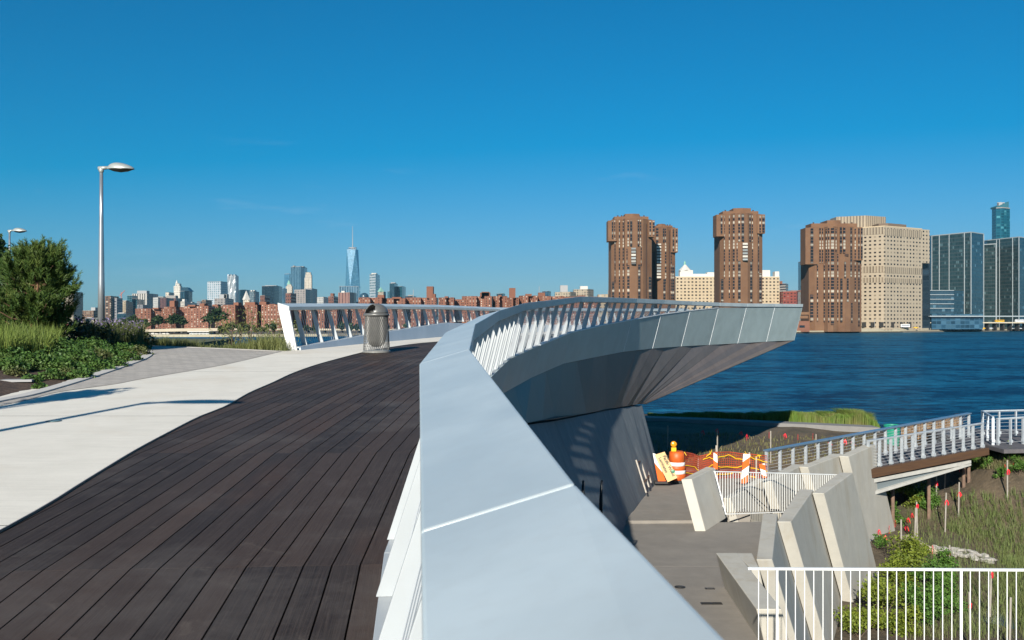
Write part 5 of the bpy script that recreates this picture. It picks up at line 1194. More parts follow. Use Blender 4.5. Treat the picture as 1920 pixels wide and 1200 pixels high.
brown_tower('left brown brick tower with a single overhanging corner, windows in vertical strips', 880, [(1146, 8), (1156, 2), (1168, 4), (1172, -3), (1182, -5), (1194, -4), (1206, -1), (1214, 4), (1222, 8)], 412, [(1152, 1216, 406), (1172, 1199, 401)], [(1140.2, 1156, 413.5, 452, 0), (1216, 1227.5, 413, 444, 2)],
    cz([(212, 14, 195, 340, 1), (230, 9, 190, 345), (268, 9, 190, 820), (301, 13, 195, 820), (232, 8, 350, 700, 1), (340, 14, 190, 400), (364, 18, 190, 400, 1), (384, 42, 412, 545, 2, -2.5), (341, 20, 555, 820), (430, 20, 550, 825, 1), (424, 14, 185, 400, 1), (441, 9, 185, 400), (446, 7, 400, 560), (488, 9, 215, 820, 3), (520, 14, 195, 320), (518, 24, 650, 828, 1), (548, 16, 195, 320), (218, 22, 690, 820, 1), (330, 8, 420, 560)], z6, y6))
brown_tower('brown brick tower standing close behind the left one, darker and lower', 935, [(1223, 6), (1232, 0), (1240, -4), (1250, -2), (1258, 2), (1266, 6)], 427, [(1229, 1261, 423), (1234, 1247, 420)], [(1258, 1271, 428, 473, 0)],
    cz([(578, 22, 250, 370), (630, 14, 255, 370, 1), (592, 40, 378, 670, 2, -2), (645, 9, 255, 700), (555, 40, 445, 828, 3), (676, 8, 270, 828, 3), (710, 14, 262, 445, 1), (736, 14, 262, 445), (708, 20, 560, 830, 1), (636, 20, 670, 830, 1), (648, 8, 380, 660), (692, 7, 450, 830)], z6, y6))
brown_tower('tallest brown brick tower standing alone with overhangs on both sides', 900, [(1349.5, 8), (1358, 2), (1370, 3), (1378, -3), (1390, -6), (1402, -4), (1412, 2), (1420, 3), (1429.5, 8)], 402, [(1355.5, 1422, 396), (1375, 1408, 390.5)], [(1343.4, 1358, 402.3, 443, 0), (1420, 1434.6, 402, 437.6, 1)],
    cz([(1104, 16, 148, 300, 1), (1126, 9, 150, 300), (1128, 8, 300, 660, 0), (1168, 9, 145, 820), (1204, 14, 145, 820), (1249, 16, 140, 360), (1278, 24, 135, 360, 1), (1298, 46, 372, 515, 2, -2.5), (1337, 14, 140, 360, 1), (1356, 9, 140, 360), (1358, 8, 370, 520), (1420, 13, 150, 290), (1447, 22, 150, 290, 1), (1407, 8, 290, 620, 1), (1112, 24, 670, 850, 1), (1250, 22, 520, 855, 1), (1346, 20, 520, 855, 1), (1422, 22, 620, 855, 1), (1232, 8, 370, 520)], z6, y6))
z7 = lambda x: 1480 + x / 4.286; y7 = lambda y: 360 + y / 4.286
brown_tower('right hand brown brick tower standing on the quay in front of the tan hospital', 905, [(1516.5, 5), (1528, 0), (1545, 1), (1552, -4), (1562, -5), (1572, -1), (1584, -5), (1594, -3), (1604, 2), (1615, 7)], 427, [(1521, 1607, 419), (1551, 1576, 413)], [(1510.2, 1533, 427, 495.5, -2), (1596, 1617.6, 426, 488, 0)],
    cz([(182, 26, 292, 572, 1, -2.5), (182, 26, 825, 1038), (227, 9, 580, 1040), (248, 12, 290, 570), (268, 9, 290, 570), (298, 9, 300, 560), (282, 9, 580, 1045), (318, 10, 290, 1045), (348, 26, 290, 1065), (376, 9, 300, 480), (390, 9, 500, 1040), (416, 18, 280, 490, 1), (443, 18, 280, 490), (420, 18, 695, 1045, 1), (450, 14, 560, 690, 1), (470, 16, 695, 880, 1), (497, 14, 285, 680, 1), (530, 10, 295, 880), (503, 12, 890, 1050, 1), (560, 12, 290, 1080, 1), (583, 16, 290, 540, 1), (461, 36, 497, 515, 3)], z7, y7))
# piers at its foot
t = thing('podium_building', 'low brown brick podium with dark arcade at the foot of the right hand brown tower', 'building', (X_(1506, 895), 895, 1.4))
m = M(); m.prism([(X_(1493, 892), 892), (X_(1518, 892), 892), (X_(1518, 892), 915), (X_(1493, 892), 915)], 1.4, zat(602, 892)); part('wall', m, REDR, t)
for k, (a, b, y0, y1) in enumerate(((1497, 1515, 592, 597), (1500, 1516, 585, 590))): m = M(); m.prism([(X_(a, 893), 893 - k), (X_(b, 893), 893 - k), (X_(b, 893), 905), (X_(a, 893), 905)], zat(y1, 893), zat(y0, 893)); part('terrace_tier', m, BRT, t)
m = M(); m.prism([(X_(1499, 891.5), 891.5), (X_(1509, 891.5), 891.5), (X_(1509, 891.5), 893), (X_(1499, 891.5), 893)], zat(614, 892), zat(610, 892)); part('window_band', m, mt['dark'], t)
for k, px in enumerate((1519, 1530, 1541, 1552, 1563, 1574, 1585, 1596, 1607)):
    pass

# cream slab behind the towers
building('long cream hospital slab between the brown towers, rows of square windows', [(1267, 1330), (1461.6, 1330)], 519, mt['cream'], 30, ((1275, 1298, 510, WH), (1298, 1326, 513.5, WH), (1326, 1350, 510.5, WH), (1428, 1444, 506.5, WH), (1453, 1461, 509, WH)), roof=WH, name='hospital_slab', cat='hospital')
D = 1900; t = thing('clock_tower', 'white pyramid roofed tower with a green finial above the cream slab', 'tower', (X_(1286, D), D, 1.4)); m = M(); m.prism([(X_(1274.5, D), D - 10), (X_(1297.5, D), D - 10), (X_(1297.5, D), D + 14), (X_(1274.5, D), D + 14)], 1.4, zat(507, D)); part('shaft', m, WH, t)
m = M(); m.tube([(X_(1284.5, D), D, zat(507, D)), (X_(1284.5, D), D, zat(499, D)), (X_(1284.5, D), D, zat(496.5, D))], [12.5, 4.5, 2.5], 8); part('roof', m, WH, t); m = M(); m.tube([(X_(1284, D), D, zat(497, D)), (X_(1284, D), D, zat(492, D)), (X_(1284, D), D, zat(489, D))], [2.2, 2.0, .3], 6); part('finial', m, GCOP, t)
# tan hospital
TAN = W('tan hospital wall', (.37, .30, .215), 5.0, 3.95, .46, .42, (.035, .03, .028), (.26, .21, .15), .3, wall2=(.33, .265, .19), pier=(.345, .28, .20))
TANB = W('tan louvre wall', (.36, .29, .205), 3.1, 80, .45, 3, (.22, .17, .12), (.22, .17, .12), .3)
D = 955; t = building('huge tan hospital block with rows of paired square windows right of the brown towers', [(1600, D + 22), (1658.5, D), (1729, D + 30)], 424.5, TAN, 60, (), yref=D, roof=simple('tan coping', (.5, .39, .25), rough=.8), name='hospital_block', cat='hospital')
def on_front(foot, a): return zi([p[0] for p in foot], [p[1] for p in foot], a)
HF = [(1600, D + 22), (1658.5, D), (1729, D + 30), (1743, D + 36)]
m = M(); m.prism([(X_(1728.8, D + 30), D + 30.2), (X_(1743, D + 36), D + 36), (X_(1743, D + 36), D + 80), (X_(1728.8, D + 30), D + 80)], zat(493, D + 30), zat(431, D + 36)); part('upper_wing', m, TAN, t)
m = M(); m.prism([(X_(1728.9, D + 45), D + 45), (X_(1744, D + 45), D + 45), (X_(1744, D + 45), D + 85), (X_(1728.9, D + 45), D + 85)], 1.4, zat(493.2, D + 45)); part('recessed_wing_shade', m, mt['dark'], t)  # near-black facade paints the shade below the upper wing
for y0, y1 in ((428, 441), (500, 512), (521, 530)):
    for (a, b) in ((1617.6, 1658.2), (1658.8, 1728.8)):
        Ya, Yb = on_front(HF, a) - .35, on_front(HF, b) - .35; m = M(); m.prism([(X_(a, Ya), Ya), (X_(b, Yb), Yb), (X_(b, Yb), Yb + .5), (X_(a, Ya), Ya + .5)], zat(y1, Ya), zat(y0, Ya)); part('louvre_band', m, TANB, t)
m = M(); Yb = D + 16; m.prism([(X_(1584, Yb), Yb + 25), (X_(1632, Yb), Yb + 12), (X_(1679, Yb), Yb + 25), (X_(1679, Yb), Yb + 45), (X_(1584, Yb), Yb + 45)], zat(430, Yb), zat(404, Yb + 12)); part('rooftop_block', m, TANB, t)
m = M(); m.prism([(X_(1646, Yb), Yb - 2), (X_(1661, Yb), Yb - 6), (X_(1707, Yb), Yb + 10), (X_(1707, Yb), Yb + 20), (X_(1646, Yb), Yb + 20)], zat(426, Yb), zat(419.5, Yb)); part('roof_screen', m, simple('roof screen', (.14, .10, .07), rough=.9), t)
for k in range(6):
    a = 1617 + k * 16.2; Yk = on_front(HF, a + 6) - .5; m = M(); m.prism([(X_(a, Yk), Yk), (X_(a + 11, Yk), Yk), (X_(a + 11, Yk), Yk + 1), (X_(a, Yk), Yk + 1)], zat(613.5, Yk), zat(604, Yk)); part('ground_opening', m, simple('dark opening', (.02, .018, .016), rough=.9), t)
# glass towers
def curtain(name, wall, c1, c2, pu, pv, dark=.5):
    m, n, b, l = newmat(name); tc = nd(n, 'TexCoord'); sp = nd(n, 'SeparateXYZ'); l.new(tc.outputs['UV'], sp.inputs[0])
    u = mth(n, 'DIVIDE', sp.outputs[0], pu); v = mth(n, 'DIVIDE', sp.outputs[1], pv); fu = mth(n, 'FRACT', u); fv = mth(n, 'FRACT', v)
    cb = nd(n, 'CombineXYZ'); l.new(mth(n, 'FLOOR', u), cb.inputs[0]); l.new(mth(n, 'FLOOR', v), cb.inputs[1]); wn = nd(n, 'TexWhiteNoise'); wn.noise_dimensions = '2D'; l.new(cb.outputs[0], wn.inputs['Vector'])
    big = noise(n, coords(n, (.02, .02, .10)), 1.4, 5, .6)
    g = mixc(n, ramp(n, mth(n, 'ADD', mth(n, 'MULTIPLY', wn.outputs['Value'], .35), big), .45, .95), c1, c2)
    g = mixc(n, mth(n, 'GREATER_THAN', wn.outputs['Value'], .93), g, tuple(min(1, x * 1.6 + .03) for x in c2))
    g = mixc(n, mth(n, 'LESS_THAN', fv, .32), g, wall); g = mixc(n, mth(n, 'LESS_THAN', fu, .10), g, tuple(x * 1.3 for x in wall))
    l.new(g, b.inputs['Base Color']); b.inputs['Roughness'].default_value = .12; b.inputs['Metallic'].default_value = .25; b.inputs['Specular IOR Level'].default_value = .6
    l.new(bump(n, wn.outputs['Value'], .08, .05), b.inputs['Normal']); return m
GLG = curtain('green grey curtain wall', (.055, .075, .078), (.016, .036, .040), (.040, .075, .080), 2.1, 4.1); GLB = curtain('blue curtain wall', (.035, .065, .09), (.014, .042, .070), (.035, .085, .12), 3.2, 4.1); MULL = simple('pale mullion', (.27, .30, .31), rough=.5)
def glass_tower(label, faces, ytop, D, mulls, depth=50, zb=3):
    zt = zat(ytop, D); cx = X_(sum(p[0] for p in faces) / len(faces), D); t = thing('glass_office_tower', label, 'office tower', (cx, D + 20, zb), 'glass office towers on the far right bank'); fp = [(X_(px, Y), Y) for px, Y in faces]
    for i in range(len(fp) - 1):
        l_ = math.dist(fp[i], fp[i + 1]); a, b = fp[i], fp[i + 1]; m = M(); dd = (b[0] - a[0], b[1] - a[1]); nx, ny = -dd[1] / l_, dd[0] / l_
        if ny < 0: nx, ny = -nx, -ny
        m.prism([a, b, (b[0] + nx, b[1] + ny), (a[0] + nx, a[1] + ny)], zb, zt); part('glass_face', m, GLG if i == 0 else GLB, t)
    m = M(); core = [(x + (cx - x) * .03, y + 1.4) for x, y in fp]; core += [(core[-1][0] + 5, core[-1][1] + depth), (core[0][0] + 5, core[0][1] + depth)]; m.prism(core, zb, zt - .3); part('core', m, GLB, t)
    m = M(); m.prism([(x, y - .4) for x, y in fp] + [(fp[-1][0], fp[-1][1] + depth), (fp[0][0], fp[0][1] + depth)], zt, zt + 1.0); part('roof_edge', m, MULL, t)
    for px in mulls:
        Y = zi([p[0] for p in faces], [p[1] for p in faces], px) - .5; m = M(); m.box((X_(px, Y), Y, (zb + zt) / 2), (.7, .8, zt - zb)); part('mullion', m, MULL, t)
    return t
glass_tower('wide glass tower nearest the tan hospital, greenish left face and blue right face', [(1746.7, 1075), (1820.5, 1030), (1844.8, 1052)], 436, 1030, (1747, 1761, 1779.5, 1808, 1820.5, 1844.3))
glass_tower('narrow recessed glass tower between the two wide ones', [(1845, 1085), (1867.8, 1075)], 458, 1075, (1867.3,))
glass_tower('glass tower at the right edge of the picture below the dark slim tower', [(1851.5, 1125), (1910.3, 1080), (1945, 1110)], 445, 1080, (1868.5, 1874, 1898.5, 1910.3))
t = thing('glass_podium_building', 'low blue glass podium building with long horizontal bands left of the glass towers', 'building', (X_(1770, 1010), 1020, 3)); m = M(); PY = 1008
m.prism([(X_(1732, PY), PY), (X_(1788, PY), PY), (X_(1807, PY + 14), PY + 14), (X_(1807, PY + 14), PY + 40), (X_(1732, PY), PY + 40)], 3, zat(545, PY)); part('glass_wall', m, GLB, t)
for yy in (544, 552, 560.5, 569, 577.5): m = M(); m.prism([(X_(1731.5, PY), PY - 1.2), (X_(1788, PY), PY - 1.2), (X_(1788, PY), PY + .2), (X_(1731.5, PY), PY + .2)], zat(yy + 1.1, PY), zat(yy, PY)); part('spandrel_band', m, MULL, t)
t = thing('entrance_canopy', 'long low glass entrance pavilion below the glass towers', 'pavilion', (X_(1800, 1000), 1000, 3)); m = M(); m.prism([(X_(1747, 1000), 1000), (X_(1843, 1000), 1000), (X_(1843, 1000), 1007), (X_(1747, 1000), 1007)], 3, zat(589, 1000)); part('glass_wall', m, mt['glassy'], t)
m = M(); m.prism([(X_(1742, 998), 996), (X_(1922, 998), 996), (X_(1922, 998), 1008), (X_(1742, 998), 1008)], zat(594, 998), zat(592, 998)); part('canopy_roof', m, MULL, t)
D = 2100; t = building('slim dark teal glass tower with a slanted top above the right hand glass block', [(1867.8, D), (1880, D - 8), (1893.6, D + 5)], 390, skm(41, (.012, .10, .14), 9, 6, .8, .7, (.008, .07, .11), (.06, .22, .27), .12, rough=.2), 25, (), name='slim_glass_tower', cat='skyscraper')
m = M(); z0 = zat(390, D); A = [(X_(1867.8, D), D), (X_(1893.6, D), D + 5), (X_(1893.6, D), D + 25), (X_(1867.8, D), D + 25)]; zz = [zat(388, D), zat(377, D), zat(378, D), zat(387, D)]
m.hexa([(*q, z0) for q in A], [(*q, z) for q, z in zip(A, zz)]); part('slanted_crown', m, skm(42, (.02, .12, .16), 9, 6, .8, .7, (.02, .09, .13), (.06, .22, .27), .12), t)
m = M(); m.box((X_(1878, D), D + 8, zat(383, D)), (8, 8, 8)); m.box((X_(1880, D), D + 8, zat(379.5, D)), (16, 2, 2)); m.tube([(X_(1880, D), D + 8, zat(384, D)), (X_(1880, D), D + 8, zat(378, D))], 1.2, 5); part('roof_crane', m, GREYB, t)

# ---- elevated highway and waterfront buildings
ASPH = simple('pale viaduct deck', (.46, .40, .30), (.38, .33, .25), .05, .9); DKU = simple('viaduct underside', (.03, .028, .026), rough=.9)
def viaduct(label, pxs, top, und, Y0, grp=None):
    t = thing('elevated_highway', label, 'highway', (X_(pxs[0], Y0), Y0, 1.4))
    for i in range(len(pxs) - 1):
        a, b = pxs[i], pxs[i + 1]; m = M(); m.hexa([(X_(a, Y0), Y0, zat(und[i], Y0)), (X_(b, Y0), Y0, zat(und[i + 1], Y0)), (X_(b, Y0), Y0 + 14, zat(und[i + 1], Y0)), (X_(a, Y0), Y0 + 14, zat(und[i], Y0))], [(X_(a, Y0), Y0, zat(top[i], Y0)), (X_(b, Y0), Y0, zat(top[i + 1], Y0)), (X_(b, Y0), Y0 + 14, zat(top[i + 1], Y0)), (X_(a, Y0), Y0 + 14, zat(top[i], Y0))]); part('deck_span', m, ASPH, t)
    n = 16
    for k in range(n):
        px = lerp(pxs[0] + 2, pxs[-1] - 2, k / (n - 1)); m = M(); m.box((X_(px, Y0), Y0 + 7, (1.4 + zat(zi(pxs, und, px), Y0)) / 2), (1.2, 8, zat(zi(pxs, und, px), Y0) - 1.4)); part('pier', m, DKU, t)
viaduct('pale elevated highway sweeping along the far left bank below the red slabs', [205, 240, 280, 330, 410], [622.5, 620, 617.5, 616, 615.3], [625, 624, 622.5, 621.5, 620.5], 745)
viaduct('dark edged viaduct behind the waterfront trees, seen through the farther rail', [410, 520, 640, 760, 900], [616, 616, 616.5, 617.5, 618], [619, 619, 619.5, 620.5, 621], 800)
viaduct('pale viaduct on the far right bank below the glass towers', [1713, 1760, 1830, 1930], [604.3, 604.2, 604, 603.8], [606, 606, 606, 606], 1002)
t = thing('ferry_terminal', 'low white glazed ferry pier building on the far left bank', 'building', (X_(372, 690), 690, 1.8)); Y0 = 688
m = M(); m.prism([(X_(353, Y0), Y0), (X_(392, Y0), Y0), (X_(392, Y0), Y0 + 14), (X_(353, Y0), Y0 + 14)], .3, zat(629, Y0)); part('base', m, WH, t)
m = M(); m.prism([(X_(354, Y0), Y0 + 1), (X_(391, Y0), Y0 + 1), (X_(391, Y0), Y0 + 13), (X_(354, Y0), Y0 + 13)], zat(629, Y0), zat(622.5, Y0)); part('glass_wall', m, skm(51, (.55, .56, .56), 2.5, 2.2, .75, .75, (.12, .18, .2), (.25, .3, .3), .3), t)
m = M(); m.prism([(X_(352, Y0), Y0 - 1), (X_(393, Y0), Y0 - 1), (X_(393, Y0), Y0 + 15), (X_(352, Y0), Y0 + 15)], zat(622.5, Y0), zat(621, Y0)); part('roof', m, WH, t)
for lb, a, b, y0, y1, mk in (('row of white parked vans and sheds under the left highway', 262, 318, 624.5, 628.5, WH), ('dark ground floor band behind the white sheds', 318, 352, 623.5, 629, DKU), ('white shed row at the foot of the lamp post', 205, 262, 626, 630, WH), ('low reddish hoarding by the ferry pier', 320, 345, 625.5, 628.5, REDR), ('dark service shed right of the ferry pier', 392, 425, 625, 630, DKU)):
    Y0 = 700; m = M(); n = max(2, int((b - a) / 7))
    for k in range(n): aa, bb = lerp(a, b, k / n), lerp(a, b, (k + .85) / n); m.prism([(X_(aa, Y0), Y0), (X_(bb, Y0), Y0), (X_(bb, Y0), Y0 + 6), (X_(aa, Y0), Y0 + 6)], 1.5, zat(y0 + (k % 3) * .5, Y0))
    solo('waterfront_shed', m, mk, lb, 'shed', (X_(a, Y0), Y0, 1.5))
# power station jumble far left behind the pine
cols_ = [((.25, .05, .04), 'dark red'), ((.05, .10, .16), 'navy'), ((.12, .30, .38), 'turquoise'), ((.30, .24, .18), 'tan'), ((.06, .05, .05), 'black'), ((.28, .06, .05), 'brick red'), ((.4, .36, .3), 'cream'), ((.08, .16, .22), 'slate blue'), ((.16, .04, .04), 'maroon')]
for i, (a, b, yt) in enumerate(((121, 132, 607), (131, 141, 603), (140, 147, 610), (146, 157, 604), (156, 164, 608), (163, 172, 606), (171, 181, 600), (180, 188, 607), (199, 206, 616))):
    c, nm = cols_[i]; building(f'low {nm} industrial shed of the jumble left of the lamp post', [(a, 950 + i * 3), (b, 950 + i * 3)], yt, W(f'shed {i}', c, 3, 3, .5, .5, (.03, .03, .03), (.4, .38, .3), .3), 15, name='industrial_shed')
building('dark roofed depot block behind the lamp post', [(160, 1100), (196, 1100)], 597, mt['navy'], 20, ((163, 172, 595, GREYB),), name='industrial_shed')

# ---- vehicles on the far right bank (a few pixels each)
TYRE = simple('tyre', (.02, .02, .02), rough=.8); GLS = simple('vehicle glass', (.02, .03, .04), rough=.15)
def vehicle(name, label, cat, px, Y, L_, H_, col, z, boxy, grp):
    x = X_(px, Y); t = thing(name, label, cat, (x, Y, z), grp); pt = simple(name + ' paint', col, rough=.35)
    m = M(); W_ = 2.4 if boxy else 1.8
    if boxy: m.box((x, Y, z + .35 + (H_ - .35) / 2), (L_, W_, H_ - .35))
    else:
        m.box((x, Y, z + .3 + .35), (L_, W_, .7)); zr = z + 1.0
        m.hexa([(x - L_ * .34, Y - W_ / 2, zr), (x + L_ * .38, Y - W_ / 2, zr), (x + L_ * .38, Y + W_ / 2, zr), (x - L_ * .34, Y + W_ / 2, zr)], [(x - L_ * .18, Y - W_ * .4, z + H_), (x + L_ * .24, Y - W_ * .4, z + H_), (x + L_ * .24, Y + W_ * .4, z + H_), (x - L_ * .18, Y + W_ * .4, z + H_)])
    part('body', m, pt, t, bevel=.08)
    m = M()
    if boxy: m.box((x, Y - W_ / 2 - .01, z + H_ * .68), (L_ * .9, .04, H_ * .26))
    else: m.box((x + .1, Y - W_ * .46, z + 1.2), (L_ * .42, .06, .32))
    part('window', m, GLS, t)
    for s in (-.32, .34):
        m = M(); n = 10; vs = [(x + L_ * s + .42 * math.cos(k * .628), Y - W_ / 2 - .03, z + .42 + .42 * math.sin(k * .628)) for k in range(n)]; vs += [(a, Y + W_ / 2 + .03, c) for a, b, c in vs]; m.add(vs, [tuple(range(n)), tuple(range(2 * n - 1, n - 1, -1))] + [(k, n + k, n + (k + 1) % n, (k + 1) % n) for k in range(n)]); part('wheel', m, TYRE, t)
Yq = 1000
vehicle('coach', 'long white coach parked on the far right quay below the glass towers', 'coach', 1796, 1005, 17, 3.6, (.75, .75, .74), zat(616, 1005), True, None)
vehicle('box_truck', 'white box truck near the dark arches of the tan hospital', 'truck', 1697, 966, 9, 3.4, (.7, .7, .7), zat(614, 966), True, None)
vehicle('taxi', 'yellow taxi on the quay right of the white coach, left one of two', 'taxi', 1843, 1010, 5, 1.6, (.75, .42, .02), zat(617, 1010), False, None)
vehicle('parked_car', 'silver car parked right of the yellow taxi on the far quay', 'car', 1857, 1010, 5, 1.6, (.5, .52, .55), zat(617, 1010), False, None)
vehicle('taxi', 'yellow taxi van on the upper road near the street trees', 'taxi', 1874, 1003, 9, 2.4, (.75, .42, .02), zat(604, 1003), True, None)
vehicle('delivery_van', 'white delivery van at the far right edge on the upper road', 'van', 1912, 1003, 10, 3.2, (.75, .75, .75), zat(604, 1003), True, None)
vehicle('taxi', 'yellow taxi beside the box truck in front of the hospital', 'taxi', 1717, 968, 5, 1.6, (.75, .42, .02), zat(616, 968), False, None)
vehicle('bus', 'white bus parked below the upper road at the far right edge', 'bus', 1908, 1015, 15, 3.6, (.72, .74, .74), zat(617, 1015), True, None)
for i, px in enumerate((1640, 1770, 1838, 1892)):
    Y = shoreY(px) + 12; x = X_(px, Y); t = thing('street_lamp', ['thin lamp post before the hospital arches', 'thin lamp post left of the white coach', 'tall thin lamp post right of the wide glass tower', 'thin lamp post near the yellow taxi van'][i], 'lamp post', (x, Y, 3)); m = M(); m.tube([(x, Y, 3), (x, Y, 13 if i != 2 else 24)], .18, 5); part('pole', m, GREYB, t); m = M(); m.box((x + .7, Y, 13 if i != 2 else 24), (1.6, .4, .25)); part('lamp_head', m, GREYB, t)
# ================================================================ lamp posts
POLE = simple('aluminium pole', (.42, .44, .46), (.36, .38, .40), 3, .32, .7); HEADM = simple('lamp head grey', (.36, .38, .36), rough=.4, metal=.3)
def lamp(label, px, ytop, ybase, Y, headdir=1, ground=None, hs=1.0):
    b = P(px, ybase, Y); t = P(px, ytop, Y); b = (b[0], b[1], ground if ground is not None else b[2]); Hh = t[2] - b[2]
    g = thing('lamp_post', label, 'lamp post', b, 'park lamp posts')
    m = M(); m.tube([b, (b[0], b[1], b[2] + Hh * .35), (b[0], b[1], b[2] + Hh * .72), (t[0], t[1], t[2] - .02)], [.118, .098, .066, .052], 20); part('pole', m, POLE, g, smooth=True)
    m = M(); m.lathe(b, [(.20, 0), (.20, .05), (.13, .10), (.12, .14)], 16); part('base_flange', m, HEADM, g)
    m = M(); c = Vector((t[0], t[1], t[2])); L_ = .86 * hs
    m.tube([c + Vector((-.09, 0, 0)) * headdir, c + Vector((.22, 0, .03)) * headdir if headdir > 0 else c + Vector((-.22, 0, .03))], [.07, .05], 12); m.lathe(c - Vector((0, 0, .12)), [(.06, 0), (.075, .02), (.075, .14), (.0, .16)], 14); part('bracket', m, HEADM, g, smooth=True)
    m = M(); n = 24; rings = 8; o = len(m.v)
    for i in range(rings + 1):
        a = i / rings * math.pi / 2
        for k in range(n):
            th = 2 * math.pi * k / n; r = math.cos(a); m.v.append(tri(c + Vector(((.20 + L_ / 2 + L_ / 2 * r * math.cos(th)) * headdir, .24 * hs * r * math.sin(th), -.02 + .20 * hs * math.sin(a) * (1 - .35 * math.cos(th) * r)))))
    for i in range(rings):
        for k in range(n): m.f.append((i * n + k, i * n + (k + 1) % n, (i + 1) * n + (k + 1) % n, (i + 1) * n + k)); m.uv.append([(0, 0)] * 4)
    hood_ = part('hood', m, HEADM, g, smooth=True)
    m = M(); m.v = [tri(c + Vector(((.20 + L_ / 2 + L_ / 2 * .93 * r * math.cos(2 * math.pi * k / n)) * headdir, .22 * hs * r * math.sin(2 * math.pi * k / n), -.025 - .10 * hs * (1 - r * r)))) for r in (1, .6, 0.01) for k in range(n)]
    for i in range(2):
        for k in range(n): m.f.append((i * n + k, i * n + (k + 1) % n, (i + 1) * n + (k + 1) % n, (i + 1) * n + k)); m.uv.append([(0, 0)] * 4)
    part('lens', m, simple('lamp lens', (.07, .07, .07), rough=.2), hood_, smooth=True)
lamp('tall tapered silver lamp post rising alone behind the planting bed', 190, 316, 628, 30.5, ground=ZC - .78)
lamp('smaller lamp head peeping over the dark tree at the left edge', 18, 433, 620, 58, ground=ZC - .8)
# the post whose long shadow lies over the path stands just outside the frame
hp = on_deck(425, 756); k_ = 1 / math.tan(R(SUN_ALT)); hgt = 3.4
bx_, by_ = hp[0] - math.sin(R(SUN_HEAD)) * hgt * k_, hp[1] - math.cos(R(SUN_HEAD)) * hgt * k_
zb = zdeck(-5, max(by_, -3)); g_ = P(0, 604, 10)
def lamp_xyz(label, x, y, zb_, zt):
    b = (x, y, zb_); fake_px = 960 + x / 10 * F
    g = thing('lamp_post', label, 'lamp post', b, 'park lamp posts'); m = M(); m.tube([b, (x, y, lerp(zb_, zt, .5)), (x, y, zt)], [.075, .065, .05], 16); part('pole', m, POLE, g, smooth=True)
    c = Vector((x, y, zt)); m = M(); m.tube([c - Vector((0, 0, .06)), c + Vector((.25, 0, .03))], [.05, .045], 8); part('arm', m, POLE, g); n = 24; m = M(); L_ = 1.0
    for i in range(7):
        a = i / 6 * math.pi / 2
        for k in range(n): th = 2 * math.pi * k / n; r = math.cos(a); m.v.append(tri(c + Vector((.1 + L_ / 2 + L_ / 2 * r * math.cos(th), .13 * r * math.sin(th), .12 * math.sin(a)))))
    for i in range(6):
        for k in range(n): m.f.append((i * n + k, i * n + (k + 1) % n, (i + 1) * n + (k + 1) % n, (i + 1) * n + k)); m.uv.append([(0, 0)] * 4)
    part('hood', m, HEADM, g, smooth=True)
zt = hp[2] + hgt
lamp_xyz('lamp post beside the path outside the picture, seen only by its long shadow', bx_ - .9, by_, zdeck(bx_, by_) - .1, zt)

# stone plinth by the pole
m = M(); q = P(186, 628, 29.5)
for dx, h_ in ((-.42, .30), (.30, .26)): m.box((q[0] + dx, q[1], ZC - .78 + h_ / 2 + .1), (.30, .3, h_ + .2))
solo('stone_plinth', m, concrete('plinth', (.5, .48, .44), (.42, .40, .37), (.3, .28, .25)), 'pair of pale stone blocks at the foot of the tall lamp post', 'plinth', (q[0], q[1], ZC - .78), bevel=.03)

# ================================================================ planting bed
bedp = kerb[6:] + [(-40, 30), (-40, 0)]
def inpoly(x, y, poly):
    c = False; j = len(poly) - 1
    for i in range(len(poly)):
        if (poly[i][1] > y) != (poly[j][1] > y) and x < (poly[j][0] - poly[i][0]) * (y - poly[i][1]) / (poly[j][1] - poly[i][1]) + poly[i][0]: c = not c
        j = i
    return c
kb = [(x, y) for x, y in kerb]
def edge_dist(x, y): return min(math.dist((x, y), q) for q in kb)
def zbed(x, y):
    e = edge_dist(x, y); return zdeck(max(x, -9), min(y, 24)) - .02 + min(.22, e * .10) + .015 * math.sin(x * 7 + y * 3)
bedpoly = [(x, y) for x, y in kb] + [(-22, 27), (-30, 22), (-30, -3)]
m = M(); st = .25; vid = {}
for i in range(int(-30 / st), int(-5 / st)):
    for j in range(int(0 / st), int(28 / st)):
        x, y = i * st, j * st
        if x < -18 and y < 8: continue
        if inpoly(x + st / 2, y + st / 2, bedpoly) and edge_dist(x + st / 2, y + st / 2) > .0:
            m.quad((x, y, zbed(x, y)), (x + st, y, zbed(x + st, y)), (x + st, y + st, zbed(x + st, y + st)), (x, y + st, zbed(x, y + st)))
struct('bed_mulch', m, SOIL, smooth=True)
G1 = leafm('groundcover leaf', (.026, .070, .014), (.065, .130, .026), (.080, .125, .03), sc_=1.5); G2 = leafm('olive leaf', (.05, .07, .02), (.09, .11, .035), (.10, .10, .04)); GR = leafm('ornamental grass blade', (.075, .12, .022), (.15, .19, .04)); PU = leafm('purple flower', (.13, .10, .20), (.20, .16, .27)); TW = leafm('dry stem', (.16, .12, .08), (.24, .18, .12)); DK = leafm('dark shrub leaf', (.015, .03, .012), (.035, .06, .02))
def bed_px(px, py):
    lo, hi = 5, 40
    for _ in range(40):
        Y = (lo + hi) / 2; q = P(px, py, Y)
        if q[2] > zbed(q[0], Y): lo = Y
        else: hi = Y
    return (q[0], lo, zbed(q[0], lo))
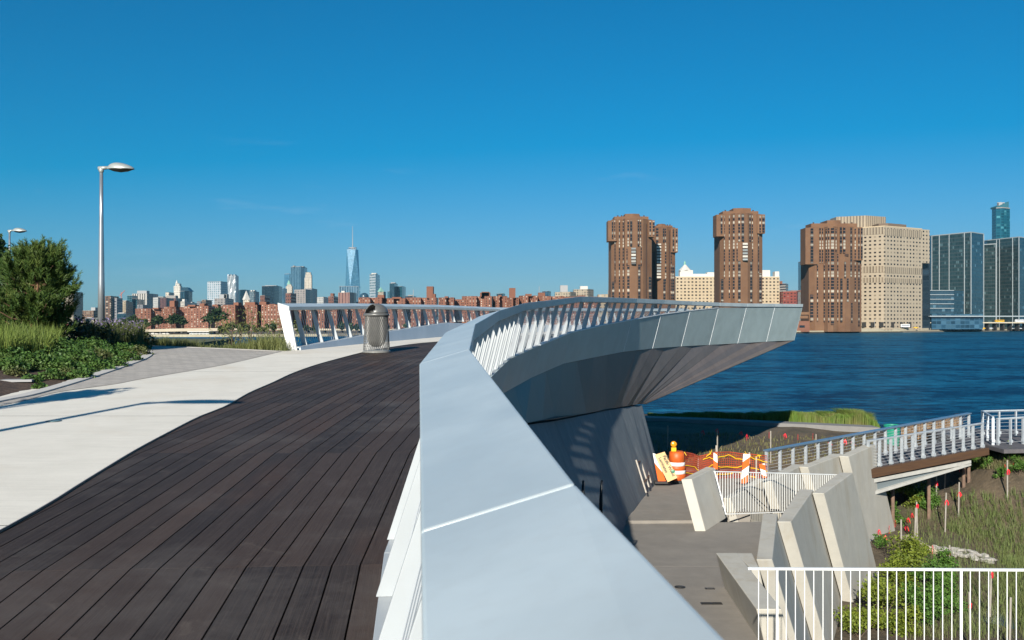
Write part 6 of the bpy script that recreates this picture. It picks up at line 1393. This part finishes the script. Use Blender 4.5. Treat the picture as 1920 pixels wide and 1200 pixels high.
def bush_pts(c, rx, rz, n, seed):
    q = np.random.default_rng(seed); u = q.uniform(0, 2 * np.pi, n); v = np.arccos(q.uniform(0, 1, n)); r = q.uniform(.6, 1.0, n) * (1 + .18 * np.sin(u * 5 + seed) * np.sin(v * 4))
    return np.stack([c[0] + rx * r * np.sin(v) * np.cos(u), c[1] + rx * r * np.sin(v) * np.sin(u), c[2] + rz * r * np.cos(v)], 1)
# individual low bushes: foreground mounds of the bed
spots = [(30, 700), (58, 688), (88, 676), (118, 690), (150, 672), (178, 681), (205, 668), (232, 660), (60, 712), (95, 706), (128, 702), (160, 697), (185, 692), (215, 684), (240, 674), (257, 664), (20, 690), (135, 664), (110, 664), (170, 661), (197, 657), (222, 650), (250, 655), (75, 724), (14, 678), (45, 672), (140, 684), (188, 672), (150, 708), (262, 654)]
words = ['bright green', 'lush', 'small round', 'spreading', 'leafy', 'low']
for i, (px, py) in enumerate(spots):
    c = bed_px(px, py + 4); s = random.uniform(.28, .44) * (.66 if px > 195 else 1) * (.50 if py > 696 else .85 if py > 684 else 1) * (.5 if (px, py) == (75, 724) else 1)
    n = int(2400 * (s / .4) ** 2); pts = bush_pts(c, s, s * .75, n, 100 + i); me = leaf_mesh('low_bush', pts - np.array(c), .042, G1 if i % 5 else G2, .6, .6, seed=i)
    band = lambda q: 0 if q > 696 else 1 if q > 672 else 2
    where = ('at the kerb edge of the bed', 'in the middle row of the bed', 'in the back row of the bed')[band(py)]
    rank = sorted([s_ for s_ in spots if band(s_[1]) == band(py)]).index((px, py))
    tag(mobj('low_bush', me, None, c), f'{words[i % 6]} bush, {NTH[rank]} from the left, {where}', 'bush', 'low green mounds of the planting bed')
# grasses, catmint and darker background shrubs : uncountable, one object each
def scatter(pxr, pyr, n, seed, cond=None):
    r = np.random.default_rng(seed); out = []
    while len(out) < n:
        px, py = r.uniform(*pxr), r.uniform(*pyr)
        if cond and not cond(px, py): continue
        out.append(bed_px(px, py))
    return np.array(out)
me = blade_mesh('ornamental_grass', np.concatenate([scatter((-40, 92), (655, 682), 3600, 5), scatter((60, 112), (645, 668), 1400, 6)]), .44, .013, GR, .5, 5); o = mobj('ornamental_grass', me); o['kind'] = 'stuff'; o['label'] = 'tall yellow green ornamental grass under the pine'
me = blade_mesh('catmint', scatter((150, 268), (640, 655), 3000, 8), .50, .012, G2, .6, 8); o = mobj('catmint', me); o['kind'] = 'stuff'; o['label'] = 'grey green catmint stems at the back of the bed'
b8 = scatter((140, 268), (640, 654), 650, 9); b8[:, 2] += np.random.default_rng(2).uniform(.28, .62, len(b8)); me = leaf_mesh('purple_flowers', b8, .045, PU, .6, 1.2, seed=9); o = mobj('purple_flowers', me); o['kind'] = 'stuff'; o['label'] = 'small purple flower spikes around the lamp post foot'
for i, (px, py, s, mt_) in enumerate(((165, 652, .55, DK), (195, 650, .5, DK), (225, 648, .5, G2), (250, 648, .42, G2), (130, 650, .6, DK))):
    c = bed_px(px, py); pts = bush_pts(c, s * 1.2, s, 2200, 300 + i); me = leaf_mesh('shrub', pts - np.array(c), .06, mt_, .5, .8, seed=i)
    tag(mobj('shrub', me, None, c), ['dark shrub left of the lamp post foot', 'dark shrub right in front of the lamp post foot', 'olive shrub right of the lamp post with purple flowers around', 'olive shrub at the right end of the bed', 'dark shrub at the right foot of the pine'][i], 'shrub')
# reeds along the far path edge
r = np.random.default_rng(11); pts = []
while len(pts) < 5200:
    px = r.uniform(278, 545); e = on_deck(px, zi([278, 400, 470, 545], [650, 654, 657.5, 661], px)); y = e[1] + r.uniform(.25, 1.7); dens = .35 + .65 * (.5 + .5 * math.sin(px * .09)) * (1 if px > 400 else .5)
    if r.uniform() > dens: continue
    pts.append(((px - 960) / F * y, y, ZC - .78))
pts = np.array(pts); hh = .16 + .22 * np.clip(np.sin(pts[:, 0] * 2.1) * .5 + .5 + (pts[:, 0] > -6.8) * .25, 0, 1.2)
me = blade_mesh('reeds', pts, hh, .013, leafm('reed blade', (.085, .10, .03), (.15, .16, .055), (.05, .075, .03)), .45, 12); o = mobj('reeds', me); o['kind'] = 'stuff'; o['label'] = 'green reeds along the far edge of the paver path'
for i, (px, hgt_) in enumerate(((432, .95), (468, 1.15), (505, .85), (520, .9), (450, .8))):
    e = on_deck(px, 655); y = e[1] + .9; c = np.array(((px - 960) / F * y, y, ZC - .8)); q = np.random.default_rng(i); n = 340
    pts2 = c + np.stack([q.normal(0, .30, n), q.normal(0, .25, n), q.uniform(.1, hgt_, n)], 1); me = leaf_mesh('wispy_shrub', pts2 - c, .07, leafm('wispy leaf %d' % i, (.075, .095, .03), (.13, .14, .05)), .25, 1.5, seed=i)
    t = thing('wispy_shrub', ['wispy shrub above the reeds, left of the tallest one', 'tallest wispy shrub above the reeds', 'wispy shrub near the white rail end plate', 'wispy shrub touching the white rail end plate', 'small wispy shrub between two taller ones in the reeds'][i], 'shrub', tuple(c)); mobj('foliage', me, t)
    m = M()
    for k in range(7): m.tube([c, c + np.array((q.normal(0, .22), q.normal(0, .2), hgt_ * q.uniform(.7, 1.0)))], [.008, .003], 4, False)
    part('stems', m, BARK, t)

# ---- pine
pb = bed_px(62, 652); pc = Vector(pb); t = thing('pine_tree', 'bushy young pine with upward pointing needled shoots in the planting bed', 'pine', tuple(pb))
m = M(); m.tube([pc, pc + Vector((.05, 0, .9)), pc + Vector((.12, 0, 1.6))], [.085, .06, .02], 8); r = np.random.default_rng(21); limbs = []
for k in range(90):
    z = .05 + 1.57 * r.uniform(0, 1) ** 1.35; a = r.uniform(0, 2 * math.pi); ln = (.86 * (1 - (max(0, z - .35) / 1.9) ** 1.5) + .10) * (.75 + .25 * min(1, z / .5)) * r.uniform(.4, .86); p0 = pc + Vector((.1 * z / 1.9, 0, z)); p1 = p0 + Vector((math.cos(a) * ln * .6, math.sin(a) * ln * .6, ln * .12)); p2 = p0 + Vector((math.cos(a) * ln, math.sin(a) * ln, ln * .30 + .05)); m.tube([p0, p1, p2], [.02, .012, .006], 5, False); limbs.append((p0, p1, p2))
part('trunk', m, simple('pine bark', (.20, .11, .06), (.12, .07, .045), 6, .95), t)
# needled shoots: each a spindle of thin needles
base, dirs = [], []
for p0, p1, p2 in limbs:
    for k in range(13):
        s = r.uniform(.2, 1.0); q = (lerp(p0, p1, s * 2) if s < .5 else lerp(p1, p2, s * 2 - 1)) + Vector(r.normal(0, .05, 3)); out = (p2 - p0).normalized(); d = (out * r.uniform(.3, .9) + Vector((0, 0, r.uniform(.6, 1.2))) + Vector(r.normal(0, .25, 3))).normalized(); base.append(q); dirs.append(d)
for k in range(130): a = r.uniform(0, 6.28); rr = r.uniform(0, .55); base.append(pc + Vector((.1 + rr * math.cos(a), rr * math.sin(a), 1.74 - rr * .6 + r.uniform(-.25, .12)))); dirs.append((Vector((math.cos(a) * .3, math.sin(a) * .3, 1))).normalized())
base = np.array(base); dirs = np.array(dirs); nsh = len(base); NN = 54; Ls = r.uniform(.16, .36, nsh)
tt = r.uniform(0, 1, (nsh, NN)); st_ = base[:, None] + dirs[:, None] * (tt * Ls[:, None])[..., None]
rd = r.normal(size=(nsh, NN, 3)); rd -= (rd * dirs[:, None]).sum(-1, keepdims=True) * dirs[:, None]; rd /= np.linalg.norm(rd, axis=-1, keepdims=True)
nd_ = rd * .62 + dirs[:, None] * .8; nl = r.uniform(.075, .12, (nsh, NN, 1)) * (1.1 - .45 * tt[..., None]); tip = st_ + nd_ * nl; sd_ = np.cross(nd_, r.normal(size=nd_.shape)); sd_ /= np.linalg.norm(sd_, axis=-1, keepdims=True); wv_ = .0062
v = np.stack([st_ - sd_ * wv_, st_ + sd_ * wv_, tip + sd_ * wv_ * .4, tip - sd_ * wv_ * .4], 2).reshape(-1, 3)
me = raw_mesh('needles', v - np.array(pc), np.arange(len(v)).reshape(-1, 4), leafm('pine needles', (.024, .058, .013), (.068, .115, .022), (.10, .135, .028), sc_=3)); mobj('needles', me, t)
# ---- broadleaf tree at the left edge behind the pine, plus one more crown
def broadleaf(label, c, crown_c, rad, n, seed, mat, size):
    t = thing('broadleaf_tree', label, 'tree', c); m = M(); c = Vector(c); cc = Vector(crown_c); m.tube([c, lerp(c, cc, .5), cc], [.10, .07, .03], 8); q = np.random.default_rng(seed)
    for k in range(9): e = cc + Vector((q.normal(0, .4) * rad[0], q.normal(0, .4) * rad[1], q.normal(0, .4) * rad[2])); m.tube([lerp(c, cc, .55 + .04 * k), e], [.03, .01], 5, False)
    part('trunk', m, BARK, t); me = leaf_mesh('crown', blob_pts(n, tuple(cc - c), rad, seed, 16, .3), size, mat, .7, .8, seed=seed); mobj('crown', me, t)
BL = leafm('broad dark leaf', (.018, .040, .014), (.035, .070, .020))
c = P(-14, 640, 25); broadleaf('dark leafy tree cut by the left edge behind the pine', (c[0], 25, ZC - .75), P(-20, 492, 25), (.85, .8, 1.25), 7000, 41, BL, .09)
c = P(78, 640, 26); broadleaf('leafy sapling showing behind the top of the pine', (c[0], 26, ZC - .75), P(70, 525, 26), (.55, .5, .85), 3000, 42, leafm('sapling leaf', (.05, .11, .02), (.09, .16, .03)), .07)
c = P(38, 640, 24.5); broadleaf('dark shrub crown filling the gap between the left tree and the pine', (c[0], 24.5, ZC - .75), P(30, 540, 24.5), (.6, .5, .7), 2600, 43, BL, .08)
# tree whose feathery shadow falls on the path, outside the frame
hp = on_deck(215, 737); hg = 2.6; x0, y0 = hp[0] - math.sin(R(SUN_HEAD)) * hg * k_, hp[1] - math.cos(R(SUN_HEAD)) * hg * k_
zc_ = hp[2] + hg
broadleaf('sapling left of the path outside the picture, seen by its feathery shadow', (x0 - .2, y0, zdeck(x0, y0) - .1), (x0 - .25, y0, zc_ - .25), (.42, .4, .5), 900, 44, BL, .11)
# flat utility cover lying in the bed
q = bed_px(33, 716); m = M(); m.box((q[0], q[1], q[2] + .02), (.42, .22, .03), .2); solo('utility_lid', m, GREYB, 'flat grey lid lying in the mulch near the left edge of the bed', 'lid', q)
# two fallen leaves on the planks
for (px, py), lb in (((770, 900), 'yellow fallen leaf on the planks close to the rail foot'), ((758, 931), 'small yellow leaf nearer the camera on the planks by the rail')):
    q = on_deck(px, py); m = M(); a = Vector(q) + Vector((0, 0, .006)); m.add([a, a + Vector((.018, .006, .006)), a + Vector((.026, .03, .004)), a + Vector((.004, .022, .008))], [(0, 1, 2, 3)]); solo('fallen_leaf', m, simple('yellow leaf', (.75, .36, .02), rough=.6), lb, 'leaf', q)

# ================================================================ wetland vegetation
def wet_scatter(pxr, pyr, n, seed, cond=None):
    r = np.random.default_rng(seed); out = []
    while len(out) < n:
        px, py = r.uniform(*pxr), r.uniform(*pyr)
        if cond and not cond(px, py, r): continue
        Y = Ywet(px, py); x = X_(px, Y); out.append((x, Y, zwet(x, Y)))
    return np.array(out)
MG = leafm('marsh grass blade', (.080, .115, .032), (.145, .180, .060), (.12, .12, .05), sc_=1)
# clumped marsh grass in planted rows
r = np.random.default_rng(31); cl = []
for i in range(110):
    for j in range(75):
        x = 12.5 + i * .27 + r.normal(0, .05) + j * .07; y = 19.5 + j * .27 + r.normal(0, .05)
        q = P(0, 0, 1); px = 960 + x / y * F; py = HOR - (zwet(x, y) - ZC) / y * F
        if px > 2000 or py < 928 or py > 1290: continue
        if px < zi([925, 960, 1000, 1040, 1100, 1200], [1800, 1790, 1770, 1800, 1745, 1800], py) + 18 * math.sin(py * .06): continue
        if 1000 < py < 1075 and px < zi([1000, 1030, 1075], [1790, 1860, 1890], py): continue
        cl.append((x, y, zwet(x, y)))
cl = np.array(cl); K = 17; b9 = np.repeat(cl, K, 0) + np.concatenate([r.normal(0, .045, (len(cl) * K, 2)), np.zeros((len(cl) * K, 1))], 1)
me = blade_mesh('marsh_grass', b9, .34, .013, MG, .45, 31); o = mobj('marsh_grass', me); o['kind'] = 'stuff'; o['label'] = 'rows of olive marsh grass planted in the mud'
b10 = wet_scatter((1700, 1920), (955, 1200), 5200, 33, lambda px, py, r: r.uniform() < .6); me = blade_mesh('sparse_sedge', b10, .30, .012, MG, .6, 33); o = mobj('sparse_sedge', me); o['kind'] = 'stuff'; o['label'] = 'thin sedge scattered over the mud'
# bank grass by the lookout
b11 = wet_scatter((1780, 1960), (840, 880), 5200, 34); me = blade_mesh('bank_grass', b11, .22, .016, leafm('bank grass blade', (.06, .10, .02), (.12, .15, .04), (.15, .13, .07), sc_=.7), .6, 34); o = mobj('bank_grass', me); o['kind'] = 'stuff'; o['label'] = 'short green grass on the bank below the lookout'
# tall shoreline grass beyond the path
r = np.random.default_rng(35); n = 26000; px = r.uniform(1215, 1655, n); Y = zi([0, 1], [0, 1], 0) + r.uniform(69.8, 76, n) + 0; Yp = np.interp(px, [1180, 1640], [55.4, 49.9]) + 1.8 + r.uniform(0, 3.0, n)
x = (px - 960) / F * Yp; b12 = np.stack([x, Yp, np.array([zwet(a, b) for a, b in zip(x, Yp)])], 1); taper = np.clip((1668 - px) / 60, .15, 1)
me = blade_mesh('shoreline_grass', b12, .50 * taper * (1 + .18 * np.sin(x * 1.7) + .14 * np.sin(x * 5.3)), .03, leafm('cord grass blade', (.05, .11, .014), (.14, .20, .035), (.17, .15, .06), sc_=.8), .8, 35, .75); o = mobj('shoreline_grass', me); o['kind'] = 'stuff'; o['label'] = 'tall bright green cordgrass along the water beyond the path'
# dry reeds right of the barrel
r = np.random.default_rng(36); n = 900; px = r.uniform(1690, 1800, n); Yp = r.uniform(46, 49, n); x = (px - 960) / F * Yp; b13 = np.stack([x, Yp, np.full(n, ZC - 5.7)], 1); me = blade_mesh('dry_reeds', b13, .8, .03, leafm('dry reed blade', (.20, .13, .07), (.30, .20, .12)), .6, 36); o = mobj('dry_reeds', me); o['kind'] = 'stuff'; o['label'] = 'brown dry reeds by the water right of the green barrel'
# berm seedlings and weeds
b14 = wet_scatter((1225, 1640), (800, 870), 3600, 37, lambda px, py, r: r.uniform() < (1 if py < 818 else .25)); me = blade_mesh('berm_grass', b14, .17, .022, leafm('dry berm grass', (.12, .11, .04), (.22, .19, .08), (.10, .13, .03), sc_=.6), .7, 37); o = mobj('berm_grass', me); o['kind'] = 'stuff'; o['label'] = 'thin dry grass over the brown berm'
YG = leafm('yellow green leaf', (.075, .11, .012), (.15, .18, .022)); MGn = leafm('fresh green leaf', (.04, .10, .015), (.08, .15, .025))
bs = [(1668, 940, 1.1, YG, 'yellow green bush at the foot of the farthest fin wall'), (1690, 930, .9, YG, 'yellow green bush under the footbridge beam'), (1712, 948, .7, YG, 'bright bush right of the bushes by the fin wall'), (1738, 950, .75, MGn, 'fresh green bush at the edge of the mud below the footbridge'), (1745, 962, .6, MGn, 'lower fresh green bush beside the paired stakes'),
      (1655, 965, .6, MGn, 'thin green bush against the sloping fin wall side'), (1676, 985, .55, MGn, 'small green bush left of the paired stakes'), (1640, 940, .6, YG, 'creeping bush climbing the edge of the broad fin wall'), (1652, 1030, .45, MGn, 'small plant at the toe of the broad fin wall'), (1700, 1075, .95, YG, 'bright yellow green bush just above the near balustrade rail'),
      (1722, 1045, .55, YG, 'yellow green sprig in front of the pale log'), (1690, 1110, .95, YG, 'yellow green bush behind the pickets by the wall toe'), (1660, 1140, .8, YG, 'yellow green bush low behind the pickets beside the wall'), (1650, 1180, .9, YG, 'lowest yellow green bush behind the pickets at the bottom edge'), (1745, 1120, .9, MGn, 'fresh green bush behind the pickets, right of the yellow ones'),
      (1770, 1090, .8, MGn, 'fresh green bush behind the pickets under the stone pile'), (1740, 1170, 1.0, MGn, 'large fresh green bush behind the pickets at the bottom edge'), (1765, 1150, .9, MGn, 'fresh green bush behind the pickets right of the large one'), (1610, 1195, .7, YG, 'yellow green bush at the very bottom between wall and pickets'), (1700, 1190, .7, YG, 'small bush at the bottom edge between larger ones'),
      (1736, 870, .35, MGn, 'small green plant by the end of the footbridge'), (1795, 880, .4, MGn, 'seedling bush on the bank below the near footbridge end'), (1822, 880, .42, MGn, 'second seedling bush along the bank'), (1848, 876, .4, MGn, 'third seedling bush along the bank'), (1872, 895, .4, MGn, 'seedling bush left of the tall lone stake'), (1910, 890, .5, MGn, 'green bush at the right edge of the bank'), (1905, 812, .45, YG, 'yellow green plant on the lookout edge'),
      (1782, 870, .35, MGn, 'small seedling beside the footbridge pile'), (1825, 862, .4, MGn, 'seedling bush high on the bank'), (1895, 868, .45, MGn, 'seedling bush high on the bank near the stake')]
for i, (px, py, s, mt_, lb) in enumerate(bs):
    Y = Ywet(px, py) if py > 850 else 41; x = X_(px, Y); z = zwet(x, Y); s *= .95; c = (x, Y, z - .05); n = int(1150 * (s / .6) ** 1.6) + 120
    t = thing('bush', lb, 'bush', c); me = leaf_mesh('foliage', blob_pts(n, (0, 0, s * .75), (s * .95, s * .95, s * .85), 500 + i, 13, .25), .07 if s < .5 else .085, mt_, .55, .8, seed=i); mobj('foliage', me, t)
    m = M(); q = np.random.default_rng(i)
    for k in range(6): m.tube([c, (c[0] + q.normal(0, s * .3), c[1] + q.normal(0, s * .3), c[2] + s * q.uniform(.6, 1.3))], [.012, .004], 4, False)
    part('stems', m, BARK, t)
# ================================================================ haze between here and the far city
m = M(); m.box((400, 4600, 310), (13000, 9700, 630))
m.v = [(x, y, z if z > 100 else -3.0) for x, y, z in m.v]
hm = bpy.data.materials.new('haze air'); hm.use_nodes = True; n = hm.node_tree; n.nodes.clear(); pv = n.nodes.new('ShaderNodeVolumePrincipled'); ho = n.nodes.new('ShaderNodeOutputMaterial')
pv.inputs['Color'].default_value = (.36, .76, 1, 1); pv.inputs['Density'].default_value = 4e-5; pv.inputs['Anisotropy'].default_value = .2; n.links.new(pv.outputs[0], ho.inputs['Volume'])
hz_ = struct('haze', m, hm, kind='stuff', label='pale blue haze lying over the river and the far city')
